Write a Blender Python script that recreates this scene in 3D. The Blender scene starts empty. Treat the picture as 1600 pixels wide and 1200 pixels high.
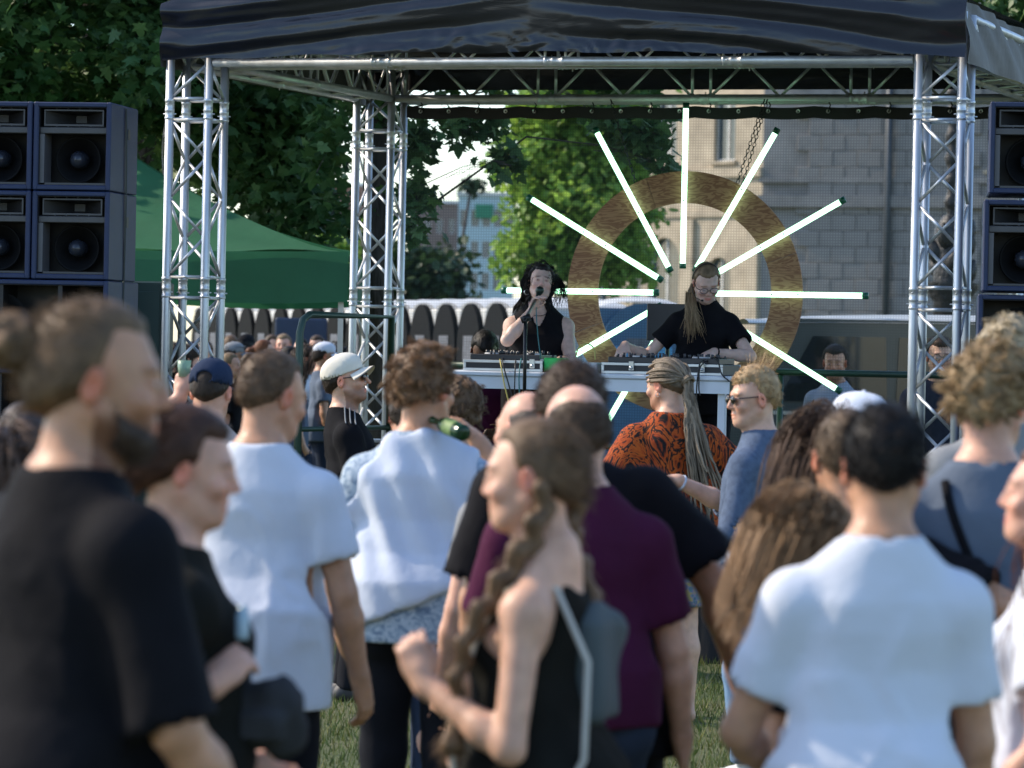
import bpy, math, random
import numpy as np
from mathutils import Vector, Matrix, Quaternion

# ------------------------------------------------------------------ camera, sky, sun, exposure
R = math.radians
scene = bpy.context.scene
COL = scene.collection
CAM_Z, PITCH, ROLL, FPX = 1.73, -0.0099, 0.0199, 6000.0
cam_d = bpy.data.cameras.new('camera')
cam_d.sensor_width = 36.0
cam_d.lens = 135.0
cam_d.clip_start = 0.1
cam_d.clip_end = 3000
cam = bpy.data.objects.new('camera', cam_d)
COL.objects.link(cam)
CAM_R = Matrix.Rotation(math.pi / 2 + PITCH, 3, 'X') @ Matrix.Rotation(ROLL, 3, 'Z')
cam.matrix_world = Matrix.Translation((0, 0, CAM_Z)) @ CAM_R.to_4x4()
cam_d.dof.use_dof = True
cam_d.dof.focus_distance = 20.8
cam_d.dof.aperture_fstop = 5.4
scene.camera = cam

SUN_AZ, SUN_EL = 72.0, 38.0        # degrees to the left of the view axis, and above the horizon
world = bpy.data.worlds.new('World')
scene.world = world
world.use_nodes = True
wn = world.node_tree.nodes
wl = world.node_tree.links
sky = wn.new('ShaderNodeTexSky')
sky.sky_type = 'NISHITA'
sky.sun_disc = False
sky.sun_elevation = R(SUN_EL)
sky.sun_rotation = R(-SUN_AZ)
sky.air_density = 1.0
sky.dust_density = 0.8
sky.ozone_density = 2.6
bgn = wn['Background']
bgn.inputs['Strength'].default_value = 0.13
wl.new(sky.outputs[0], bgn.inputs[0])

sun_d = bpy.data.lights.new('sun', 'SUN')
sun_d.energy = 2.2
sun_d.angle = R(0.6)
sun_d.color = (1.0, 0.86, 0.68)
sun = bpy.data.objects.new('sun', sun_d)
COL.objects.link(sun)
to_sun = Vector((-math.sin(R(SUN_AZ)) * math.cos(R(SUN_EL)), math.cos(R(SUN_AZ)) * math.cos(R(SUN_EL)), math.sin(R(SUN_EL))))
sun.rotation_euler = to_sun.to_track_quat('Z', 'Y').to_euler()
sun.location = (-20, 20, 30)

scene.view_settings.view_transform = 'Standard'
scene.view_settings.look = 'None'
scene.view_settings.exposure = 1.32
scene.view_settings.gamma = 1.0
scene.view_settings.use_curve_mapping = False
cy = scene.cycles
cy.use_denoising = True
cy.max_bounces = 7
cy.diffuse_bounces = 3
cy.glossy_bounces = 3
cy.transmission_bounces = 4
cy.transparent_max_bounces = 10
cy.caustics_reflective = False
cy.caustics_refractive = False
cy.sample_clamp_indirect = 6.0

def at(u, v, Y):
    """the world point at depth Y that the photograph shows at pixel (u, v) of 1600 x 1200"""
    d = CAM_R @ Vector(((u - 800) / FPX, -(v - 600) / FPX, -1.0))
    return Vector((0, 0, CAM_Z)) + d * (Y / d.y)

# ------------------------------------------------------------------ materials
MATS = {}
def new_mat(name):
    m = bpy.data.materials.new(name)
    m.use_nodes = True
    nt = m.node_tree
    return m, nt, nt.nodes['Principled BSDF']

def nd(nt, t, **kw):
    n = nt.nodes.new(t)
    for k, v in kw.items():
        if k.startswith('i_'):
            n.inputs[k[2:].replace('_', ' ')].default_value = v
        else:
            setattr(n, k, v)
    return n

def M(name, color, rough=0.6, metal=0.0, var=0.12, vscale=6.0, bump=0.0, bscale=120.0, spec=0.5,
      stretch=(1, 1, 1), sss=0.0, coat=0.0, sheen=0.0, transl=0.0, tint=False, bdist=0.004, rvar=0.0):
    """a procedural material: base colour with soft noise variation, optional bump and vertex tint"""
    if name in MATS:
        return MATS[name]
    m, nt, b = new_mat(name)
    tc = nd(nt, 'ShaderNodeTexCoord')
    mp = nd(nt, 'ShaderNodeMapping')
    mp.inputs['Scale'].default_value = stretch
    nt.links.new(tc.outputs['Object'], mp.inputs[0])
    nz = nd(nt, 'ShaderNodeTexNoise')
    nz.inputs['Scale'].default_value = vscale
    nz.inputs['Detail'].default_value = 4
    nt.links.new(mp.outputs[0], nz.inputs['Vector'])
    mr = nd(nt, 'ShaderNodeMapRange')
    mr.inputs[1].default_value = 0.3
    mr.inputs[2].default_value = 0.7
    mr.inputs[3].default_value = 1 - var
    mr.inputs[4].default_value = 1 + var
    nt.links.new(nz.outputs['Fac'], mr.inputs[0])
    mx = nd(nt, 'ShaderNodeVectorMath', operation='SCALE')
    mx.inputs[0].default_value = color[:3]
    nt.links.new(mr.outputs[0], mx.inputs['Scale'])
    out = mx.outputs[0]
    if tint:
        at_ = nd(nt, 'ShaderNodeAttribute', attribute_name='tint')
        mm = nd(nt, 'ShaderNodeVectorMath', operation='MULTIPLY')
        nt.links.new(out, mm.inputs[0])
        nt.links.new(at_.outputs['Color'], mm.inputs[1])
        out = mm.outputs[0]
    nt.links.new(out, b.inputs['Base Color'])
    b.inputs['Roughness'].default_value = rough
    if rvar:
        m2 = nd(nt, 'ShaderNodeMapRange')
        m2.inputs[3].default_value = rough - rvar
        m2.inputs[4].default_value = rough + rvar
        nt.links.new(nz.outputs['Fac'], m2.inputs[0])
        nt.links.new(m2.outputs[0], b.inputs['Roughness'])
    b.inputs['Metallic'].default_value = metal
    b.inputs['Specular IOR Level'].default_value = spec
    if sss:
        b.inputs['Subsurface Weight'].default_value = sss
        b.inputs['Subsurface Radius'].default_value = (1.0, 0.32, 0.16)
        b.inputs['Subsurface Scale'].default_value = 0.012
    if coat:
        b.inputs['Coat Weight'].default_value = coat
        b.inputs['Coat Roughness'].default_value = 0.1
    if sheen:
        b.inputs['Sheen Weight'].default_value = sheen
        b.inputs['Sheen Roughness'].default_value = 0.6
    if bump:
        n2 = nd(nt, 'ShaderNodeTexNoise')
        n2.inputs['Scale'].default_value = bscale
        n2.inputs['Detail'].default_value = 3
        nt.links.new(mp.outputs[0], n2.inputs['Vector'])
        bp = nd(nt, 'ShaderNodeBump')
        bp.inputs['Strength'].default_value = bump
        bp.inputs['Distance'].default_value = bdist
        nt.links.new(n2.outputs['Fac'], bp.inputs['Height'])
        nt.links.new(bp.outputs[0], b.inputs['Normal'])
    if transl:
        tr = nd(nt, 'ShaderNodeBsdfTranslucent')
        nt.links.new(out, tr.inputs['Color'])
        ms = nd(nt, 'ShaderNodeMixShader')
        ms.inputs[0].default_value = transl
        nt.links.new(b.outputs[0], ms.inputs[1])
        nt.links.new(tr.outputs[0], ms.inputs[2])
        nt.links.new(ms.outputs[0], nt.nodes['Material Output'].inputs['Surface'])
    MATS[name] = m
    return m

# ------------------------------------------------------------------ mesh helpers
def link(o, parent=None):
    COL.objects.link(o)
    if parent is not None:
        o.parent = parent
    return o

def mesh_np(name, V, F4=None, F3=None, smooth=True, tint=None):
    """a mesh datablock from numpy vertices, quads and triangles"""
    me = bpy.data.meshes.new(name)
    V = np.asarray(V, np.float32)
    me.vertices.add(len(V))
    me.vertices.foreach_set('co', V.ravel())
    nq = 0 if F4 is None else len(F4)
    nt = 0 if F3 is None else len(F3)
    lo = []
    if nq: lo.append(np.asarray(F4, np.int32).ravel())
    if nt: lo.append(np.asarray(F3, np.int32).ravel())
    if lo:
        L = np.concatenate(lo)
        me.loops.add(len(L))
        me.loops.foreach_set('vertex_index', L)
        me.polygons.add(nq + nt)
        st = np.concatenate([np.arange(nq) * 4, nq * 4 + np.arange(nt) * 3]).astype(np.int32)
        me.polygons.foreach_set('loop_start', st)
        me.polygons.foreach_set('use_smooth', np.full(nq + nt, smooth, bool))
    me.update(calc_edges=True)
    me.validate()
    if tint is not None:
        ca = me.color_attributes.new('tint', 'FLOAT_COLOR', 'POINT')
        t = np.ones((len(V), 4), np.float32)
        t[:, :3] = tint
        ca.data.foreach_set('color', t.ravel())
    return me

def obj(name, me, mat=None, parent=None, loc=None, rot=None, mats=None):
    o = bpy.data.objects.new(name, me)
    link(o, parent)
    if mats:
        for x in mats: me.materials.append(x)
    elif mat is not None and len(me.materials) == 0:
        me.materials.append(mat)
    if loc is not None: o.location = loc
    if rot is not None: o.rotation_euler = rot
    return o

def empty(name, loc=(0, 0, 0), rz=0.0):
    o = bpy.data.objects.new(name, None)
    o.empty_display_size = 0.1
    COL.objects.link(o)
    o.location = loc
    o.rotation_euler = (0, 0, rz)
    return o

def tag(o, label, cat, group=None):
    o['label'] = label
    o['category'] = cat
    if group: o['group'] = group
    return o

def struct(o, kind='structure'):
    o['kind'] = kind
    return o

class MB:
    """collects boxes, tubes, lathes and sheets into one mesh"""
    def __init__(s):
        s.v, s.f, s.m, s.sm = [], [], [], []
        s.mi, s.smooth = 0, False
    def _add(s, vs, fs):
        b = len(s.v)
        s.v.extend([tuple(x) for x in vs])
        for f in fs:
            s.f.append(tuple(i + b for i in f))
            s.m.append(s.mi)
            s.sm.append(s.smooth)
        return s
    def box(s, lo, hi, bev=0.0, mtx=None):
        x0, y0, z0 = lo; x1, y1, z1 = hi
        if bev <= 0:
            vs = [(x, y, z) for z in (z0, z1) for y in (y0, y1) for x in (x0, x1)]
            fs = [(0, 2, 3, 1), (4, 5, 7, 6), (0, 1, 5, 4), (2, 6, 7, 3), (0, 4, 6, 2), (1, 3, 7, 5)]
        else:
            e = min(bev, (x1 - x0) * .45, (y1 - y0) * .45, (z1 - z0) * .45)
            vs, idx = [], {}
            for ix in (0, 1):
                for iy in (0, 1):
                    for iz in (0, 1):
                        X, Y, Z = (x0, x1)[ix], (y0, y1)[iy], (z0, z1)[iz]
                        sx, sy, sz = (1, -1)[ix], (1, -1)[iy], (1, -1)[iz]
                        for ax in range(3):
                            p = [X + sx * e, Y + sy * e, Z + sz * e]
                            p[ax] = (X, Y, Z)[ax]
                            idx[(ix, iy, iz, ax)] = len(vs)
                            vs.append(tuple(p))
            fs = []
            for ax in range(3):
                a, b = [(1, 2), (0, 2), (0, 1)][ax]
                for sd in (0, 1):
                    q = []
                    for (p, r) in ((0, 0), (1, 0), (1, 1), (0, 1)):
                        k = [0, 0, 0]; k[ax] = sd; k[a] = p; k[b] = r
                        q.append(idx[(k[0], k[1], k[2], ax)])
                    fs.append(q)
            for ax in range(3):
                a, b = [(1, 2), (0, 2), (0, 1)][ax]
                for p in (0, 1):
                    for r in (0, 1):
                        k0 = [0, 0, 0]; k1 = [0, 0, 0]
                        k0[ax] = 0; k1[ax] = 1
                        k0[a] = k1[a] = p; k0[b] = k1[b] = r
                        fs.append([idx[(*k0, a)], idx[(*k1, a)], idx[(*k1, b)], idx[(*k0, b)]])
            for ix in (0, 1):
                for iy in (0, 1):
                    for iz in (0, 1):
                        fs.append([idx[(ix, iy, iz, 0)], idx[(ix, iy, iz, 1)], idx[(ix, iy, iz, 2)]])
        if mtx is not None:
            vs = [tuple(mtx @ Vector(p)) for p in vs]
        return s._add(vs, fs)
    def tube(s, pts, r, n=8, cap=True, r2=None):
        pts = [Vector(p) for p in pts]
        k = len(pts)
        rs = r if isinstance(r, (list, tuple)) else [r + ((r2 if r2 is not None else r) - r) * i / max(k - 1, 1) for i in range(k)]
        vs, fs = [], []
        up = None
        for i, p in enumerate(pts):
            d = (pts[min(i + 1, k - 1)] - pts[max(i - 1, 0)]).normalized()
            if up is None:
                up = Vector((0, 0, 1)) if abs(d.z) < .9 else Vector((1, 0, 0))
            a = up - d * up.dot(d)
            a = a.normalized() if a.length > 1e-6 else d.orthogonal().normalized()
            up = a
            b = d.cross(a)
            for j in range(n):
                t = 2 * math.pi * j / n
                vs.append(p + (a * math.cos(t) + b * math.sin(t)) * rs[i])
        for i in range(k - 1):
            for j in range(n):
                fs.append((i * n + j, i * n + (j + 1) % n, (i + 1) * n + (j + 1) % n, (i + 1) * n + j))
        if cap:
            fs.append(tuple(range(n - 1, -1, -1)))
            fs.append(tuple((k - 1) * n + j for j in range(n)))
        sm = s.smooth
        s.smooth = True
        s._add(vs, fs)
        s.smooth = sm
        return s
    def lathe(s, prof, n=16, mtx=None):
        """profile of (radius, height) turned about the z axis"""
        vs, fs = [], []
        for (r, z) in prof:
            for j in range(n):
                t = 2 * math.pi * j / n
                vs.append((r * math.cos(t), r * math.sin(t), z))
        for i in range(len(prof) - 1):
            for j in range(n):
                fs.append((i * n + j, i * n + (j + 1) % n, (i + 1) * n + (j + 1) % n, (i + 1) * n + j))
        if mtx is not None:
            vs = [tuple(mtx @ Vector(p)) for p in vs]
        sm = s.smooth
        s.smooth = True
        s._add(vs, fs)
        s.smooth = sm
        return s
    def quad(s, *p):
        return s._add(p, [tuple(range(len(p)))])
    def grid(s, fn, nu, nv):
        vs = [fn(i / nu, j / nv) for j in range(nv + 1) for i in range(nu + 1)]
        w = nu + 1
        fs = [(j * w + i, j * w + i + 1, (j + 1) * w + i + 1, (j + 1) * w + i) for j in range(nv) for i in range(nu)]
        sm = s.smooth
        s.smooth = True
        s._add(vs, fs)
        s.smooth = sm
        return s
    def prism(s, poly, y0, y1, mtx=None):
        """polygon in x,z extruded along y"""
        n = len(poly)
        vs = [(x, y0, z) for x, z in poly] + [(x, y1, z) for x, z in poly]
        fs = [tuple(range(n)), tuple(range(2 * n - 1, n - 1, -1))]
        fs += [(i, n + i, n + (i + 1) % n, (i + 1) % n) for i in range(n)]
        if mtx is not None:
            vs = [tuple(mtx @ Vector(p)) for p in vs]
        return s._add(vs, fs)
    def mesh(s, name):
        me = bpy.data.meshes.new(name)
        me.from_pydata(s.v, [], s.f)
        me.polygons.foreach_set('use_smooth', s.sm)
        me.polygons.foreach_set('material_index', s.m)
        me.update()
        return me
    def build(s, name, mat=None, parent=None, loc=None, rot=None, mats=None):
        return obj(name, s.mesh(name), mat, parent, loc, rot, mats)
# ------------------------------------------------------------------ the ground
rng = np.random.default_rng(7)
def grass_mat():
    m, nt, b = new_mat('grass_ground')
    tc = nd(nt, 'ShaderNodeTexCoord')
    n1 = nd(nt, 'ShaderNodeTexNoise'); n1.inputs['Scale'].default_value = 0.9; n1.inputs['Detail'].default_value = 8
    n2 = nd(nt, 'ShaderNodeTexNoise'); n2.inputs['Scale'].default_value = 40; n2.inputs['Detail'].default_value = 4
    nt.links.new(tc.outputs['Object'], n1.inputs['Vector']); nt.links.new(tc.outputs['Object'], n2.inputs['Vector'])
    r1 = nd(nt, 'ShaderNodeValToRGB')
    r1.color_ramp.elements[0].position = .35; r1.color_ramp.elements[0].color = (.060, .085, .028, 1)
    r1.color_ramp.elements[1].position = .68; r1.color_ramp.elements[1].color = (.13, .125, .06, 1)
    nt.links.new(n1.outputs['Fac'], r1.inputs[0])
    mx = nd(nt, 'ShaderNodeMix', data_type='RGBA', blend_type='MULTIPLY'); mx.inputs[0].default_value = .7
    r2 = nd(nt, 'ShaderNodeValToRGB'); r2.color_ramp.elements[0].color = (.45, .45, .4, 1); r2.color_ramp.elements[1].color = (1.3, 1.3, 1.2, 1)
    nt.links.new(n2.outputs['Fac'], r2.inputs[0])
    nt.links.new(r1.outputs[0], mx.inputs[6]); nt.links.new(r2.outputs[0], mx.inputs[7])
    nt.links.new(mx.outputs[2], b.inputs['Base Color'])
    b.inputs['Roughness'].default_value = .95
    bp = nd(nt, 'ShaderNodeBump'); bp.inputs['Strength'].default_value = .8; bp.inputs['Distance'].default_value = .03
    nt.links.new(n2.outputs['Fac'], bp.inputs['Height']); nt.links.new(bp.outputs[0], b.inputs['Normal'])
    return m
GRASS = grass_mat()
g = MB()
g.quad((-1500, -60, 0), (1500, -60, 0), (1500, 2400, 0), (-1500, 2400, 0))
struct(g.build('ground', GRASS))

def grass_blades(n, x0, x1, y0, y1, h, seed):
    r = np.random.default_rng(seed)
    x = r.uniform(x0, x1, n); y = r.uniform(y0, y1, n)
    hh = h * r.uniform(.5, 1.3, n); a = r.uniform(0, 6.28, n); w = r.uniform(.002, .0045, n)
    lx, ly = r.normal(0, .35, n) * hh, r.normal(0, .35, n) * hh
    V = np.zeros((n, 3, 3), np.float32)
    V[:, 0] = np.stack([x - np.cos(a) * w, y - np.sin(a) * w, np.zeros(n)], 1)
    V[:, 1] = np.stack([x + np.cos(a) * w, y + np.sin(a) * w, np.zeros(n)], 1)
    V[:, 2] = np.stack([x + lx, y + ly, hh], 1)
    t = np.repeat(r.uniform(.6, 1.5, (n, 1)) * np.where(r.random((n, 1)) < .3, [[1.7, 1.25, 1.1]], [[.9, 1.0, .8]]), 3, 0)
    me = mesh_np('grass', V.reshape(-1, 3), F3=np.arange(n * 3).reshape(-1, 3), smooth=False, tint=t)
    return me
GB = M('grass_blade', (.075, .105, .030), rough=.7, var=.1, tint=True, transl=.3)
gr = struct(obj('grass', grass_blades(90000, -3.2, 3.6, 10.5, 22.4, .05, 3), GB), 'stuff')
tag(gr, 'short trampled green and straw coloured lawn grass', 'grass')

# ------------------------------------------------------------------ trees
LEAF = np.array([[0, 0], [.10, .10], [.42, .05], [.30, .28], [.50, .52], [.24, .50], [.20, .66], [0, 1.0],
                 [-.20, .66], [-.24, .50], [-.50, .52], [-.30, .28], [-.42, .05], [-.10, .10]], np.float32)
LEAF_SMALL = np.array([[0, 0], [.32, .35], [.22, .75], [0, 1.0], [-.22, .75], [-.32, .35]], np.float32)

def leaf_mesh(name, P, size, seed, shape=LEAF, up=.55, tints=((.75, .9, .8), (1.25, 1.15, .8))):
    r = np.random.default_rng(seed)
    n = len(P); k = len(shape)
    nrm = r.normal(0, 1, (n, 3)); nrm[:, 2] = np.abs(nrm[:, 2]) * .8 + up
    nrm /= np.linalg.norm(nrm, axis=1, keepdims=True)
    t = r.normal(0, 1, (n, 3)); t[:, 2] -= .9
    t -= nrm * (t * nrm).sum(1, keepdims=True); t /= np.linalg.norm(t, axis=1, keepdims=True)
    b = np.cross(nrm, t)
    s = size * r.uniform(.55, 1.25, n)
    V = np.zeros((n, k + 1, 3), np.float32)
    V[:, 0] = P + t * (s * .38)[:, None] - nrm * (s * .05)[:, None]
    curl = r.uniform(-.05, .22, n)
    for i, (x, y) in enumerate(shape):
        V[:, i + 1] = P + b * (s * x)[:, None] + t * (s * y)[:, None] - nrm * (s * curl * (abs(x) * 1.3 + (y - .4) ** 2))[:, None]
    base = (np.arange(n) * (k + 1))[:, None]
    tri = np.array([[0, i + 1, (i + 1) % k + 1] for i in range(k)])
    F = (base[:, :, None] + tri[None]).reshape(-1, 3)
    u = r.random((n, 1))
    tn = np.array(tints[0]) * (1 - u) + np.array(tints[1]) * u
    tn = tn * r.uniform(.75, 1.2, (n, 1))
    return mesh_np(name, V.reshape(-1, 3), F3=F, smooth=False, tint=np.repeat(tn, k + 1, 0))

def clump_points(c, rad, n, seed, twigs=None, spread=.10):
    """leaf positions gathered round twigs that are scattered through an ellipsoid"""
    r = np.random.default_rng(seed)
    tw = twigs or max(6, n // 9)
    d = r.normal(0, 1, (tw, 3)); d /= np.linalg.norm(d, axis=1, keepdims=True)
    d *= (r.random((tw, 1)) ** .42)
    lump = 1 + .22 * np.sin(d[:, :1] * 7 + seed) * np.cos(d[:, 2:] * 6 + seed * 2)
    d *= lump
    i = r.integers(0, tw, n)
    p = d[i] * np.array(rad) + r.normal(0, spread, (n, 3)) * np.array([1, 1, .8])
    return p + np.array(c)

BARK = M('bark', (.055, .045, .038), rough=.95, var=.35, vscale=7, bump=1.0, bscale=9, stretch=(3, 3, .6), bdist=.05)
def leaf_mat(name, col, transl=.35):
    return M(name, col, rough=.5, var=.12, vscale=2, tint=True, transl=transl, spec=.4)
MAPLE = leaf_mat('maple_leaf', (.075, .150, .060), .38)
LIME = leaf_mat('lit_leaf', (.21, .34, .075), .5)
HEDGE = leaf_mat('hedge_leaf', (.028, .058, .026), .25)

def trunk_mesh(mb, pts, r0, r1, n=10, seed=0):
    rr = random.Random(seed)
    k = len(pts)
    rs = [r0 + (r1 - r0) * i / (k - 1) for i in range(k)]
    rs = [a * rr.uniform(.93, 1.07) for a in rs]
    mb.tube(pts, rs, n)

def tree(label, base, trunk_pts, r0, r1, clumps, size, mat, group, seed, limbs=True, shape=LEAF, spread=.13, name='maple_tree', up=.55, limb=1.0, dens=1.0):
    root = empty(name, base)
    tag(root, label, 'tree', group)
    B = Vector(base)
    mb = MB()
    tp = [Vector(p) - B for p in trunk_pts]
    trunk_mesh(mb, tp, r0, r1, 12, seed)
    rr = random.Random(seed)
    P = []
    for i, (c, rad, n) in enumerate(clumps):
        cl = Vector(c) - B
        P.append(clump_points(cl, rad, int(n * dens), seed * 37 + i, spread=spread))
        if limbs:
            # a bending limb from the nearest trunk point to the clump, with a few twigs
            s = min(tp[len(tp) // 3:], key=lambda q: (q - cl).length + .6 * max(0, q.z - cl.z))
            mid = (s + cl) / 2 + Vector((rr.uniform(-.2, .2), rr.uniform(-.2, .2), .25 * (cl - s).length * rr.uniform(.3, 1)))
            th = max(.012, min(.11, (cl - s).length * .022)) * limb
            mb.tube([s, s.lerp(mid, .5), mid, mid.lerp(cl, .55) + Vector((0, 0, .05)), cl], [th * 1.5, th * 1.2, th, th * .7, th * .3], 7)
            for q in range(5):
                e = cl + Vector((rr.uniform(-1, 1) * rad[0], rr.uniform(-1, 1) * rad[1], rr.uniform(-1, .8) * rad[2])) * .8
                st = mid.lerp(cl, rr.uniform(.3, .9))
                mb.tube([st, st.lerp(e, .5) + Vector((0, 0, .06)), e], [th * .4, th * .28, .005], 5)
    mb.build('trunk', BARK, root)
    obj('crown', leaf_mesh('crown', np.concatenate(P), size, seed, shape, up), mat, root)
    return root

def px_clump(u, v, Z, ru, rv, rz, n):
    c = at(u, v, Z)
    s = Z / FPX
    return ((c.x, c.y, c.z), (ru * s, rz, rv * s), n)

# the big maple behind the left loudspeakers
b1 = at(78, 300, 30.5); b1.z = 0
cl = [px_clump(20, 30, 29, 90, 80, .7, 500), px_clump(10, 130, 29.3, 70, 60, .6, 420), px_clump(150, 120, 30.0, 100, 60, .6, 560), px_clump(215, 40, 29.2, 90, 70, .7, 560),
      px_clump(200, 150, 30.6, 80, 70, .6, 420), px_clump(120, -60, 29, 200, 80, .9, 800), px_clump(-120, 60, 29, 110, 150, 1.0, 700),
      px_clump(235, 100, 28.6, 42, 45, .4, 240), px_clump(60, 60, 32.2, 200, 160, .5, 900), px_clump(0, -330, 30, 380, 220, 1.9, 2600)]
tree('large maple with a thick dark trunk rising behind the left loudspeaker stack', b1,
     [b1, at(80, 400, 30.5), at(76, 150, 30.5), at(70, 60, 30.5), at(60, -80, 30.4), at(40, -330, 30.3)], .26, .12, cl, .128, MAPLE, 'maples round the stage', 11, dens=1.5)
# the second maple between loudspeakers and truss: lower boughs over the green tent
b2 = at(238, 300, 32); b2.z = 0
cl = [px_clump(300, 150, 31, 70, 70, .6, 420), px_clump(390, 190, 30.6, 70, 60, .6, 480), px_clump(455, 170, 30.2, 65, 50, .5, 420), px_clump(430, 260, 30.2, 66, 50, .5, 460),
      px_clump(372, 255, 31, 70, 60, .5, 460), px_clump(480, 328, 30, 34, 44, .3, 210), px_clump(300, 230, 31.6, 60, 50, .5, 300), px_clump(330, 60, 31, 140, 70, .8, 700),
      px_clump(400, 200, 33, 150, 120, .4, 760), px_clump(250, -250, 31.5, 330, 230, 1.7, 2400), px_clump(520, 120, 30.5, 40, 40, .4, 200), px_clump(445, 350, 30.6, 45, 35, .4, 220)]
tree('maple with low dense boughs hanging above the green tent', b2,
     [b2, at(238, 330, 32), at(242, 200, 32), at(262, 80, 31.8), at(290, -60, 31.6), at(270, -260, 31.4)], .2, .09, cl, .122, MAPLE, 'maples round the stage', 12, dens=1.5)
# the maple whose trunk stands behind the rear left truss column
b3 = at(592, 400, 28.6); b3.z = 0
cl = [px_clump(655, 220, 28.2, 24, 40, .3, 170), px_clump(650, 300, 28.2, 20, 44, .3, 160), px_clump(645, 365, 28.2, 8, 16, .2, 40), px_clump(735, 200, 28.0, 44, 20, .3, 150),
      px_clump(785, 252, 28.0, 18, 22, .25, 70), px_clump(1000, 212, 27.8, 42, 24, .3, 170), px_clump(1040, 258, 27.8, 14, 14, .2, 50), px_clump(955, 190, 27.8, 36, 22, .3, 100),
      px_clump(520, 230, 28.4, 32, 56, .4, 170), px_clump(533, 325, 28.4, 18, 34, .3, 60), px_clump(700, 110, 28.2, 140, 30, .6, 420), px_clump(560, 150, 28.4, 60, 50, .5, 240), px_clump(950, 115, 28.2, 140, 26, .6, 360),
      px_clump(560, -160, 28.6, 420, 190, 2.0, 2600), px_clump(980, -120, 28.6, 260, 150, 1.6, 1300)]
tree('maple with straight dark trunk behind the rear left truss column', b3,
     [b3, at(592, 600, 28.6), at(590, 380, 28.6), at(590, 180, 28.6), at(600, 40, 28.6), at(620, -200, 28.6)], .13, .08, cl, .120, MAPLE, 'maples round the stage', 13, spread=.06, limb=.14)
# right, over the canopy
b4 = at(1760, 300, 33); b4.z = 0
cl = [px_clump(1560, 25, 32, 60, 36, .5, 300), px_clump(1610, 60, 32, 40, 45, .5, 240), px_clump(1660, -20, 32, 110, 100, .9, 700), px_clump(1760, -150, 33, 250, 180, 1.6, 1500)]
tree('maple boughs showing over the right end of the stage canopy', b4,
     [b4, at(1760, 300, 33), at(1750, 100, 33), at(1740, -100, 33)], .2, .1, cl, .15, MAPLE, 'maples round the stage', 14)
# sunlit tree far behind the scrim
b5 = at(900, 545, 62); b5.z = 0
cl = [px_clump(845, 250, 61, 70, 80, .9, 1500), px_clump(930, 235, 61, 80, 75, .9, 1700), px_clump(900, 330, 60.5, 95, 70, .9, 1900), px_clump(850, 395, 60.5, 72, 52, .8, 1300),
      px_clump(960, 400, 60.5, 60, 48, .8, 1100), px_clump(985, 310, 61, 40, 70, .8, 900), px_clump(900, 150, 61, 120, 70, 1.0, 1700), px_clump(900, 300, 63, 110, 130, .6, 1800)]
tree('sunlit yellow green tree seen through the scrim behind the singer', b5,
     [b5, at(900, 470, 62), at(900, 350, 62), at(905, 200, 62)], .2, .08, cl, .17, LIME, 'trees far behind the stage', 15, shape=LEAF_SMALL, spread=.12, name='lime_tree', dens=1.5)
b6 = at(665, 545, 85); b6.z = 0
cl = [px_clump(640, 430, 85, 60, 40, 1.2, 1300), px_clump(690, 430, 85, 40, 45, 1.0, 1000), px_clump(600, 425, 85, 60, 40, 1.0, 800)]
tree('dark green bushy tree low behind the row of portable toilets', b6,
     [b6, at(665, 480, 85), at(660, 430, 85)], .2, .1, cl, .26, HEDGE, 'trees far behind the stage', 16, shape=LEAF_SMALL, spread=.2, name='bushy_tree')
b7 = at(505, 545, 75); b7.z = 0
cl = [px_clump(520, 400, 75, 40, 40, .9, 900), px_clump(470, 410, 75, 50, 40, .9, 900)]
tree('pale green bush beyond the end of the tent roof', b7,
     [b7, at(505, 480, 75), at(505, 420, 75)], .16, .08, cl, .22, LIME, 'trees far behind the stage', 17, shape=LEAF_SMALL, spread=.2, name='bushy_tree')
b8 = at(712, 400, 140); b8.z = 0
cl = [px_clump(738, 288, 140, 12, 9, .5, 220), px_clump(715, 470, 140, 40, 14, 1, 400)]
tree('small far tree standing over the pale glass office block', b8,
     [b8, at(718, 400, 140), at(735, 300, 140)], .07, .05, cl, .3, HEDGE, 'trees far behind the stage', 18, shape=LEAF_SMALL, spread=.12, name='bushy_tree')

# ------------------------------------------------------------------ buildings
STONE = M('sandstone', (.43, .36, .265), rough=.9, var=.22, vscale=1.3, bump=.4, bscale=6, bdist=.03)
STONE_SHADE = M('sandstone_shaded', (.225, .215, .205), rough=.9, var=.22, vscale=.9, bump=.4, bscale=6, bdist=.03)  # same sandstone, with the right facade's shade put into a darker grey colour
PANE = M('window_pane', (.05, .075, .09), rough=.08, var=.2, spec=.8)
FRAME_W = M('window_frame_paint', (.62, .62, .60), rough=.5)
BRICK_R = M('red_brick_far', (.30, .16, .12), rough=.9, var=.2, vscale=3)
GLASS_B = M('pale_blue_facade', (.42, .55, .60), rough=.35, var=.1)
WHITE_R = M('white_render', (.66, .66, .64), rough=.8, var=.05)
BROWN_R = M('brown_render', (.25, .19, .16), rough=.85, var=.12)

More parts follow.
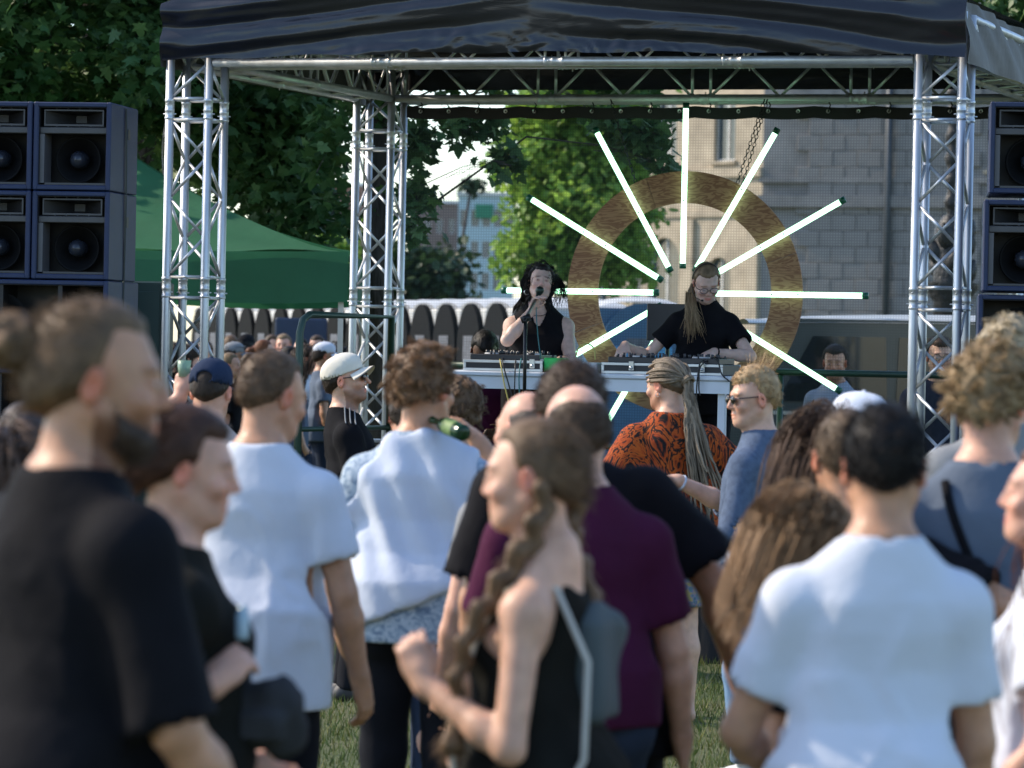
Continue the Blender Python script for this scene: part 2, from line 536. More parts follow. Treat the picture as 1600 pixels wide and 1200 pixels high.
def facade(root, org, du, w, h, openings, mat, name='wall', depth=.28):
    """a wall with real recessed openings; org = lower corner, du = unit vector along it. (u0,u1,z0,z1,arch)"""
    du = Vector(du).normalized(); n = Vector((du.y, -du.x, 0)); org = Vector(org)
    def P(u, z, d=0.0):
        return org + du * u - n * d + Vector((0, 0, z))
    us = sorted({0, w} | {o[0] for o in openings} | {o[1] for o in openings})
    zs = sorted({0, h} | {o[2] for o in openings} | {o[3] for o in openings})
    mb = MB()
    for i in range(len(us) - 1):
        for j in range(len(zs) - 1):
            cu, cz = (us[i] + us[i + 1]) / 2, (zs[j] + zs[j + 1]) / 2
            if any(o[0] < cu < o[1] and o[2] < cz < o[3] for o in openings):
                continue
            mb.quad(P(us[i], zs[j]), P(us[i + 1], zs[j]), P(us[i + 1], zs[j + 1]), P(us[i], zs[j + 1]))
    for (u0, u1, z0, z1, arch) in openings:
        mb.quad(P(u0, z0), P(u0, z0, depth), P(u0, z1, depth), P(u0, z1))
        mb.quad(P(u1, z0, depth), P(u1, z0), P(u1, z1), P(u1, z1, depth))
        mb.quad(P(u0, z0), P(u1, z0), P(u1, z0, depth), P(u0, z0, depth))
        mb.quad(P(u0, z1, depth), P(u1, z1, depth), P(u1, z1), P(u0, z1))
        if arch:
            r = (u1 - u0) / 2; c = (u0 + u1) / 2
            for s in (-1, 1):
                arc = [(c + s * r * math.cos(t), z1 - r + r * math.sin(t)) for t in [math.pi / 2 * k / 6 for k in range(7)]]
                corner = (c + s * r, z1)
                for k in range(6):
                    mb.quad(P(*corner, -.003), P(*arc[k], -.003), P(*arc[k + 1], -.003))
                    mb.quad(P(*arc[k], 0), P(*arc[k], depth), P(*arc[k + 1], depth), P(*arc[k + 1], 0))
    wl_ = mb.build(name, mat, root)
    for (u0, u1, z0, z1, arch) in openings:
        f = MB()
        t = .07
        for a, b_ in (((u0, z0), (u0 + t, z1)), ((u1 - t, z0), (u1, z1)), ((u0 + t, z0), (u1 - t, z0 + t)), ((u0 + t, z1 - t), (u1 - t, z1)), (((u0 + u1) / 2 - t / 2, z0 + t), ((u0 + u1) / 2 + t / 2, z1 - t))):
            q = [P(a[0], a[1], depth * .7), P(b_[0], a[1], depth * .7), P(b_[0], b_[1], depth * .7), P(a[0], b_[1], depth * .7)]
            f.quad(*q)
            f.quad(*[p - n * .05 for p in q])
        fo = f.build('window_frame', FRAME_W, root)
        pn = MB()
        pn.quad(P(u0, z0, depth * .9), P(u1, z0, depth * .9), P(u1, z1, depth * .9), P(u0, z1, depth * .9))
        pn.build('pane', PANE, fo)
        if not arch and depth > .2:
            s = MB()
            s.box((u0 - .12, -.16, z0 - .14), (u1 + .12, .02, z0 - .005))
            mt = Matrix.Translation(org) @ Matrix(((du.x, -n.x, 0), (du.y, -n.y, 0), (0, 0, 1))).to_4x4()
            sm = MB(); sm.box((u0 - .12, -.16, z0 - .14), (u1 + .12, .02, z0 - .005), mtx=mt)
            sm.build('window_sill', STONE, root)
    return wl_

def boxpart(root, name, org, du, lo, hi, mat, bev=0):
    du = Vector(du).normalized(); n = Vector((du.y, -du.x, 0))
    mt = Matrix.Translation(Vector(org)) @ Matrix(((du.x, -n.x, 0), (du.y, -n.y, 0), (0, 0, 1))).to_4x4()
    mb = MB(); mb.box(lo, hi, bev, mtx=mt)
    return mb.build(name, mat, root)

SB = 150.0
cor = at(1186, 545, SB); cor.z = 0
root = empty('stone_building', cor)
tag(root, 'large old sandstone building with arched lower windows behind the stage', 'building')
def loc_(p): return Vector(p) - cor
dl = Vector((.66, -.75, 0)).normalized()         # left, sunlit facade runs towards the corner
LW = 10.5
orgL = Vector((0, 0, 0)) - dl * LW
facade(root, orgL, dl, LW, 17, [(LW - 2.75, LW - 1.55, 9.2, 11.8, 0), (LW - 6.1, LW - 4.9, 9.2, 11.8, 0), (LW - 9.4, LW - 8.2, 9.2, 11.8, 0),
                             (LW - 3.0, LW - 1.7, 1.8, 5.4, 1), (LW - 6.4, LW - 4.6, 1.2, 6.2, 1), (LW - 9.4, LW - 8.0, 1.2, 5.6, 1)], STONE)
for (z, hh, pr) in ((8.55, .35, .16), (7.0, .22, .1), (13.2, .4, .2)):
    boxpart(root, 'string_course', orgL, dl, (0, -pr, z), (LW, .02, z + hh), STONE)
for u in (LW - 4.0, LW - 7.4, LW - .35):
    boxpart(root, 'pilaster', orgL, dl, (u - .3, -.18, .3), (u + .3, .02, 6.9), STONE)
dr = Vector((.93, -.37, 0)).normalized()         # right, shaded facade
RW = 14
facade(root, (0, 0, 0), dr, RW, 17, [(9.0, 10.3, 8.8, 11.6, 0), (11.6, 12.9, 8.8, 11.6, 0), (9.3, 10.6, 1.5, 5.0, 1)], STONE_SHADE, 'side_wall')
bm_ = MB(); bm_.box((-.482, -.05, 0), (.482, .05, .598), .018); BLOCK = bm_.mesh('stone_block'); BLOCK.materials.append(STONE_SHADE)
for k in range(24):
    z = .25 + k * .62
    if z > 14.5: break
    for q_ in range(7):
        x0 = 1.9 + q_ * .98 - (.49 if k % 2 else 0)
        bo = bpy.data.objects.new('stone_block', BLOCK); link(bo, root)
        bo.location = dr * (x0 + .49) + Vector((dr.y, -dr.x, 0)) * (.075 + .02 * ((k * 7 + q_ * 3) % 5) / 5) + Vector((0, 0, z))
        bo.rotation_euler = (0, 0, math.atan2(dr.y, dr.x))
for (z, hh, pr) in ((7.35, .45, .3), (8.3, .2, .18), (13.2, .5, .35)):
    boxpart(root, 'string_course', (0, 0, 0), dr, (-.1, -pr, z), (RW, .02, z + hh), STONE_SHADE)
pp = MB(); pp.tube([dr * 5.0 + Vector((.05, -.32, 0)), dr * 5.0 + Vector((.05, -.32, 15))], .13, 8)
pp.build('drainpipe', M('dark_zinc', (.06, .07, .08), rough=.5, metal=.4), root)
bk = MB()
bk.quad(orgL, orgL + Vector((8, 16, 0)), orgL + Vector((8, 16, 17)), orgL + Vector((0, 0, 17)))
bk.quad(orgL + Vector((0, 0, 17)), (0, 0, 17), dr * RW + Vector((0, 0, 17)), dr * RW + Vector((0, 20, 17)), orgL + Vector((8, 16, 17)))
bk.build('roof', M('slate', (.09, .10, .11), rough=.7), root)

def far_block(label, u0, u1, v0, Z, mat, nx, nz, wz, pane_w, name='office_building', cat='building', zb=0.0):
    a = at(u0, 545, Z); b_ = at(u1, 545, Z); top = at((u0 + u1) / 2, v0, Z).z
    w = b_.x - a.x
    root = empty(name, (a.x, Z, 0)); tag(root, label, cat)
    ops = []
    st = (top - 1.0) / nz
    for i in range(nx):
        for j in range(nz):
            c = w * (i + .5) / nx
            ops.append((c - w / nx * pane_w / 2, c + w / nx * pane_w / 2, 1.0 + j * st, 1.0 + j * st + st * wz, 0))
    facade(root, (0, 0, 0), (1, 0, 0), w, top, ops, mat, depth=.15)
    mb = MB(); mb.box((0, .3, 0), (w, 12, top - .02)); mb.build('rear_block', mat, root)
    mb = MB(); mb.box((-.2, -.3, top), (w + .2, 12, top + .35)); mb.build('roof_edge', WHITE_R, root)
    return root
far_block('pale blue glass office block seen through the scrim', 712, 800, 306, 380, GLASS_B, 5, 5, .55, .7)
far_block('brown apartment block left of the pale glass block', 636, 712, 318, 420, BROWN_R, 4, 5, .5, .5, 'apartment_building')
far_block('red brick apartment block with pale windows in the gap above the tent', 470, 560, 290, 400, BRICK_R, 5, 5, .55, .5, 'apartment_building')
rt = at(752, 330, 379.3)
sg = MB(); sg.box((-.9, -.12, -.7), (.9, .12, .7), .05); o = sg.build('facade_sign', M('green_sign', (.03, .22, .12), rough=.5), None, (rt.x + .3, 379.3, rt.z))
tag(o, 'small green sign on the pale glass office block', 'sign')

# ------------------------------------------------------------------ portable toilets
TOI_G = M('toilet_grey_plastic_shaded', (.005, .0055, .006), rough=.8, var=.1, spec=.1)  # near-black base colour stands in for tree shade on the grey doors
TOI_W = M('toilet_white_plastic', (.70, .71, .70), rough=.5, var=.04, transl=.25)
TOI_B = M('toilet_blue_plastic', (.03, .10, .19), rough=.45, var=.08)
PAPER = M('notice_paper', (.10, .11, .13), rough=.9, var=.3, vscale=14)
NAVY_P = M('navy_door_plastic', (.018, .032, .07), rough=.45)

def arch_poly(w, h, r, n=8):
    pts = [(-w / 2, 0), (w / 2, 0)]
    pts += [(w / 2 - r + r * math.cos(t), h - r * 1.15 + r * 1.15 * math.sin(t)) for t in [math.pi / 2 * k / n for k in range(n + 1)]]
    pts += [(-w / 2 + r - r * math.sin(t), h - r * 1.15 + r * 1.15 * math.cos(t)) for t in [math.pi / 2 * k / n for k in range(n + 1)]]
    return pts

def toilet_proto(shell, door, lab):
    root = empty('portable_toilet')
    mb = MB(); mb.box((-.54, -.0, .06), (.54, 1.1, 2.2), .03); mb.build('cabin', shell, root)
    mb = MB(); mb.box((-.56, -.02, 0), (.56, 1.14, .06)); mb.build('base', TOI_G, root)
    mb = MB(); mb.prism(arch_poly(1.03, 2.16, .50), -.07, -.005, Matrix.Translation((0, 0, .1))); d = mb.build('door', door, root)
    mb = MB(); mb.prism([(-.22, 0), (.20, 0), (.23, .75), (-.20, .75)], -.078, -.0745, Matrix.Translation((0, 0, 1.1))); mb.build('notice', PAPER, d)
    mb = MB(); mb.box((.34, -.10, 1.0), (.40, -.07, 1.16), .008); mb.build('latch', TOI_W, d)
    mb = MB(); mb.grid(lambda u, v: ((u - .5) * 1.12, v * 1.16 - .03, 2.2 + .14 * math.sin(math.pi * u) ** .6 * (1 if 0 < v < 1 else .6)), 10, 4); mb.build('roof', TOI_W, root)
    return root

def copy_tree(o, parent=None):
    c = o.copy(); COL.objects.link(c); c.parent = parent
    for ch in o.children:
        copy_tree(ch, c)
    return c

TP = toilet_proto(TOI_W, TOI_G, '')
RD = Vector((-.335, 1.08, 0))
rz = math.atan2(-RD.y, -RD.x) if False else math.atan2(RD.x, -RD.y) - math.pi / 2
ORD = ['nearest', 'second', 'third', 'fourth', 'fifth', 'sixth', 'seventh', 'eighth', 'ninth', 'tenth', 'eleventh', 'twelfth', 'thirteenth', 'fourteenth', 'fifteenth', 'sixteenth', 'seventeenth']
t0 = Vector((-.17, 48, 0))
# local -y is the door side; it must face (-.955, -.296)
rz = math.atan2(-.296, -.955) + math.pi / 2
for i in range(-1, 16):
    o = TP if i == -1 else copy_tree(TP)
    o.location = t0 + RD * i
    o.rotation_euler = (0, 0, rz)
    tag(o, 'grey portable toilet with rounded door and notice, %s in the row from the singer' % ORD[i + 1], 'portable toilet', 'row of portable toilets')
dd = MB(); dd.box((-.36, -.02, .12), (.36, .02, 2.05), .02)
op = at(470, 540, 52)
o = dd.build('open_toilet_door', NAVY_P, None, (op.x, 52, 0), (0, 0, R(14))); tag(o, 'navy blue toilet door standing open in front of the row', 'door')
tb = toilet_proto(TOI_B, TOI_B, '')
q = at(1004, 545, 45)
tb.location = (q.x, 45, 0); tb.rotation_euler = (0, 0, R(8))
tag(tb, 'blue portable toilet with pale roof seen through the plywood ring', 'portable toilet')
mb = MB()
for k in range(2):
    mb.box((-.36 + k * .38, -.085, 1.35), (-.04 + k * .38, -.071, 1.75), .01)
mb.build('vent_panel', M('toilet_light_blue', (.07, .27, .48), rough=.5), tb)

# ------------------------------------------------------------------ green gazebo
def green_mat():
    return M('green_tent_cloth', (.040, .175, .085), rough=.65, var=.12, vscale=2.5, transl=.45, bump=.3, bscale=14, bdist=.01)
GREEN = green_mat()
TZ = 26.5
ec = at(545, 392, TZ)          # right front eave corner
HW, EZ, AP = 1.95, ec.z, ec.z + .88
tent = empty('gazebo', (ec.x - HW, TZ + HW, 0))
tag(tent, 'green pop-up gazebo with sagging pitched roof beside the stage', 'tent')
def roof_fn(a0):
    def f(u, v):
        # u along the eave, v from the eave to the apex; the cloth sags between ridge and eave
        half = HW * (1 - v)
        x = (u * 2 - 1) * half
        y = -HW * (1 - v)
        z = EZ + (AP - EZ) * (v ** 1.45) - .07 * math.sin(math.pi * u) * (1 - v) * (.35 + v) + .012 * math.sin(u * 23 + v * 9) * (1 - v)
        c, s = math.cos(a0), math.sin(a0)
        return (x * c - y * s, x * s + y * c, z)
    return f
def valance_fn(a0):
    def f(u, v):
        x = (u * 2 - 1) * HW
        y = -HW - .02 - .03 * v + .025 * math.sin(u * 17) * v
        z = EZ - .004 - .07 * math.sin(math.pi * u) * .35 - v * (.34 + .02 * math.sin(u * 9))
        c, s = math.cos(a0), math.sin(a0)
        return (x * c - y * s, x * s + y * c, z)
    return f
for k in range(4):
    mb = MB(); mb.grid(roof_fn(k * math.pi / 2), 28, 14); mb.build('roof_panel', GREEN, tent)
    mb = MB(); mb.grid(valance_fn(k * math.pi / 2), 32, 5); mb.build('valance', GREEN, tent)
TENT_LEG = M('tent_leg_steel', (.5, .5, .5), rough=.4, metal=.8)
for sx in (-1, 1):
    for sy in (-1, 1):
        mb = MB(); mb.box((sx * (HW - .05) - .018, sy * (HW - .05) - .018, 0), (sx * (HW - .05) + .018, sy * (HW - .05) + .018, EZ - .02)); mb.build('leg', TENT_LEG, tent)

# ------------------------------------------------------------------ van behind the stage
VB = M('van_paint', (.045, .055, .056), rough=.25, coat=.6, var=.1)
VR = M('van_roof_paint', (.36, .37, .36), rough=.4, var=.15, vscale=3)
VG = M('van_glass', (.008, .010, .011), rough=.04, spec=.9, var=.2)
vz = 31.0
vl = at(1170, 545, vz) - Vector((.62, 0, 0))
van = empty('van', (vl.x, vz, 0)); tag(van, 'dark van with pale roof parked behind the stage on the right', 'van')
prof = [(0, .42), (.02, .9), (.16, 1.12), (.9, 1.28), (4.9, 1.28), (4.95, .42)]
mb = MB(); mb.prism(prof, 0, 1.9); mb.build('body', VB, van)
mb = MB(); mb.prism([(.55, 1.281), (.9, 1.9), (1.02, 2.0), (4.7, 2.0), (4.88, 1.86), (4.92, 1.281)], .07, 1.83); mb.build('cab', VB, van)
mb = MB()
mb.grid(lambda u, v: (.62 + u * 4.25, .05 + v * 1.8, 1.93 + .13 * (math.sin(math.pi * min(max(v, .02), .98)) ** .35) * (math.sin(math.pi * min(max(u, .03), .97)) ** .3)), 30, 10)
mb.build('roof', VR, van)
for (a, b_) in ((.86, 1.75), (1.82, 3.2), (3.28, 4.72)):
    mb = MB(); mb.prism([(a + (.0), 1.33), (b_, 1.33), (b_ - .02, 1.86), (a + (.28 if a < 1 else .02), 1.86)], .045, .068); mb.build('side_window', VG, van)
mb = MB(); mb.prism([(.53, 1.30), (.56, 1.30), (.93, 1.88), (.90, 1.90)], .2, 1.7); mb.build('windscreen', VG, van)
mb = MB(); mb.box((.3, -.006, 1.22), (4.9, .0, 1.25)); mb.build('trim_strip', M('chrome', (.6, .6, .6), rough=.25, metal=1), van)
TYRE = M('tyre_rubber', (.015, .015, .015), rough=.85)
for wx in (.95, 3.9):
    for wy in (.02, 1.68):
        mt = Matrix.Translation((wx, wy, .34)) @ Matrix.Rotation(-math.pi / 2, 4, 'X')
        mb = MB(); mb.lathe([(.0, 0), (.22, 0), (.33, .02), (.34, .1), (.33, .2), (.2, .21)], 20, mt); wo = mb.build('wheel', TYRE, van)
        mb = MB(); mb.lathe([(.0, -.004), (.2, -.004), (.21, .012)], 14, mt); mb.build('rim', TENT_LEG, wo)

# ------------------------------------------------------------------ ornate lamp post behind the right column
lp = at(1484, 545, 42); lp.z = 0
LB = M('dark_bronze', (.022, .022, .022), rough=.5, metal=.3, var=.3, bump=.8, bscale=14, bdist=.03)
lamp = empty('ornate_post', lp); tag(lamp, 'dark ornate bronze post behind the right truss column', 'post')
mb = MB(); mb.box((-.34, -.34, 0), (.34, .34, .5), .03); mb.lathe([(.3, .5), (.3, .62), (.2, .75), (.22, 1.6), (.19, 2.3), (.3, 2.45), (.3, 2.52)], 16); mb.build('pedestal', LB, lamp)
mb = MB()
for k in range(9):
    a = k * 2.4
    mt = Matrix.Translation((math.cos(a) * .17, math.sin(a) * .17, 2.62 + .055 * k)) @ Matrix.Rotation(a, 4, 'Z') @ Matrix.Rotation(.5, 4, 'Y')
    mb.lathe([(.01, -.14), (.085, -.1), (.11, 0), (.08, .1), (.02, .17)], 9, mt)
mb.lathe([(.2, 2.5), (.2, 3.1), (.1, 3.25)], 14)
mb.build('sculpted_group', LB, lamp)
mb = MB()
mb.lathe([(.085 + .022 * math.sin(k * 1.57), 3.1 + k * .06) for k in range(26)] + [(.02, 4.75)], 12)
mb.build('shaft', LB, lamp)
# ------------------------------------------------------------------ the stage: frame axes a (along the front), b (to the back)
TH = 0.318
E1 = Vector((math.cos(TH), -math.sin(TH), 0)); E2 = Vector((math.sin(TH), math.cos(TH), 0))
S0 = Vector((-2.008, 22.197, 0))
SW, SL, TS = 4.396, 3.068, .24
def st(a, b, z=0.0):
    return S0 + E1 * a + E2 * b + Vector((0, 0, z))
def st_inv(p):
    d = Vector(p) - S0
    return d.dot(E1), d.dot(E2), d.z
def st_px(u, v, b):
    """point of the stage plane at depth b seen at a pixel: returns (a, z)"""
    o = Vector((0, 0, CAM_Z)); p = at(u, v, 20.0); d = p - o
    n = E2
    t = (S0 + E2 * b - o).dot(n) / d.dot(n)
    a, bb, z = st_inv(o + d * t)
    return a, z
S_ROT = -TH
DECK = .60
ALU = M('aluminium', (.62, .64, .66), rough=.46, metal=.72, var=.12, vscale=5, stretch=(3, 3, .7), rvar=.12, bump=.08, bscale=60)
ALU_B = M('aluminium_brace', (.72, .74, .76), rough=.5, metal=.5, var=.08)
frame = empty('stage_truss', S0, S_ROT)
tag(frame, 'silver aluminium box truss columns and beams of the open-air stage', 'truss')
def unit_tube(r, n=8):
    mb = MB(); mb.tube([(0, 0, 0), (0, 0, 1)], r, n)
    me = mb.mesh('brace'); me.materials.append(ALU_B)
    return me
BR = unit_tube(.0095, 7)
def put_brace(parent, p, q):
    p, q = Vector(p), Vector(q)
    o = bpy.data.objects.new('brace', BR)
    link(o, parent)
    o.location = p
    o.rotation_mode = 'QUATERNION'
    o.rotation_quaternion = (q - p).to_track_quat('Z', 'Y')
    o.scale = (1, 1, (q - p).length)
CONN = MB()
CONN.lathe([(.0255, -.062), (.0285, -.060), (.0285, -.048), (.0262, -.046), (.0262, -.016), (.0275, -.014), (.0275, -.002), (.0262, 0), (.0262, .04), (.0285, .042), (.0285, .056), (.0255, .058)], 12)
CONN.tube([(-.04, 0, -.03), (.04, 0, -.03)], .004, 5)
CONN.tube([(0, -.04, .028), (0, .04, .028)], .004, 5)
CONN_ME = CONN.mesh('connector'); CONN_ME.materials.append(ALU)

def truss(name, org, ax, ux, vx, length, joints, joined=False, faces=(0, 1, 2, 3), ends=.06):
    """square truss: chords along ax from org; section joints at the given distances; ux, vx span the square"""
    org, ax, ux, vx = Vector(org), Vector(ax).normalized(), Vector(ux), Vector(vx)
    mb = MB()
    cs = [org, org + ux * TS, org + ux * TS + vx * TS, org + vx * TS]
    for c in cs:
        mb.tube([c, c + ax * length], .025, 14)
    part = mb.build(name, ALU, frame)
    bm = MB()
    def br(p, q):
        if joined: bm.tube([p, q], .0085, 5, cap=False)
        else: put_brace(part, p, q)
    marks = [0] + list(joints) + [length]
    for k in range(len(marks) - 1):
        s0, s1 = marks[k] + ends, marks[k + 1] - ends
        if s1 - s0 < .08: continue
        nseg = max(1, round((s1 - s0) / .226))
        for f in faces:
            A, B = cs[f], cs[(f + 1) % 4]
            inset = (B - A).normalized() * .02
            br(A + inset + ax * s0, B - inset + ax * s0)
            br(A + inset + ax * s1, B - inset + ax * s1)
            for i in range(nseg):
                h = (s1 - s0) / nseg
                za, zb = s0 + i * h + .012, s0 + (i + 1) * h - .012
                P, Q = (A + inset, B - inset) if (i + f) % 2 == 0 else (B - inset, A + inset)
                br(P + ax * za, Q + ax * zb)
    if joined and bm.v:
        bm.build('bracing', ALU_B, part)
    for j in joints:
        for c in cs:
            o = bpy.data.objects.new('connector', CONN_ME); link(o, part)
            o.location = c + ax * j
            o.rotation_mode = 'QUATERNION'; o.rotation_quaternion = ax.to_track_quat('Z', 'Y')
    return part
X, Y, Zv = Vector((1, 0, 0)), Vector((0, 1, 0)), Vector((0, 0, 1))
COLH = 3.565
for (a, b, j) in ((0, 0, False), (SW, 0, False), (0, SL, False), (SW, SL, True)):
    truss('truss_column', (a, b, .02), Zv, X, Y, COLH, [1.012, 2.012, 3.040], joined=j)
    mb = MB(); mb.box((a - .06, b - .06, 0), (a + TS + .06, b + TS + .06, .018)); mb.build('base_plate', ALU, frame)
BZ = 3.325
truss('truss_beam', (TS + .03, 0, BZ), X, Y, Zv, SW - TS - .06, [1.03, 2.06, 3.09], joined=True)
truss('truss_beam', (TS + .03, SL, BZ - .0), X, Y, Zv, SW - TS - .06, [1.03, 2.06, 3.09], joined=False, faces=(3,))
truss('truss_beam', (0, TS + .03, BZ), Y, X, Zv, SL - TS - .06, [1.4], joined=True)
truss('truss_beam', (SW, TS + .03, BZ), Y, X, Zv, SL - TS - .06, [1.4], joined=True)

# deck and skirt
DK = M('stage_ply_black', (.02, .02, .022), rough=.7, var=.2)
SK = M('black_skirt_cloth', (.008, .008, .010), rough=.9, var=.2, bump=.4, bscale=6, stretch=(4, 4, .3), bdist=.02)
deck = empty('stage_deck', S0, S_ROT); tag(deck, 'low black stage platform under the truss roof', 'stage')
for i in range(4):
    for j in range(3):
        x0, x1 = .30 + i * .955, .30 + (i + 1) * .955 - .006
        y0, y1 = .02 + j * 1.1, .02 + (j + 1) * 1.1 - .006
        mb = MB(); mb.box((x0, y0, DECK - .04), (x1, y1, DECK)); mb.build('deck_board', DK, deck)
mb = MB()
mb.grid(lambda u, v: (.29 + u * 3.83, -.005 + .018 * math.sin(u * 70) * (1 - v * .7), v * (DECK - .05)), 120, 4)
mb.grid(lambda u, v: (.29 + .012 * math.sin(u * 60), u * 3.3, v * (DECK - .05)), 40, 2)
mb.grid(lambda u, v: (4.12 + .012 * math.sin(u * 60), u * 3.3, v * (DECK - .05)), 40, 2)
mb.build('skirt', SK, deck)

# canopy
def canopy_mat():
    m, nt, b = new_mat('black_pvc_tarpaulin')
    tc = nd(nt, 'ShaderNodeTexCoord')
    n1 = nd(nt, 'ShaderNodeTexNoise'); n1.inputs['Scale'].default_value = 5.5; n1.inputs['Detail'].default_value = 5; n1.inputs['Distortion'].default_value = 1.2
    mp = nd(nt, 'ShaderNodeMapping'); mp.inputs['Scale'].default_value = (.55, 1, 2.0)
    nt.links.new(tc.outputs['Object'], mp.inputs[0]); nt.links.new(mp.outputs[0], n1.inputs['Vector'])
    n2 = nd(nt, 'ShaderNodeTexNoise'); n2.inputs['Scale'].default_value = 3.0; n2.inputs['Detail'].default_value = 3
    nt.links.new(tc.outputs['Object'], n2.inputs['Vector'])
    b.inputs['Base Color'].default_value = (.012, .013, .018, 1)
    mr = nd(nt, 'ShaderNodeMapRange'); mr.inputs[3].default_value = .14; mr.inputs[4].default_value = .32
    nt.links.new(n2.outputs['Fac'], mr.inputs[0]); nt.links.new(mr.outputs[0], b.inputs['Roughness'])
    b.inputs['Specular IOR Level'].default_value = .5
    b.inputs['IOR'].default_value = 1.52
    bp = nd(nt, 'ShaderNodeBump'); bp.inputs['Strength'].default_value = .16; bp.inputs['Distance'].default_value = .02
    nt.links.new(n1.outputs['Fac'], bp.inputs['Height']); nt.links.new(bp.outputs[0], b.inputs['Normal'])
    return m
PVC = canopy_mat()
PVC_S = M('dusty_pvc', (.10, .098, .095), rough=.62, var=.2, vscale=3, bump=.3, bscale=9, bdist=.02, spec=.3)
can = empty('stage_canopy', S0, S_ROT); tag(can, 'glossy black tarpaulin roof stretched over the stage truss', 'canopy')
CL, CR_, CF, CB = -.028, SW + TS + .032, -.06, SL + TS + .06
EAVE, APEX, RIDGE_X = 3.66, 4.28, (SW + TS) / 2 - .12
def ztop(a):
    t = (a - CL) / (RIDGE_X - CL) if a < RIDGE_X else (CR_ - a) / (CR_ - RIDGE_X)
    t = max(0.0, min(1.0, t))
    return EAVE + (APEX - EAVE) * (t ** .92)
def smooth01(x):
    x = max(0.0, min(1.0, x)); return x * x * (3 - 2 * x)
def front_fn(u, v):
    a = CL + (CR_ - CL) * u
    t = abs(a - RIDGE_X) / (RIDGE_X - CL if a < RIDGE_X else CR_ - RIDGE_X)     # 0 centre, 1 corner
    zb = 3.335 + .035 * (1 - t ** 2) + .006 * math.sin(a * 9)
    return (a, CF - .02, zb + (ztop(a) - zb) * v)
def noise_np(P, seed=5):
    """smooth value noise in -1..1 on an array of points"""
    T = np.random.default_rng(seed).random((32, 32, 32))
    i = np.floor(P).astype(int); f = P - i; f = f * f * (3 - 2 * f)
    out = np.zeros(len(P))
    for a in (0, 1):
        for b in (0, 1):
            for c in (0, 1):
                w = (f[:, 0] if a else 1 - f[:, 0]) * (f[:, 1] if b else 1 - f[:, 1]) * (f[:, 2] if c else 1 - f[:, 2])
                out += w * T[(i[:, 0] + a) % 32, (i[:, 1] + b) % 32, (i[:, 2] + c) % 32]
    return out * 2 - 1
mb = MB(); mb.grid(front_fn, 300, 64)
V = np.array(mb.v)
a_, z_ = V[:, 0], V[:, 2]
t_ = np.abs(a_ - RIDGE_X) / np.where(a_ < RIDGE_X, RIDGE_X - CL, CR_ - RIDGE_X)
zz = z_ - 3.33
lf = a_ < RIDGE_X
# long folds fan out of the lower corners and climb towards the middle
rise = np.where(lf, .34, .30) * (1 - t_) ** 1.1
w1 = noise_np(np.stack([a_ * .9, zz * 2.0, 0 * a_], 1), 3)
ph = (zz - rise) * 30 + 1.5 * w1 + np.where(lf, .4, 1.9)
env = np.clip((1 - t_) * 7, 0, 1) * np.clip(t_ * 4 + .1, 0, 1)
d = env * (.0145 * np.sin(ph) + .004 * np.sin(ph * 2.3 + 1.0 + 2 * w1))
# broken crumples at the foot of the cloth near the middle, and a finer creasing along the folds
P3 = np.stack([a_, zz, 0 * a_], 1)
cr = np.exp(-(t_ / .42) ** 2) * np.exp(-(zz / .13) ** 2)
n1 = noise_np(P3 * np.array([9, 16, 1]) + 2.3 * noise_np(P3 * 6, 8)[:, None], 9); n2 = noise_np(P3 * np.array([20, 34, 1]) + 1.5, 10)
d += cr * (.020 * np.abs(n1) + .008 * n2)
d += .0022 * env * noise_np(np.stack([a_ * 7 - zz * 3, zz * 30 - rise * 30, 0 * a_], 1), 11)
# pinched corners
pc = np.exp(-((1 - t_) / .06) ** 2)
d += pc * .022 * np.sin(zz * 28 + np.where(lf, 0, 1.6) + 2 * w1)
V[:, 1] -= d + .05 * np.clip(zz, 0, 1) * (1 - .6 * t_)
mb.v = [tuple(p) for p in V]
fo = mb.build('front_panel', PVC, can)
def side_fn(sgn):
    def f(u, v):
        b = CF + .004 + (CB - CF) * u
        xx = CR_ if sgn > 0 else CL
        d = .012 * math.sin(b * 6 + v * 4) + .015 * math.sin(b * 15 + v * 9) * v
        return (xx + sgn * (.012 + d - .05 * v * v), b, 3.30 + (EAVE - 3.30) * v - .03 * math.sin(math.pi * u) * v)
    return f
for sgn in (1, -1):
    mb = MB(); mb.grid(side_fn(sgn), 60, 10); mb.build('side_panel', PVC_S, can)
def roof_side(sgn):
    def f(u, v):
        b = CF + .03 + (CB - CF - .03) * u
        a0 = (CR_ - .04) if sgn > 0 else (CL + .04)
        a = a0 + (RIDGE_X - a0) * v
        z = ztop(a) - .004 - .02 * math.sin(math.pi * u) * math.sin(math.pi * v)
        return (a, b + .08 * v * (1 - u), z)
    return f
for sgn in (1, -1):
    mb = MB(); mb.grid(roof_side(sgn), 24, 20); mb.build('roof_panel', PVC, can)
mb = MB(); mb.grid(lambda u, v: (CL + (CR_ - CL) * u, CB - .01, 3.40 + (ztop(CL + (CR_ - CL) * u) - 3.40) * v), 30, 4); mb.build('rear_panel', PVC, can)
mb = MB(); mb.grid(lambda u, v: (CL - .005 + .014 * math.sin(v * 6), CF + .06 + .03 * u, 3.30 - .62 * v), 2, 14); mb.build('hanging_flap', PVC, can)

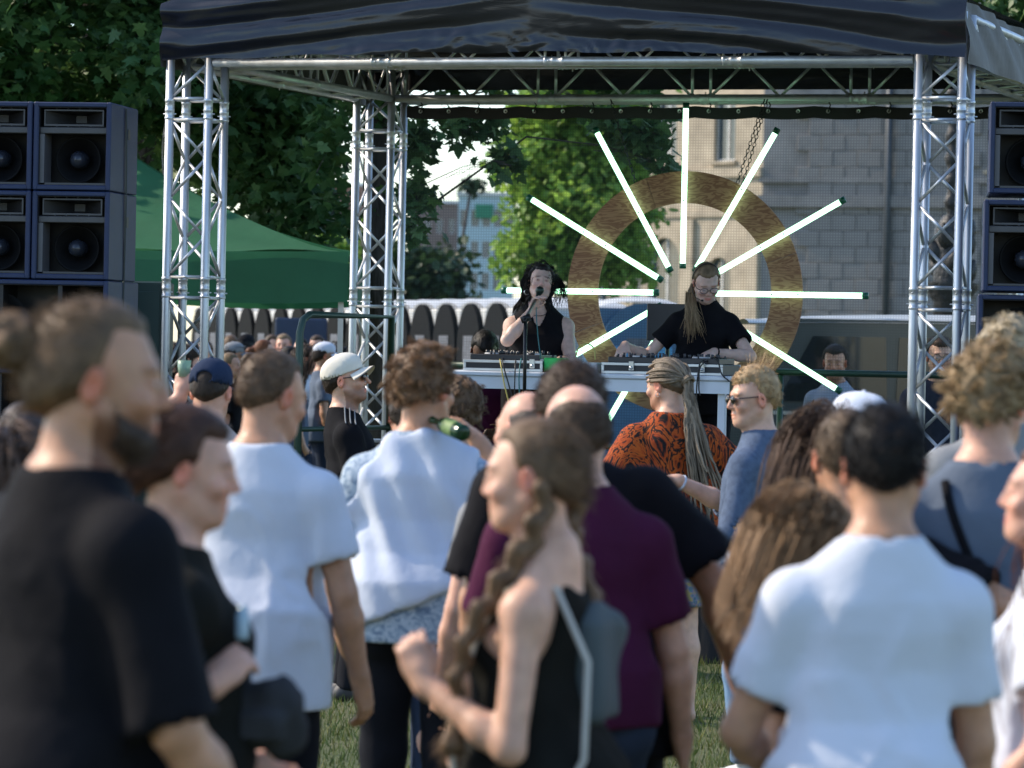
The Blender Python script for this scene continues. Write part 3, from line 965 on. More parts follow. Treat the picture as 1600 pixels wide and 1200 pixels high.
# scrim
def scrim_mat():
    m, nt, b = new_mat('grey_mesh_scrim')
    tc = nd(nt, 'ShaderNodeTexCoord')
    sp = nd(nt, 'ShaderNodeSeparateXYZ'); nt.links.new(tc.outputs['Object'], sp.inputs[0])
    outs = []
    for ax in ('X', 'Z'):
        ml = nd(nt, 'ShaderNodeMath', operation='MULTIPLY'); ml.inputs[1].default_value = 1 / .0175
        nt.links.new(sp.outputs[ax], ml.inputs[0])
        fr = nd(nt, 'ShaderNodeMath', operation='FRACT'); nt.links.new(ml.outputs[0], fr.inputs[0])
        lt = nd(nt, 'ShaderNodeMath', operation='LESS_THAN'); lt.inputs[1].default_value = .34; nt.links.new(fr.outputs[0], lt.inputs[0])
        outs.append(lt)
    mx = nd(nt, 'ShaderNodeMath', operation='MAXIMUM'); nt.links.new(outs[0].outputs[0], mx.inputs[0]); nt.links.new(outs[1].outputs[0], mx.inputs[1])
    op = nd(nt, 'ShaderNodeMapRange'); op.inputs[3].default_value = .02; op.inputs[4].default_value = .26
    nt.links.new(mx.outputs[0], op.inputs[0])
    df = nd(nt, 'ShaderNodeBsdfDiffuse'); df.inputs['Color'].default_value = (.10, .11, .12, 1)
    tl = nd(nt, 'ShaderNodeBsdfTranslucent'); tl.inputs['Color'].default_value = (.08, .085, .09, 1)
    ad = nd(nt, 'ShaderNodeMixShader'); ad.inputs[0].default_value = .5
    nt.links.new(df.outputs[0], ad.inputs[1]); nt.links.new(tl.outputs[0], ad.inputs[2])
    tr = nd(nt, 'ShaderNodeBsdfTransparent')
    ms = nd(nt, 'ShaderNodeMixShader'); nt.links.new(op.outputs[0], ms.inputs[0])
    nt.links.new(tr.outputs[0], ms.inputs[1]); nt.links.new(ad.outputs[0], ms.inputs[2])
    nt.links.new(ms.outputs[0], nt.nodes['Material Output'].inputs['Surface'])
    return m
SCB = SL + .14
scrim = empty('mesh_backdrop', S0, S_ROT); tag(scrim, 'grey see-through mesh sheet hung across the back of the stage', 'backdrop')
mb = MB(); mb.grid(lambda u, v: (.30 + u * 4.3, SCB + .012 * math.sin(u * 14) * v, 3.245 - v * 2.6), 40, 6); mb.build('mesh_cloth', scrim_mat(), scrim)
HEM = M('black_hem', (.012, .012, .014), rough=.7)
mb = MB(); mb.grid(lambda u, v: (.30 + u * 4.3, SCB - .012 + .004 * math.sin(u * 90), 3.285 - .012 * abs(math.sin(u * 3.1416 * 11)) - v * .075), 110, 2); mb.build('hem', HEM, scrim)
EYE = M('eyelet_steel', (.75, .75, .75), rough=.3, metal=.6)
for k in range(22):
    x = .40 + k * .195
    mb = MB(); mb.lathe([(.006, 0), (.013, .002), (.014, .006)], 8, Matrix.Translation((x, SCB - .022, 3.25)) @ Matrix.Rotation(math.pi / 2, 4, 'X')); mb.build('eyelet', EYE, scrim)
    if k % 2 == 0:
        mb = MB(); mb.tube([(x, SCB - .024, 3.25), (x + .012, SCB - .02, 3.29), (x - .006, SCB - .045, 3.335)], .0045, 5); mb.build('tie', HEM, scrim)

# rear rail and side barrier
RAIL = M('dark_green_tube', (.02, .05, .035), rough=.4, metal=.2)
rail = empty('guard_rail', S0, S_ROT); tag(rail, 'dark tubular guard rail along the back edge of the stage', 'railing')
mb = MB(); mb.tube([(.45, SL - .06, 1.60), (SW - .1, SL - .06, 1.60)], .021, 8); mb.build('top_rail', RAIL, rail)
mb = MB(); mb.tube([(.45, SL - .06, 1.1), (SW - .1, SL - .06, 1.1)], .018, 8); mb.build('middle_rail', RAIL, rail)
for x in (.45, 1.6, 2.9, SW - .1):
    mb = MB(); mb.tube([(x, SL - .06, DECK), (x, SL - .06, 1.58)], .02, 8); mb.build('post', RAIL, rail)
fz = 20.9
p0, p1 = at(469, 491, fz), at(612, 480, fz + .9)
bar = empty('barrier', (p0.x, p0.y, 0)); tag(bar, 'dark green tubular barrier left of the stage behind the cream cap', 'barrier')
w = Vector((p1.x - p0.x, p1.y - p0.y, 0)); zt = p0.z
mb = MB(); mb.tube([(0, 0, .0), (0, 0, zt - .10), w * .03 + Vector((0, 0, zt - .03)), w * .1 + Vector((0, 0, zt)), w + Vector((0, 0, zt)), w + Vector((0, 0, 0))], .021, 8); mb.build('tube_frame', RAIL, bar)
for k in range(1, 3):
    mb = MB(); mb.tube([Vector((0, 0, zt * k / 3)), w + Vector((0, 0, zt * k / 3))], .014, 6); mb.build('cross_tube', RAIL, bar)

# ------------------------------------------------------------------ wheel of light
RB = SL - .30
rc_a, rc_z = st_px(1069, 458, RB)
wheel = empty('light_wheel', st(rc_a, RB, rc_z), S_ROT)
tag(wheel, 'round plywood ring carrying twelve glowing white light tubes, hung behind the performers', 'light sculpture')
def ply_mat():
    m, nt, b = new_mat('plywood')
    tc = nd(nt, 'ShaderNodeTexCoord')
    mp = nd(nt, 'ShaderNodeMapping'); mp.inputs['Scale'].default_value = (1.2, 1.0, 5.0)
    nt.links.new(tc.outputs['Object'], mp.inputs[0])
    n1 = nd(nt, 'ShaderNodeTexNoise'); n1.inputs['Scale'].default_value = 3.4; n1.inputs['Detail'].default_value = 3; n1.inputs['Distortion'].default_value = .5
    nt.links.new(mp.outputs[0], n1.inputs['Vector'])
    ml = nd(nt, 'ShaderNodeMath', operation='MULTIPLY'); ml.inputs[1].default_value = 60
    nt.links.new(n1.outputs['Fac'], ml.inputs[0])
    sn = nd(nt, 'ShaderNodeMath', operation='SINE'); nt.links.new(ml.outputs[0], sn.inputs[0])
    rp = nd(nt, 'ShaderNodeValToRGB')
    rp.color_ramp.elements[0].position = .25; rp.color_ramp.elements[0].color = (.31, .145, .08, 1)
    rp.color_ramp.elements[1].position = .75; rp.color_ramp.elements[1].color = (.19, .070, .036, 1)
    mr = nd(nt, 'ShaderNodeMapRange'); mr.inputs[1].default_value = -1
    nt.links.new(sn.outputs[0], mr.inputs[0]); nt.links.new(mr.outputs[0], rp.inputs[0])
    nt.links.new(rp.outputs[0], b.inputs['Base Color'])
    b.inputs['Roughness'].default_value = .6
    return m
PLY = ply_mat()
RO, RI = .765, .565
NS = 4
for k in range(NS):
    t0_, t1_ = 2 * math.pi * k / NS + .35, 2 * math.pi * (k + 1) / NS + .35 - .004
    n = 22
    mb = MB()
    vs = []
    for i in range(n + 1):
        t = t0_ + (t1_ - t0_) * i / n
        for (r, y) in ((RO, -.009), (RO, .009), (RI, .009), (RI, -.009)):
            vs.append((r * math.cos(t), y, r * math.sin(t)))
    fs = [(i * 4 + j, i * 4 + (j + 1) % 4, i * 4 + 4 + (j + 1) % 4, i * 4 + 4 + j) for i in range(n) for j in range(4)]
    fs += [(0, 1, 2, 3), tuple(n * 4 + j for j in range(4))]
    mb._add(vs, fs); mb.build('ring_segment', PLY, wheel)
def emit_mat(name, col, s):
    m = bpy.data.materials.new(name); m.use_nodes = True
    nt = m.node_tree; nt.nodes.remove(nt.nodes['Principled BSDF'])
    e = nt.nodes.new('ShaderNodeEmission'); e.inputs[0].default_value = (*col, 1); e.inputs[1].default_value = s
    nt.links.new(e.outputs[0], nt.nodes['Material Output'].inputs['Surface'])
    return m
TUBE = emit_mat('lit_tube', (.46, 1.0, .64), 1.7)
CAPM = M('tube_end_cap', (.01, .12, .07), rough=.35)
CLIP = M('tube_clip', (.25, .25, .25), rough=.4, metal=.5)
for k in range(12):
    t = 2 * math.pi * k / 12 + math.pi / 2
    d = Vector((math.cos(t), 0, math.sin(t)))
    r0, r1 = .165, 1.185
    y = -.045
    mb = MB(); mb.tube([d * (r0 + .02) + Vector((0, y, 0)), d * (r1 - .03) + Vector((0, y, 0))], .0175, 12); tb_ = mb.build('light_tube', TUBE, wheel)
    mb = MB(); mb.tube([d * (r0 - .012) + Vector((0, y, 0)), d * (r0 + .019) + Vector((0, y, 0))], .0215, 12); mb.build('end_cap', CAPM, tb_)
    mb = MB(); mb.tube([d * (r1 - .029) + Vector((0, y, 0)), d * (r1 + .006) + Vector((0, y, 0))], .0215, 12)
    mb.build('end_cap', CAPM, tb_)
    for r in (RI + .015, RO - .015):
        p = d * r
        mb = MB(); mb.tube([p + Vector((0, -.01, 0)), p + Vector((0, y - .0215, 0))], .006, 5); mb.build('clip', CLIP, tb_)
CHN = M('dark_chain', (.03, .03, .035), rough=.4, metal=.7)
def chain(p, q, parent, n):
    p, q = Vector(p), Vector(q)
    mb = MB()
    d = (q - p) / n
    for i in range(n):
        c = p + d * (i + .5)
        ax = d.normalized(); sd = Vector((0, 1, 0)) if i % 2 else ax.cross(Vector((0, 1, 0))).normalized()
        L, Wd = d.length * .62, .009
        mb.tube([c - ax * L, c - ax * L * .6 + sd * Wd, c + ax * L * .6 + sd * Wd, c + ax * L, c + ax * L * .6 - sd * Wd, c - ax * L * .6 - sd * Wd, c - ax * L], .0028, 4, cap=False)
    mb.build('chain', CHN, parent)
ztp = BZ - .03 - rc_z
chain((.33, 0, .69), (.50, -.02, ztp), wheel, 22)
chain((.36, .01, .675), (.515, -.01, ztp), wheel, 22)
chain((-.33, 0, .69), (-.50, -.02, ztp), wheel, 22)

# ------------------------------------------------------------------ DJ table and gear
TB = .62                                   # front edge depth
ta0, tzt = st_px(628, 578, TB); ta1, _ = st_px(1141, 590, TB)
tzt = st_px(900, 583, TB)[1]
WH = M('white_table_laminate', (.62, .66, .72), rough=.4, var=.05)
table = empty('table', st((ta0 + ta1) / 2, TB + .36, DECK), S_ROT); tag(table, 'long white folding table carrying the DJ equipment', 'table')
hw = (ta1 - ta0) / 2
th = tzt - DECK
mb = MB(); mb.box((-hw, -.36, th - .028), (hw, .36, th), .006); mb.build('table_top', WH, table)
mb = MB(); mb.box((-hw + .01, -.348, th - .1), (hw - .01, -.33, th - .030)); mb.box((-hw + .01, .33, th - .1), (hw - .01, .348, th - .030)); mb.build('apron', WH, table)
for sx in (-1, 1):
    for sy in (-1, 1):
        mb = MB(); mb.box((sx * (hw - .06) - .022, sy * .3 - .022, 0), (sx * (hw - .06) + .022, sy * .3 + .022, th - .032), .004); mb.build('leg', WH, table)
CASE = M('flight_case_black', (.014, .016, .022), rough=.45, var=.2)
EDGE = M('case_aluminium_edge', (.62, .64, .66), rough=.35, metal=.6)
KNOB = M('knob_plastic', (.03, .03, .035), rough=.4)
KNOBW = M('knob_pale', (.5, .5, .5), rough=.4)
LATCH = M('butterfly_latch', (.5, .52, .54), rough=.3, metal=.9)
def flight_case(label, a0, a1, b0, b1, h, seed, latches):
    r = random.Random(seed)
    c = empty('flight_case', st((a0 + a1) / 2, (b0 + b1) / 2, tzt + .002), S_ROT); tag(c, label, 'flight case', 'flight cases on the table')
    w, d = (a1 - a0) / 2, (b1 - b0) / 2
    mb = MB(); mb.box((-w + .006, -d + .006, .0), (w - .006, d - .006, h), .004); mb.build('case_body', CASE, c)
    mb = MB()
    for z in (.0, h - .014):
        mb.box((-w, -d, z), (w, -d + .0055, z + .016), .002); mb.box((-w, d - .0055, z), (w, d, z + .016), .002)
    for sx in (-1, 1):
        mb.box((sx * w - (.016 if sx > 0 else 0), -d - .001, .0165), (sx * w + (.016 if sx < 0 else 0), -d + .0045, h - .0145), .002)
    mb.build('edge_profile', EDGE, c)
    for x in latches:
        mb = MB(); mb.box((x - .016, -d - .008, h * .3), (x + .016, -d - .0015, h + .012), .003); mb.tube([(x, -d - .008, h * .55), (x, -d - .014, h * .55)], .01, 8); mb.build('latch', LATCH, c)
    mb = MB(); mb.box((-w + .03, -d + .03, h + .001), (w - .03, d - .03, h + .035), .004); mb.build('control_surface', KNOB, c)
    mb = MB()
    for k in range(46):
        x, y = r.uniform(-w + .05, w - .05), r.uniform(-d + .04, d - .05)
        mb.tube([(x, y, h + .033), (x, y, h + .05 + r.uniform(0, .012))], r.choice((.005, .007, .009)), 6)
    kn = mb.build('knobs', KNOB, c); kn['kind'] = 'stuff'
    for sx in (-.5, .5):
        mb = MB(); mb.lathe([(.0, .038), (.05, .038), (.052, .036), (.052, .03)], 20, Matrix.Translation((sx * w, -.01, h + .0055))); mb.build('jog_wheel', KNOBW, c)
    return c
a0, _ = st_px(722, 570, TB + .03); a1, _ = st_px(846, 570, TB + .03)
flight_case('black flight case with mixer in front of the singer', a0, a1, TB + .05, TB + .45, .062, 1, (.18,))
a0, _ = st_px(938, 570, TB + .03); a1, _ = st_px(1128, 570, TB + .03)
flight_case('long black flight case with two latches in front of the woman with glasses', a0, a1, TB + .05, TB + .45, .062, 2, (-.18, .24))
ga, gz = st_px(868, 568, TB + .1)
GRN = M('green_plastic', (.04, .55, .12), rough=.4)
gb = empty('effect_box', st(ga, TB + .14, tzt + .002), S_ROT); tag(gb, 'small bright green box on the table beside the microphone stand', 'box')
mb = MB(); mb.box((-.07, -.05, 0), (.055, .05, .082), .006); mb.build('box_body', GRN, gb)
mb = MB(); mb.box((-.092, -.052, 0), (-.072, .04, .075), .004); mb.build('side_plate', KNOBW, gb)
for x in (-.03, .02):
    mb = MB(); mb.tube([(x, 0, .083), (x, 0, .098)], .009, 8); mb.build('knob', KNOB, gb)
a2, _ = st_px(905, 568, TB + .2)
sq = empty('audio_interface', st(a2, TB + .25, tzt + .002), S_ROT); tag(sq, 'pale grey audio interface between the two flight cases', 'audio device')
mb = MB(); mb.box((-.12, -.09, 0), (.12, .09, .06), .005); mb.build('housing', KNOBW, sq)
for x in (-.08, -.03, .02, .07):
    mb = MB(); mb.tube([(x, -.09, .03), (x, -.102, .03)], .01, 8); mb.build('knob', KNOB, sq)
CBL = {'black': M('cable_black', (.01, .01, .012), rough=.5), 'teal': M('cable_teal', (.02, .14, .15), rough=.5), 'yellow': M('cable_yellow', (.45, .38, .10), rough=.5), 'grey': M('cable_grey', (.3, .3, .3), rough=.5)}
def cable(label, pts, col, r=.0042, group='cables hanging from the table'):
    # a smooth curve through the given points
    P = [Vector(p) for p in pts]
    Q = []
    for i in range(len(P) - 1):
        p0, p1, p2, p3 = P[max(i - 1, 0)], P[i], P[i + 1], P[min(i + 2, len(P) - 1)]
        for k in range(6):
            t = k / 6
            Q.append(.5 * ((2 * p1) + (p2 - p0) * t + (2 * p0 - 5 * p1 + 4 * p2 - p3) * t * t + (3 * p1 - p0 - 3 * p2 + p3) * t ** 3))
    Q.append(P[-1])
    mb = MB(); mb.tube(Q, r, 6)
    o = mb.build('cable', CBL[col]); tag(o, label, 'cable', group)
def sp(u, v, b): 
    a, z = st_px(u, v, b); return st(a, b, z)
cable('yellow cable hanging over the table edge left of the microphone stand', [sp(781, 560, TB + .1), sp(783, 572, TB - .01), sp(788, 600, TB - .02), sp(797, 640, TB - .03), sp(802, 690, TB - .02)], 'yellow')
cable('black cable beside the yellow cable', [sp(785, 558, TB + .1), sp(786, 570, TB - .012), sp(796, 605, TB - .02), sp(804, 640, TB - .02), sp(806, 720, TB)], 'black')
cable('teal cable looping in front of the table by the microphone stand', [sp(815, 558, TB + .1), sp(812, 575, TB - .012), sp(811, 600, TB - .03), sp(814, 650, TB - .02), sp(818, 720, TB)], 'teal')
cable('black cable between the teal cable and the microphone stand', [sp(806, 560, TB + .1), sp(805, 575, TB - .012), sp(804, 620, TB - .02), sp(806, 700, TB)], 'black')
cable('black cable curving down right of the green box', [sp(866, 580, TB - .012), sp(858, 590, TB - .02), sp(846, 608, TB - .02), sp(842, 650, TB)], 'black')
cable('yellow cable arching up behind the pale audio interface', [sp(900, 556, TB + .25), sp(905, 542, TB + .28), sp(918, 537, TB + .3), sp(928, 545, TB + .3), sp(930, 562, TB + .3)], 'yellow')
cable('black cable looping from the right hand of the woman with glasses', [sp(1112, 556, TB + .2), sp(1122, 566, TB + .02), sp(1128, 585, TB - .012), sp(1140, 596, TB - .02)], 'black')
cable('black cable hanging under the right flight case', [sp(1100, 562, TB + .1), sp(1093, 570, TB - .012), sp(1089, 600, TB - .02), sp(1088, 625, TB - .02)], 'black')
cable('black cable beside the one under the right flight case', [sp(1108, 562, TB + .1), sp(1094, 574, TB - .012), sp(1092, 605, TB - .02), sp(1094, 618, TB - .02)], 'black')
mb = MB(); mb.box((-.13, -.008, -.11), (.13, .008, .12), .005)
la, lz = st_px(1046, 500, RB - .25)
mon = empty('monitor_screen', st(la, RB - .30, lz - .02), S_ROT); tag(mon, 'small black screen standing behind the woman with glasses', 'screen')
mb.build('screen_housing', KNOB, mon)
mb = MB(); mb.tube([(0, .02, -.1), (0, .03, DECK - lz + .02)], .014, 8); mb.build('stand', KNOB, mon)

# ------------------------------------------------------------------ loudspeakers
SPK = M('blue_speaker_paint', (.008, .020, .068), rough=.55, var=.12, vscale=12, bump=.25, bscale=160, bdist=.002)
SPB = M('speaker_black', (.008, .008, .010), rough=.5, var=.2)
HORN = M('horn_black', (.016, .016, .018), rough=.42)
CONE = M('woofer_cone', (.004, .004, .005), rough=.7, spec=.2)
CAPD = M('woofer_cap', (.03, .035, .05), rough=.22)
FRAME_G = M('grille_frame_metal', (.07, .07, .075), rough=.45, metal=.4)
def speaker_proto(w, h, d, kind):
    root = empty('loudspeaker')
    t = .028
    mb = MB()
    mb.box((-w / 2, 0, 0), (-w / 2 + t, d, h), .006); mb.box((w / 2 - t, 0, 0), (w / 2, d, h), .006)
    mb.box((-w / 2 + t - .006, .0015, 0.0015), (w / 2 - t + .006, d, t), .005); mb.box((-w / 2 + t - .006, .0015, h - t), (w / 2 - t + .006, d, h - .0015), .005)
    mb.box((-w / 2 + t - .002, d * .6, t - .002), (w / 2 - t + .002, d - .004, h - t + .002))
    mb.build('cabinet', SPK, root)
    mb = MB()
    mb.box((-w / 2 + t, d * .44, t), (w / 2 - t, d * .59, h - t))
    mb.box((-w / 2 + t, .016, t), (-w / 2 + t + .003, d * .44, h - t)); mb.box((w / 2 - t - .003, .016, t), (w / 2 - t, d * .44, h - t))
    mb.box((-w / 2 + t + .003, .016, t), (w / 2 - t - .003, d * .44, t + .003)); mb.box((-w / 2 + t + .003, .016, h - t - .003), (w / 2 - t - .003, d * .44, h - t))
    mb.build('black_lining', SPB, root)
    if kind == 'top':
        zs = h * .68
        mb = MB(); mb.box((-w / 2 + t, .03, zs - .018), (w / 2 - t, .09, zs + .018), .004); mb.build('divider', FRAME_G, root)
        # rectangular horn funnel
        x1, z0, z1 = w / 2 - t - .03, zs + .034, h - t - .02
        zc = (z0 + z1) / 2
        mb = MB()
        o_ = [(-x1, .045, z0), (x1, .045, z0), (x1, .045, z1), (-x1, .045, z1)]
        i_ = [(-.03, .20, zc - .02), (.03, .20, zc - .02), (.03, .20, zc + .02), (-.03, .20, zc + .02)]
        for k in range(4):
            mb.quad(o_[k], o_[(k + 1) % 4], i_[(k + 1) % 4], i_[k])
        mb.quad(*i_)
        hn = mb.build('horn', HORN, root)
        mb = MB()
        for (lo, hi) in (((-x1 - .008, .036, z0 - .01), (x1 + .008, .044, z0)), ((-x1 - .008, .036, z1), (x1 + .008, .044, z1 + .008)), ((-x1 - .008, .036, z0), (-x1, .044, z1)), ((x1, .036, z0), (x1 + .008, .044, z1))):
            mb.box(lo, hi)
        for x in (-.6, -.2, .2, .6):
            for z in (z0 - .012, z1 + .012):
                mb.tube([(x * x1, .036, z), (x * x1, .030, z)], .004, 6)
        mb.build('horn_rim', FRAME_G, hn)
        zc2, rr = (t + zs - .018) / 2 + .004, min(w / 2 - t - .02, (zs - t) / 2 - .02)
        mt = Matrix.Translation((0, .15, zc2)) @ Matrix.Rotation(-math.pi / 2, 4, 'X')
        mb = MB(); mb.lathe([(rr, 0), (rr * .97, -.008), (rr * .9, .0), (rr * .3, .075)], 28, mt); wf = mb.build('woofer', CONE, root)
        mt = Matrix.Translation((0, .14, zc2)) @ Matrix.Rotation(math.pi / 2, 4, 'X')
        mb = MB(); mb.lathe([(.052, -.06), (.05, -.02), (.042, .015), (.026, .035), (.0, .042)], 18, mt); mb.build('phase_plug', CAPD, wf)
        mb = MB(); mb.box((-w / 2 + t, .028, t + .012), (-w / 2 + t + .028, .18, zs - .02)); mb.build('side_baffle', M('baffle_grey', (.10, .10, .11), rough=.5), root)
        mb = MB(); mb.box((-w / 2 + t + .03, .034, t + .004), (w / 2 - t - .01, .042, t + .014)); mb.build('lower_trim', FRAME_G, root)
    else:
        for x in (-.17, .17):
            mb = MB(); mb.box((x * w / .9 - .012, .02, t), (x * w / .9 + .012, d * .45, h - t)); mb.build('baffle', SPB, root)
        for sx in (-1, 1):
            mt = Matrix.Translation((sx * w * .24, .12, h / 2)) @ Matrix.Rotation(-math.pi / 2, 4, 'X')
            rr = min(h / 2 - t - .02, w * .2)
            mb = MB(); mb.lathe([(rr, 0), (rr * .9, -.006), (rr * .3, .07), (0, .06)], 24, mt); mb.build('woofer', CONE, root)
    for sx in (-1, 1):
        mb = MB(); mb.box((sx * (w / 2 + .0015) - .001, d * .62, h * .62), (sx * (w / 2 + .0015) + .001, d * .70, h * .74)); mb.build('handle_slot', SPB, root)
    return root
tops = speaker_proto(.435, .483, .62, 'top')
subs = speaker_proto(.88, .483, .70, 'sub')
used = {}
def put_speaker(proto, loc, rz, label, group):
    k = proto.name
    o = proto if k not in used else copy_tree(proto)
    used[k] = 1
    o.location = loc; o.rotation_euler = (0, 0, rz)
    tag(o, label, 'loudspeaker', group)
ZL = 21.0
q = at(111, 298, ZL)
lx, ltop = q.x, at(111, 158, ZL).z
LR = R(-8)
cs_, sn_ = math.cos(LR), math.sin(LR)
for j, nm in enumerate(('top', 'second')):
    z = ltop - .487 * (j + 1)
    put_speaker(tops, (lx, ZL, z), LR, 'blue horn loudspeaker, %s row of the left stack nearest the stage' % nm, 'left loudspeaker stack')
    put_speaker(tops, (lx - .444 * cs_, ZL - .444 * sn_, z), LR, 'blue horn loudspeaker cut by the left edge, %s row of the left stack' % nm, 'left loudspeaker stack')
for j in range(4):
    z = ltop - .487 * (j + 3)
    put_speaker(subs, (lx - .222 * cs_, ZL - .222 * sn_, z), LR, 'wide blue bass loudspeaker in the left stack, %s below the horn speakers' % ('directly', 'second', 'third', 'lowest')[j], 'left loudspeaker stack')
mb = MB()
sx_ = .2175 + .006
def lp_(x, y): return Vector((lx + x * cs_ - y * sn_, ZL + x * sn_ + y * cs_, 0))
mb.grid(lambda u, v: tuple(lp_(sx_ + .004 * math.sin(v * 9), .30 + u * .035 + .03 * math.sin(v * 3)) + Vector((0, 0, ltop - .02 - v * 2.2))), 1, 24)
o = mb.build('ratchet_strap', M('strap_webbing', (.02, .03, .035), rough=.8)); tag(o, 'dark webbing strap hanging down the side of the left loudspeaker stack', 'strap')
ZR = 20.2
for (u, v, nm) in ((1543, 151, 'top'), (1533, 304, 'second')):
    c = at(u, v, ZR)
    put_speaker(tops, (c.x + .235, ZR, c.z - .487 * 1.04), R(-6), 'blue horn loudspeaker, %s row of the right stack' % nm, 'right loudspeaker stack')
    put_speaker(tops, (c.x + .235 + .45, ZR - .04, c.z - .487 * 1.04), R(-6), 'blue horn loudspeaker cut off by the right edge, %s row of the right stack' % nm, 'right loudspeaker stack')
rb = at(1526, 458, ZR)
for j in range(4):
    put_speaker(subs, (rb.x + .45, ZR, rb.z - .487 * (j + 1) - .004 * j), R(-6), 'wide blue bass loudspeaker in the right stack, %s below the horn speakers' % ('directly', 'second', 'third', 'lowest')[j], 'right loudspeaker stack')
ce = at(228, 440, 22.4)
c = empty('equipment_case', (ce.x, 22.4, 0)); tag(c, 'dark green tall equipment case between left loudspeakers and truss', 'case')
mb = MB(); mb.box((-.12, -.2, 0), (.13, .4, ce.z), .01); mb.build('case_body', M('case_dark_green', (.01, .035, .03), rough=.5), c)
mb = MB(); mb.box((-.10, -.206, .1), (.10, -.2015, ce.z - .06), .002); mb.build('front_panel', M('case_dark_green', (.01, .035, .03)), c)
# ------------------------------------------------------------------ implicit surfaces: fields on a rectilinear grid, meshed by surface nets
f32 = np.float32
def axis_steps(lo, hi, step, fine=()):
    """grid coordinates from lo to hi, finer inside the given (a, b, step) ranges"""
    out = [lo]; p = lo
    while p < hi:
        s = step
        for a, b, q in fine:
            if a - 1e-6 <= p <= b: s = min(s, q)
            elif p < a < p + s: s = min(s, max(a - p, q))
        p += s; out.append(p)
    return np.array(out, f32)

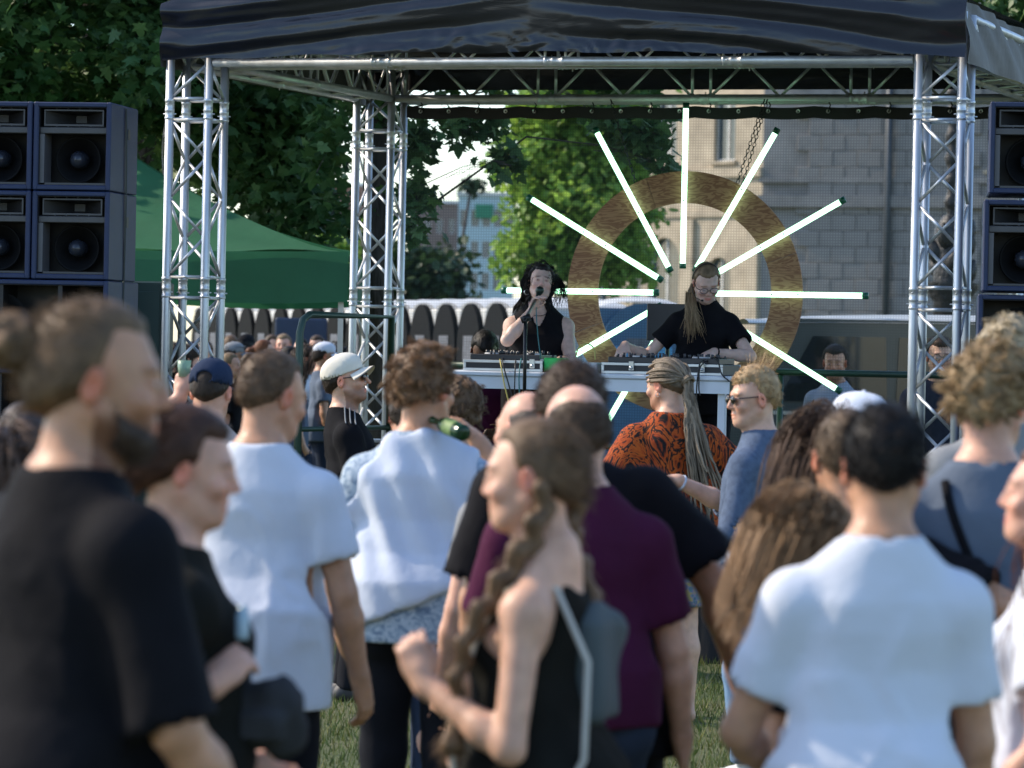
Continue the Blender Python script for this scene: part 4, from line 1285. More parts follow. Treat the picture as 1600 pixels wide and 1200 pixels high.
class Field:
    def __init__(s, xs, ys, zs):
        s.x, s.y, s.z = xs, ys, zs
        s.F = np.full((len(xs), len(ys), len(zs)), .5, f32)
    def sl(s, lo, hi):
        r = []
        for c, a, b in ((s.x, lo[0], hi[0]), (s.y, lo[1], hi[1]), (s.z, lo[2], hi[2])):
            i, j = np.searchsorted(c, a), np.searchsorted(c, b)
            r.append(slice(max(i - 1, 0), min(j + 1, len(c))))
        return tuple(r)
    def apply(s, fn, lo, hi, k=.02, op='u'):
        q = s.sl(lo, hi)
        X, Y, Z = s.x[q[0]][:, None, None], s.y[q[1]][None, :, None], s.z[q[2]][None, None, :]
        if X.size == 0 or Y.size == 0 or Z.size == 0: return
        d = fn(X, Y, Z)
        a = s.F[q]
        if op == 's':
            h = np.clip(.5 - .5 * (a + d) / k, 0, 1)
            s.F[q] = a * (1 - h) - d * h + k * h * (1 - h)
        elif op == 'i':
            s.F[q] = np.maximum(a, d)
        else:
            h = np.clip(.5 + .5 * (d - a) / k, 0, 1)
            s.F[q] = d * (1 - h) + a * h - k * h * (1 - h)
    def cone(s, a, b, r1, r2, k=.02, op='u'):
        a, b = np.array(a, f32), np.array(b, f32)
        ba = b - a; L2 = float(ba @ ba) + 1e-12
        m = max(r1, r2) + k + .012
        def fn(X, Y, Z):
            px, py, pz = X - a[0], Y - a[1], Z - a[2]
            h = np.clip((px * ba[0] + py * ba[1] + pz * ba[2]) / L2, 0, 1)
            return np.sqrt((px - ba[0] * h) ** 2 + (py - ba[1] * h) ** 2 + (pz - ba[2] * h) ** 2) - (r1 + (r2 - r1) * h)
        s.apply(fn, np.minimum(a, b) - m, np.maximum(a, b) + m, k, op)
    def ell(s, c, r, Rm=None, k=.02, op='u'):
        c, r = np.array(c, f32), np.array(r, f32)
        m = float(r.max()) + k + .012
        Q = None if Rm is None else np.array(Rm, f32)
        def fn(X, Y, Z):
            px, py, pz = X - c[0], Y - c[1], Z - c[2]
            if Q is not None:
                px, py, pz = (px * Q[0, 0] + py * Q[1, 0] + pz * Q[2, 0], px * Q[0, 1] + py * Q[1, 1] + pz * Q[2, 1], px * Q[0, 2] + py * Q[1, 2] + pz * Q[2, 2])
            k0 = np.sqrt((px / r[0]) ** 2 + (py / r[1]) ** 2 + (pz / r[2]) ** 2)
            k1 = np.sqrt((px / r[0] ** 2) ** 2 + (py / r[1] ** 2) ** 2 + (pz / r[2] ** 2) ** 2) + 1e-6
            return k0 * (k0 - 1) / k1
        s.apply(fn, c - m, c + m, k, op)
    def rbox(s, c, h, r, k=.02, op='u'):
        c, h = np.array(c, f32), np.array(h, f32)
        def fn(X, Y, Z):
            qx, qy, qz = np.abs(X - c[0]) - h[0] + r, np.abs(Y - c[1]) - h[1] + r, np.abs(Z - c[2]) - h[2] + r
            return np.sqrt(np.maximum(qx, 0) ** 2 + np.maximum(qy, 0) ** 2 + np.maximum(qz, 0) ** 2) + np.minimum(np.maximum(qx, np.maximum(qy, qz)), 0) - r
        s.apply(fn, c - h - k - .01, c + h + k + .01, k, op)
    def half(s, n, p, k=.004):
        """keep only the side of a plane that the normal n points away from"""
        n = np.array(n, f32); n /= np.linalg.norm(n)
        d0 = float(n @ np.array(p, f32))
        d = s.x[:, None, None] * n[0] + s.y[None, :, None] * n[1] + s.z[None, None, :] * n[2] - d0
        h = np.clip(.5 + .5 * (s.F - d) / k, 0, 1)
        s.F = (d * (1 - h) + s.F * h + k * h * (1 - h)).astype(f32)
    def loft(s, prof, lean=(0, 0), zref=.95, grow=0.0, k=.03, flat=0.0, yoff=0.0):
        """torso of elliptical slices: rows of (z, half width, half depth, y shift)"""
        P = np.array(prof, f32)
        z0, z1 = P[0, 0], P[-1, 0]
        mw = P[:, 1].max() + grow + k + .03
        def fn(X, Y, Z):
            zz = np.clip(Z, z0, z1)
            w = np.interp(zz.ravel(), P[:, 0], P[:, 1]).reshape(zz.shape).astype(f32) + grow
            d = np.interp(zz.ravel(), P[:, 0], P[:, 2]).reshape(zz.shape).astype(f32) + grow
            yo = np.interp(zz.ravel(), P[:, 0], P[:, 3]).reshape(zz.shape).astype(f32) + yoff
            t = np.maximum(Z - zref, 0)
            qx, qy = np.abs(X - lean[0] * t) / w, np.abs(Y - yo - lean[1] * t) / d
            e = 2.0 + flat
            rr = (qx ** e + qy ** e) ** (1 / e)
            d1 = (rr - 1) * np.minimum(w, d)
            dz = np.maximum(z0 - Z, Z - z1)
            return np.where(dz > 0, np.sqrt(np.maximum(d1, 0) ** 2 + dz ** 2) + np.minimum(d1, 0) * 0, np.maximum(d1, dz))
        ox = abs(lean[0]) * .8 + mw; oy = abs(lean[1]) * .8 + mw
        s.apply(fn, (-ox, -oy, z0 - k - .02), (ox, oy, z1 + k + .02), k)
    def mesh(s):
        F = s.F
        sg = F < 0
        c = sg.astype(np.uint8)
        n = (c[:-1, :-1, :-1] + c[1:, :-1, :-1] + c[:-1, 1:, :-1] + c[1:, 1:, :-1] + c[:-1, :-1, 1:] + c[1:, :-1, 1:] + c[:-1, 1:, 1:] + c[1:, 1:, 1:])
        I, J, K = np.nonzero((n > 0) & (n < 8))
        N = len(I)
        if N == 0: return np.zeros((0, 3), f32), np.zeros((0, 4), np.int32)
        idx = np.full(n.shape, -1, np.int32); idx[I, J, K] = np.arange(N)
        cor = [(0, 0, 0), (1, 0, 0), (0, 1, 0), (1, 1, 0), (0, 0, 1), (1, 0, 1), (0, 1, 1), (1, 1, 1)]
        val = np.stack([F[I + a, J + b, K + d] for a, b, d in cor], 1)
        pos = np.stack([np.stack([s.x[I + a], s.y[J + b], s.z[K + d]], 1) for a, b, d in cor], 1)
        acc = np.zeros((N, 3), f32); cnt = np.zeros((N, 1), f32)
        for a, b in ((0, 1), (2, 3), (4, 5), (6, 7), (0, 2), (1, 3), (4, 6), (5, 7), (0, 4), (1, 5), (2, 6), (3, 7)):
            va, vb = val[:, a], val[:, b]
            m = (va < 0) != (vb < 0)
            t = np.where(m, va / np.where(m, va - vb, 1), 0)[:, None]
            acc += np.where(m[:, None], pos[:, a] * (1 - t) + pos[:, b] * t, 0)
            cnt += m[:, None]
        V = acc / cnt
        Q = []
        d = sg[:-1] != sg[1:]
        i, j, k = np.nonzero(d[:, 1:-1, 1:-1]); j += 1; k += 1
        q = np.stack([idx[i, j - 1, k - 1], idx[i, j, k - 1], idx[i, j, k], idx[i, j - 1, k]], 1)
        fl = ~sg[i, j, k]; q[fl] = q[fl][:, ::-1]; Q.append(q)
        d = sg[:, :-1] != sg[:, 1:]
        i, j, k = np.nonzero(d[1:-1, :, 1:-1]); i += 1; k += 1
        q = np.stack([idx[i - 1, j, k - 1], idx[i - 1, j, k], idx[i, j, k], idx[i, j, k - 1]], 1)
        fl = ~sg[i, j, k]; q[fl] = q[fl][:, ::-1]; Q.append(q)
        d = sg[:, :, :-1] != sg[:, :, 1:]
        i, j, k = np.nonzero(d[1:-1, 1:-1, :]); i += 1; j += 1
        q = np.stack([idx[i - 1, j - 1, k], idx[i, j - 1, k], idx[i, j, k], idx[i - 1, j, k]], 1)
        fl = ~sg[i, j, k]; q[fl] = q[fl][:, ::-1]; Q.append(q)
        return V.astype(f32), np.concatenate(Q).astype(np.int32)

def normals_of(V, Q):
    n = np.cross(V[Q[:, 2]] - V[Q[:, 0]], V[Q[:, 3]] - V[Q[:, 1]])
    N = np.zeros_like(V)
    for c in range(4): np.add.at(N, Q[:, c], n)
    return N / (np.linalg.norm(N, axis=1, keepdims=True) + 1e-9)

_ht = np.random.default_rng(99).random((64, 64, 64)).astype(f32)
def noise3(P):
    """smooth value noise in -1..1"""
    i = np.floor(P).astype(int); f = P - i; f = f * f * (3 - 2 * f)
    def h(a, b, c): return _ht[(i[:, 0] + a) % 64, (i[:, 1] + b) % 64, (i[:, 2] + c) % 64]
    x0 = h(0, 0, 0) * (1 - f[:, 0]) + h(1, 0, 0) * f[:, 0]; x1 = h(0, 1, 0) * (1 - f[:, 0]) + h(1, 1, 0) * f[:, 0]
    x2 = h(0, 0, 1) * (1 - f[:, 0]) + h(1, 0, 1) * f[:, 0]; x3 = h(0, 1, 1) * (1 - f[:, 0]) + h(1, 1, 1) * f[:, 0]
    y0 = x0 * (1 - f[:, 1]) + x1 * f[:, 1]; y1 = x2 * (1 - f[:, 1]) + x3 * f[:, 1]
    return (y0 * (1 - f[:, 2]) + y1 * f[:, 2]) * 2 - 1

def fold_disp(V, seed, amp):
    """cloth folds: sharp creases along the zero lines of stretched noise, hanging and slanting, fading in and out"""
    s = seed * 3.7
    V = V * 1.45
    w = .35 * np.stack([noise3(V * 4 + s + c) for c in (0, 7, 13)], 1)
    a = noise3(V * np.array([5.2, 5.2, 1.25]) + s + w)
    b = noise3(V @ np.array([[5.5, 0, 2.8], [0, 5.5, 0], [-3.0, 0, 2.6]]) + s * 1.7 + 5 + w)
    c = noise3(V @ np.array([[5.5, 0, -2.8], [0, 5.5, 0], [3.0, 0, 2.6]]) + s * 2.3 + 11 + w)
    cre = lambda q, k: np.exp(-(q / k) ** 2)
    mb, mc, ma = [np.clip(noise3(V * 3.1 + o + s) * 1.6 + .55, 0, 1) for o in (3, 21, 33)]
    return amp * (1.0 * cre(a, .22) * ma + .45 * cre(b, .17) * mb + .45 * cre(c, .17) * mc + .40 * a + .06 * noise3(V * 17 + s) - .30)

# ------------------------------------------------------------------ people
def rotm(yaw=0, pitch=0, roll=0):
    """head turn in degrees: yaw to the person's left, pitch up, roll to the person's right shoulder"""
    return np.array((Matrix.Rotation(R(yaw), 3, 'Z') @ Matrix.Rotation(R(pitch), 3, 'X') @ Matrix.Rotation(R(roll), 3, 'Y')))

def ik(sh, hand, l1, l2, hint):
    """elbow position of a two bone arm"""
    sh, hand, hint = np.array(sh, float), np.array(hand, float), np.array(hint, float)
    v = hand - sh; d = np.linalg.norm(v)
    if d > (l1 + l2) * .995:
        hand = sh + v / d * (l1 + l2) * .995; v = hand - sh; d = np.linalg.norm(v)
    v = v / d
    a = (l1 * l1 - l2 * l2 + d * d) / (2 * d)
    h = math.sqrt(max(l1 * l1 - a * a, 0))
    n = hint - v * (hint @ v); n /= np.linalg.norm(n) + 1e-9
    return sh + v * a + n * h, hand

def nrm(v):
    v = np.array(v, float); return v / (np.linalg.norm(v) + 1e-9)

SKIN = {}
def skin_mat(col):
    k = 'skin_%02x%02x%02x' % tuple(int(c * 255) for c in col)
    if k not in SKIN:
        SKIN[k] = M(k, col, rough=.46, var=.14, vscale=26, sss=.18, tint=True, bump=.06, bscale=350, spec=.35, bdist=.002)
    return SKIN[k]
def cloth_mat(name, col, rough=.85, **kw):
    return M(name, col, rough=rough, var=kw.pop('var', .06), vscale=kw.pop('vscale', 7), bump=kw.pop('bump', .3), bscale=kw.pop('bscale', 40), bdist=.006, sheen=kw.pop('sheen', 0.0), spec=.10, **kw)
def hair_mat(col):
    k = 'hair_%02x%02x%02x' % tuple(int(min(c, 1) * 255) for c in col)
    return M(k, col, rough=.55, var=.2, vscale=40, tint=True, spec=.22, bump=.5, bscale=150, bdist=.005, stretch=(1, 1, .45))

SPINE = {
 'm': [(.84, .150, .110, -.005), (.93, .168, .120, -.012), (1.03, .155, .108, .0), (1.12, .148, .104, .006), (1.22, .160, .112, .004), (1.30, .168, .118, -.004), (1.36, .142, .108, -.014), (1.425, .092, .082, -.022), (1.49, .060, .062, -.022)],
 'f': [(.84, .155, .110, -.01), (.92, .172, .122, -.018), (1.02, .145, .104, .0), (1.11, .125, .092, .008), (1.21, .138, .104, .010), (1.29, .144, .112, .006), (1.35, .124, .094, -.012), (1.42, .082, .072, -.02), (1.49, .052, .055, -.02)]}

class Body:
    """joint positions of one standing figure, local metres, facing +y"""
    def __init__(b, H, sex='m', build=1.0, lean=(0, 0), head=(0, 0, 0), hands=None, stance=.10, hand_pose=None, shoulder=1.0, shrug=0.0, drop=0.0):
        s = b.s = H / 1.75
        b.H, b.sex, b.build, b.lean, b.drop = H, sex, build, lean, drop
        sw = (.175 if sex == 'm' else .156) * shoulder * (.75 + .25 * build)
        def L(p): 
            t = max(p[2] - .95, 0)
            return np.array([(p[0] + lean[0] * t) * s, (p[1] + lean[1] * t) * s, (p[2] - drop) * s])
        b.L = L
        b.neck0 = L((0, -.022, 1.455))
        b.Rh = rotm(*head)
        b.headc = L((0, .018, 1.628)) + b.Rh @ np.array([0, .0, .0])
        hb = L((0, -.012, 1.535))
        b.headc = hb + b.Rh @ (np.array([0, .022, .095]) * s)
        b.sh = {1: L((sw, -.018, 1.348 + shrug)), -1: L((-sw, -.018, 1.348 + shrug))}
        b.arm1, b.arm2 = .285 * s, .255 * s
        hands = hands or {}
        b.el, b.wr, b.hand, b.hpose = {}, {}, {}, {}
        for sd in (1, -1):
            t = hands.get(sd)
            if t is None: t = (sd * (sw + .085), .05, .83)
            hint = t[3] if len(t) > 3 else (sd * .6, -1.0, -.35)
            e, w = ik(b.sh[sd], np.array(t[:3]) * s, b.arm1, b.arm2, hint)
            b.el[sd], b.wr[sd] = e, w
            hp = (hand_pose or {}).get(sd, {})
            fd = nrm(w - e)
            d = nrm(hp.get('dir', fd + np.array([0, .1, -.1])))
            pn = np.array(hp.get('palm', (-sd * 1.0, .2, 0)), float)
            pn = nrm(pn - d * (pn @ d))
            b.hand[sd] = (d, pn)
            b.hpose[sd] = hp
        b.hip = {1: np.array([.092, -.01, .90 - drop]) * s, -1: np.array([-.092, -.01, .90 - drop]) * s}
        b.kn = {1: np.array([stance, .012, .49]) * s, -1: np.array([-stance, .012, .49]) * s}
        b.an = {1: np.array([stance + .005, -.03, .085]) * s, -1: np.array([-stance - .005, -.03, .085]) * s}
        if drop:
            for sd in (1, -1): b.kn[sd], _ = ik(b.hip[sd], b.an[sd], .42 * s, .41 * s, (sd * .2, 1, .2))
    def prof(b, grow=0.0, loose=0.0, hem=None, table=None):
        P = np.array(table or SPINE[b.sex], float)
        k = .55 + .45 * b.build
        P[:, 1] *= k; P[:, 2] *= .35 + .65 * b.build
        if loose:
            ch = P[:, 0] < 1.30
            wmax, dmax = P[P[:, 0] > 1.28][:, 1].max(), P[P[:, 0] > 1.28][:, 2].max()
            P[ch, 1] = P[ch, 1] * (1 - loose) + np.maximum(P[ch, 1], wmax * 1.0) * loose
            P[ch, 2] = P[ch, 2] * (1 - loose) + np.maximum(P[ch, 2], dmax * 1.04) * loose
        P[:, 0] -= b.drop
        P = P * b.s
        P[:, 1] += grow; P[:, 2] += grow
        return P

def hand_field(f, w, d, pn, sd, s, pose):
    """a palm, four unequal fingers bent at the knuckles and a thumb from the side of the palm"""
    curl = pose.get('curl', .35); k = .008
    t = np.cross(d, pn) * sd                                # towards the thumb
    if pose.get('flip'): t = -t
    c = w + d * .052 * s
    Rm = np.stack([t, pn, d], 1)
    f.ell(c, np.array([.041, .0165, .055]) * s, Rm, .012)
    f.cone(w - d * .01 * s, w + d * .03 * s, .025 * s, .024 * s, .018)
    spread = pose.get('spread', .10)
    for i, (off, ln, cu) in enumerate(((.029, .070, .85), (.0098, .080, 1.0), (-.0095, .075, 1.05), (-.028, .060, 1.15))):
        a = curl * cu * (pose.get('index', 1.0) if i == 0 else 1.0)
        p = w + d * (.092 - .004 * abs(i - 1.2)) * s + t * off * s
        dirv = nrm(d + t * spread * (1.2 - i) * .6)
        for seg, (fr, r0, r1) in enumerate(((.46, .0092, .0085), (.31, .0085, .0078), (.26, .0078, .0066))):
            ang = a * (.9, 1.25, .9)[seg]
            dirv = nrm(dirv * math.cos(ang) + pn * math.sin(ang))
            q = p + dirv * ln * fr * s
            f.cone(p, q, r0 * s, r1 * s, .004 if seg else .007)
            p = q
            pnn = nrm(pn - dirv * (pn @ dirv))
    th = pose.get('thumb', .5)
    p = w + d * .030 * s + t * .030 * s + pn * .006 * s
    dv = nrm(d * .75 + t * .75 * (1 - th * .6) + pn * .55 * th)
    q = p + dv * .038 * s
    f.cone(p, q, .0135 * s, .0105 * s, .010)
    dv = nrm(dv + d * .55 + pn * .35 * th - t * .25)
    f.cone(q, q + dv * .032 * s, .0100 * s, .0078 * s, .004)

def head_field(f, b, hs, ears=True, jaw=1.0, nose=1.0, neck_r=1.0, child=None):
    """skull, face and neck in the head frame"""
    Rm, c = b.Rh, b.headc
    T = lambda p: c + Rm @ (np.array(p, float) * hs)
    f.ell(T((0, -.014, .030)), np.array([.0755, .0965, .090]) * hs, Rm, .01)
    f.ell(T((0, .028, -.030)), np.array([.0625, .066, .086]) * hs, Rm, .03)
    f.ell(T((0, .046, -.082)), np.array([.044 * jaw, .044, .034]) * hs, Rm, .025)
    f.ell(T((0, .074, -.100)), np.array([.020 * jaw, .017, .016]) * hs, Rm, .018)
    for s in (-1, 1):
        f.cone(T((s * .056, -.002, -.050)), T((s * .030, .058, -.094)), .017 * hs * jaw, .014 * hs * jaw, .02)
        f.ell(T((s * .043, .068, -.030)), np.array([.021, .018, .018]) * hs, Rm, .018)       # cheekbones
    f.ell(T((0, .080 if b.sex == 'm' else .077, .024)), np.array([.050, .013, .012]) * hs, Rm, .016)                     # brow
    for s in (-1, 1):
        f.ell(T((s * .031, .099, .002)), np.array([.018, .0125, .0105]) * hs, Rm, .012, 's')     # eye sockets
        f.ell(T((s * .031, .0795, .001)), np.array([.0150, .0130 if b.sex == 'm' else .0142, .0118]) * hs, Rm, .005)      # lids and balls
    f.cone(T((0, .090, .014)), T((0, (.109 if b.sex == 'm' else .104) * (.6 + .4 * nose), -.028)), .0070 * hs, (.0105 if b.sex == 'm' else .009) * hs, .009)
    for s in (-1, 1): f.ell(T((s * .0105, .097, -.033)), np.array([.0085, .0105, .0075]) * hs, Rm, .006)
    f.ell(T((0, .0885, -.0615)), np.array([.023, .0105, .0062]) * hs, Rm, .006)
    f.ell(T((0, .0875, -.0725)), np.array([.020, .0105, .0070]) * hs, Rm, .005)
    f.ell(T((0, .1015, -.0668)), np.array([.023, .012, .0022]) * hs, Rm, .004, 's')
    if ears:
        for s in (-1, 1):
            Re = Rm @ np.array(Matrix.Rotation(s * R(-18), 3, 'Z') @ Matrix.Rotation(R(-10), 3, 'X'))
            f.ell(T((s * .0805, -.012, -.008)), np.array([.0088, .0195, .0325]) * hs, Re, .005)
            f.ell(T((s * .0895, -.008, -.006)), np.array([.0065, .0115, .0185]) * hs, Re, .005, 's')
    nr = (.0575 if b.sex == 'm' else .047) * b.s * neck_r * (.7 + .3 * b.build)
    f.cone(b.neck0 + np.array([0, -.005, -.01]), T((0, -.022, -.058)), nr * 1.06, nr * .98, .03)
    f.cone(b.neck0 + np.array([0, .02, .0]), T((0, .012, -.085)), nr * .7, nr * .72, .03)

def make_body(b, lod, hands_fine=(), bare_legs=True, jaw=1.0, nose=1.0):
    vh, vb = ((.0046, .012), (.0062, .015), (.0085, .020))[lod]
    hs = b.s * (1.0 if b.sex == 'm' else .965)
    b.hs = hs
    c = b.headc; hr = .135 * hs
    fx, fy, fz = [(c[0] - hr * .85, c[0] + hr * .85, vh)], [(c[1] - hr, c[1] + hr, vh)], [(c[2] - hr, c[2] + hr, vh)]
    for sd in hands_fine:
        w = b.wr[sd]; d, pn = b.hand[sd]; m = w + d * .09 * b.s
        for lst, q in ((fx, 0), (fy, 1), (fz, 2)):
            lst.append((m[q] - .095 * b.s, m[q] + .095 * b.s, .0048))
    pts = np.array([c + hr * 1.05, c - hr * 1.05] + [b.wr[s] + b.hand[s][0] * .2 * b.s for s in (1, -1)] + [b.el[s] for s in (1, -1)] + [b.sh[s] for s in (1, -1)] + [b.wr[s] for s in (1, -1)])
    wmax = .25 * b.s * (.6 + .4 * b.build)
    lo = np.minimum(pts.min(0) - .08, [-wmax, -wmax, 0]); hi = np.maximum(pts.max(0) + .08, [wmax, wmax, 0])
    zs_lo = -.02
    coarse = vb * 1.8
    zs = axis_steps(zs_lo, hi[2], vb, fz)
    low = axis_steps(zs_lo, (.80 - b.drop) * b.s, coarse, [q for q in fz if q[0] < (.8 - b.drop) * b.s])
    zc = (.8 - b.drop) * b.s
    zs = np.concatenate([low[low < zc], zs[zs >= zc]])
    f = Field(axis_steps(lo[0], hi[0], vb, fx), axis_steps(lo[1], hi[1], vb, fy), zs)
    s, bd = b.s, b.build
    f.loft(b.prof(), b.lean, (.95 - b.drop) * s, k=.03)
    for sd in (1, -1):
        f.cone(b.neck0 + np.array([sd * .032, -.012, .004]) * s, b.sh[sd] + np.array([-sd * .012, 0, .012]) * s, .040 * s, .040 * s, .05)
        lb = .6 + .4 * bd
        fem = .86 if b.sex == 'f' else 1.0
        f.ell(b.sh[sd] + np.array([-sd * .004, 0, -.008]) * s, np.array([.052, .055, .060]) * s * lb * fem, None, .03)
        f.cone(b.sh[sd], b.el[sd], .050 * s * lb * fem, .039 * s * lb * fem, .03)
        m = b.el[sd] + (b.wr[sd] - b.el[sd]) * .3
        f.cone(b.el[sd], m, .039 * s * lb * fem, .0405 * s * lb * fem, .015)
        f.cone(m, b.wr[sd], .0405 * s * lb * fem, .0255 * s * (fem + 1) / 2, .02)
        hand_field(f, b.wr[sd], b.hand[sd][0], b.hand[sd][1], sd, s * (fem + 1) / 2, b.hpose[sd])
        f.ell(b.hip[sd] + np.array([0, -.03, -.01]) * s, np.array([.098, .108, .11]) * s * lb, None, .04)
        f.cone(b.hip[sd], b.kn[sd], .082 * s * lb, .054 * s * lb, .03)
        m = b.kn[sd] + (b.an[sd] - b.kn[sd]) * .33 + np.array([0, -.018, 0]) * s
        f.cone(b.kn[sd], m, .053 * s * lb, .055 * s * lb, .02)
        f.cone(m, b.an[sd], .055 * s * lb, .034 * s, .03)
        a = b.an[sd]
        f.cone(a + np.array([0, -.03, -.045]) * s, a + np.array([sd * .01, .10, -.058]) * s, .034 * s, .026 * s, .03)
        f.ell(a + np.array([sd * .012, .125, -.062]) * s, np.array([.044, .06, .02]) * s, None, .02)
    if b.sex == 'f':
        for sd in (1, -1): f.ell(b.L((sd * .068, .078, 1.275)), np.array([.062, .055, .06]) * s * (.6 + .4 * bd), None, .03)
    head_field(f, b, hs, jaw=jaw, nose=nose)
    V, Q = f.mesh()
    return V, Q

def skin_tint(V, b, brow=(.25, .18, .14), beard=None, stubble=0.0, lips=(1.15, .62, .60), far=False, tattoo=None):
    """pigment of the skin: lips, brows, ears and cheeks redder, beard shadow"""
    t = np.ones((len(V), 3), f32)
    n = noise3(V * 30)[:, None]
    t *= 1 + .05 * n
    q = ((V - b.headc) @ b.Rh) / b.hs
    x, y, z = np.abs(q[:, 0]), q[:, 1], q[:, 2]
    def blend(m, col):
        nonlocal t
        m = np.clip(m, 0, 1)[:, None]
        t = t * (1 - m) + t * np.array(col) * m
    inh = (np.abs(q) < .16).all(1)
    ear = np.exp(-((x - .084) / .014) ** 2 - ((y + .01) / .03) ** 2 - ((z + .005) / .045) ** 2) * inh
    blend(ear, (1.22, .72, .66))
    cheek = np.exp(-((x - .042) / .022) ** 2 - ((z + .035) / .024) ** 2) * (y > .04) * inh
    blend(cheek * .6, (1.1, .80, .78))
    nose = np.exp(-(x / .014) ** 2 - ((z + .03) / .016) ** 2) * (y > .085) * inh
    blend(nose * .6, (1.1, .78, .75))
    if stubble or beard:
        zone = (1 / (1 + np.exp((z + .052 - .35 * np.clip(.05 - y, 0, 1) * 0) / .006))) * (y > -.005) * inh * (z > -.16)
        zone = np.maximum(zone, (np.exp(-((z + .05) / .007) ** 2) * (x < .032) * (y > .07)) * inh)
        lipz = np.exp(-(x / .022) ** 4 - ((z + .067) / .011) ** 4) * (y > .07)
        zone = zone * (1 - lipz)
        blend(zone * (stubble or .85), beard or (.45, .38, .36))
    lip = np.exp(-(x / .0225) ** 4 - ((z + .067) / .0105) ** 4) * (y > .075) * inh
    blend(lip, lips)
    brw = np.exp(-((x - .032) / .021) ** 4 - ((z - .0255 + .18 * (x - .03) ** 1) / .0052) ** 2) * (y > .06) * inh
    blend(brw * .9, brow)
    lid = np.exp(-((x - .031) / .0155) ** 4 - ((z - .002) / .0075) ** 4) * (y > .07) * inh
    blend(lid, (.22, .16, .15) if far else (.75, .6, .58))
    if tattoo is not None:
        p, r = tattoo
        m = np.exp(-(np.linalg.norm(V - np.array(p), axis=1) / r) ** 4) * (noise3(V * 90) > -.1)
        blend(m * .8, (.35, .45, .5))
    return t

# ---- hair
def strands(roots, nrms, step_fn, nseg, length, rad, seed, tintv=(.7, 1.35), clump=0, taper=.35, cw=.72):
    """three sided hair strands grown from the scalp by a step function"""
    r = np.random.default_rng(seed)
    n = len(roots)
    ln = length * r.uniform(.65, 1.15, n)[:, None]
    P = [roots - nrms * .004]
    D = nrms.copy()
    for k in range(nseg):
        D = step_fn(P[-1], D, k / nseg, r)
        D /= np.linalg.norm(D, axis=1, keepdims=True) + 1e-9
        P.append(P[-1] + D * ln / nseg)
    P = np.stack(P, 1)                                      # n, nseg+1, 3
    if clump:
        cidx = r.integers(0, n, clump)
        d = ((roots[:, None] - roots[cidx][None]) ** 2).sum(2)
        own = cidx[d.argmin(1)]
        w = np.linspace(0, cw, nseg + 1)[None, :, None]
        P = P * (1 - w) + P[own] * w + r.normal(0, .0025, P.shape) * w
    T = np.gradient(P, axis=1); T /= np.linalg.norm(T, axis=2, keepdims=True) + 1e-9
    up = np.where(np.abs(T[..., 2:3]) > .85, np.array([1., 0, 0]), np.array([0, 0, 1.]))
    A = np.cross(T, up); A /= np.linalg.norm(A, axis=2, keepdims=True) + 1e-9
    B = np.cross(T, A)
    rr = (rad * r.uniform(.7, 1.3, (n, 1)) * np.linspace(1, taper, nseg + 1)[None])[..., None]
    ring = np.stack([P + (A * math.cos(q) + B * math.sin(q)) * rr for q in (0, 2.094, 4.189)], 2)
    V = ring.reshape(-1, 3)
    base = (np.arange(n) * (nseg + 1) * 3)[:, None, None]
    k = (np.arange(nseg) * 3)[None, :, None]
    j = np.arange(3)[None, None, :]
    a = base + k + j; b_ = base + k + (j + 1) % 3
    Q = np.stack([a, b_, b_ + 3, a + 3], 3).reshape(-1, 4)
    t = np.repeat(r.uniform(*tintv, (n, 1)), (nseg + 1) * 3, 0) * np.ones((1, 3))
    return V, Q, t

def pick(V, N, n, seed, mask=None):
    r = np.random.default_rng(seed)
    idx = np.arange(len(V)) if mask is None else np.nonzero(mask)[0]
    i = r.choice(idx, n)
    return V[i] + r.normal(0, .002, (n, 3)), N[i]

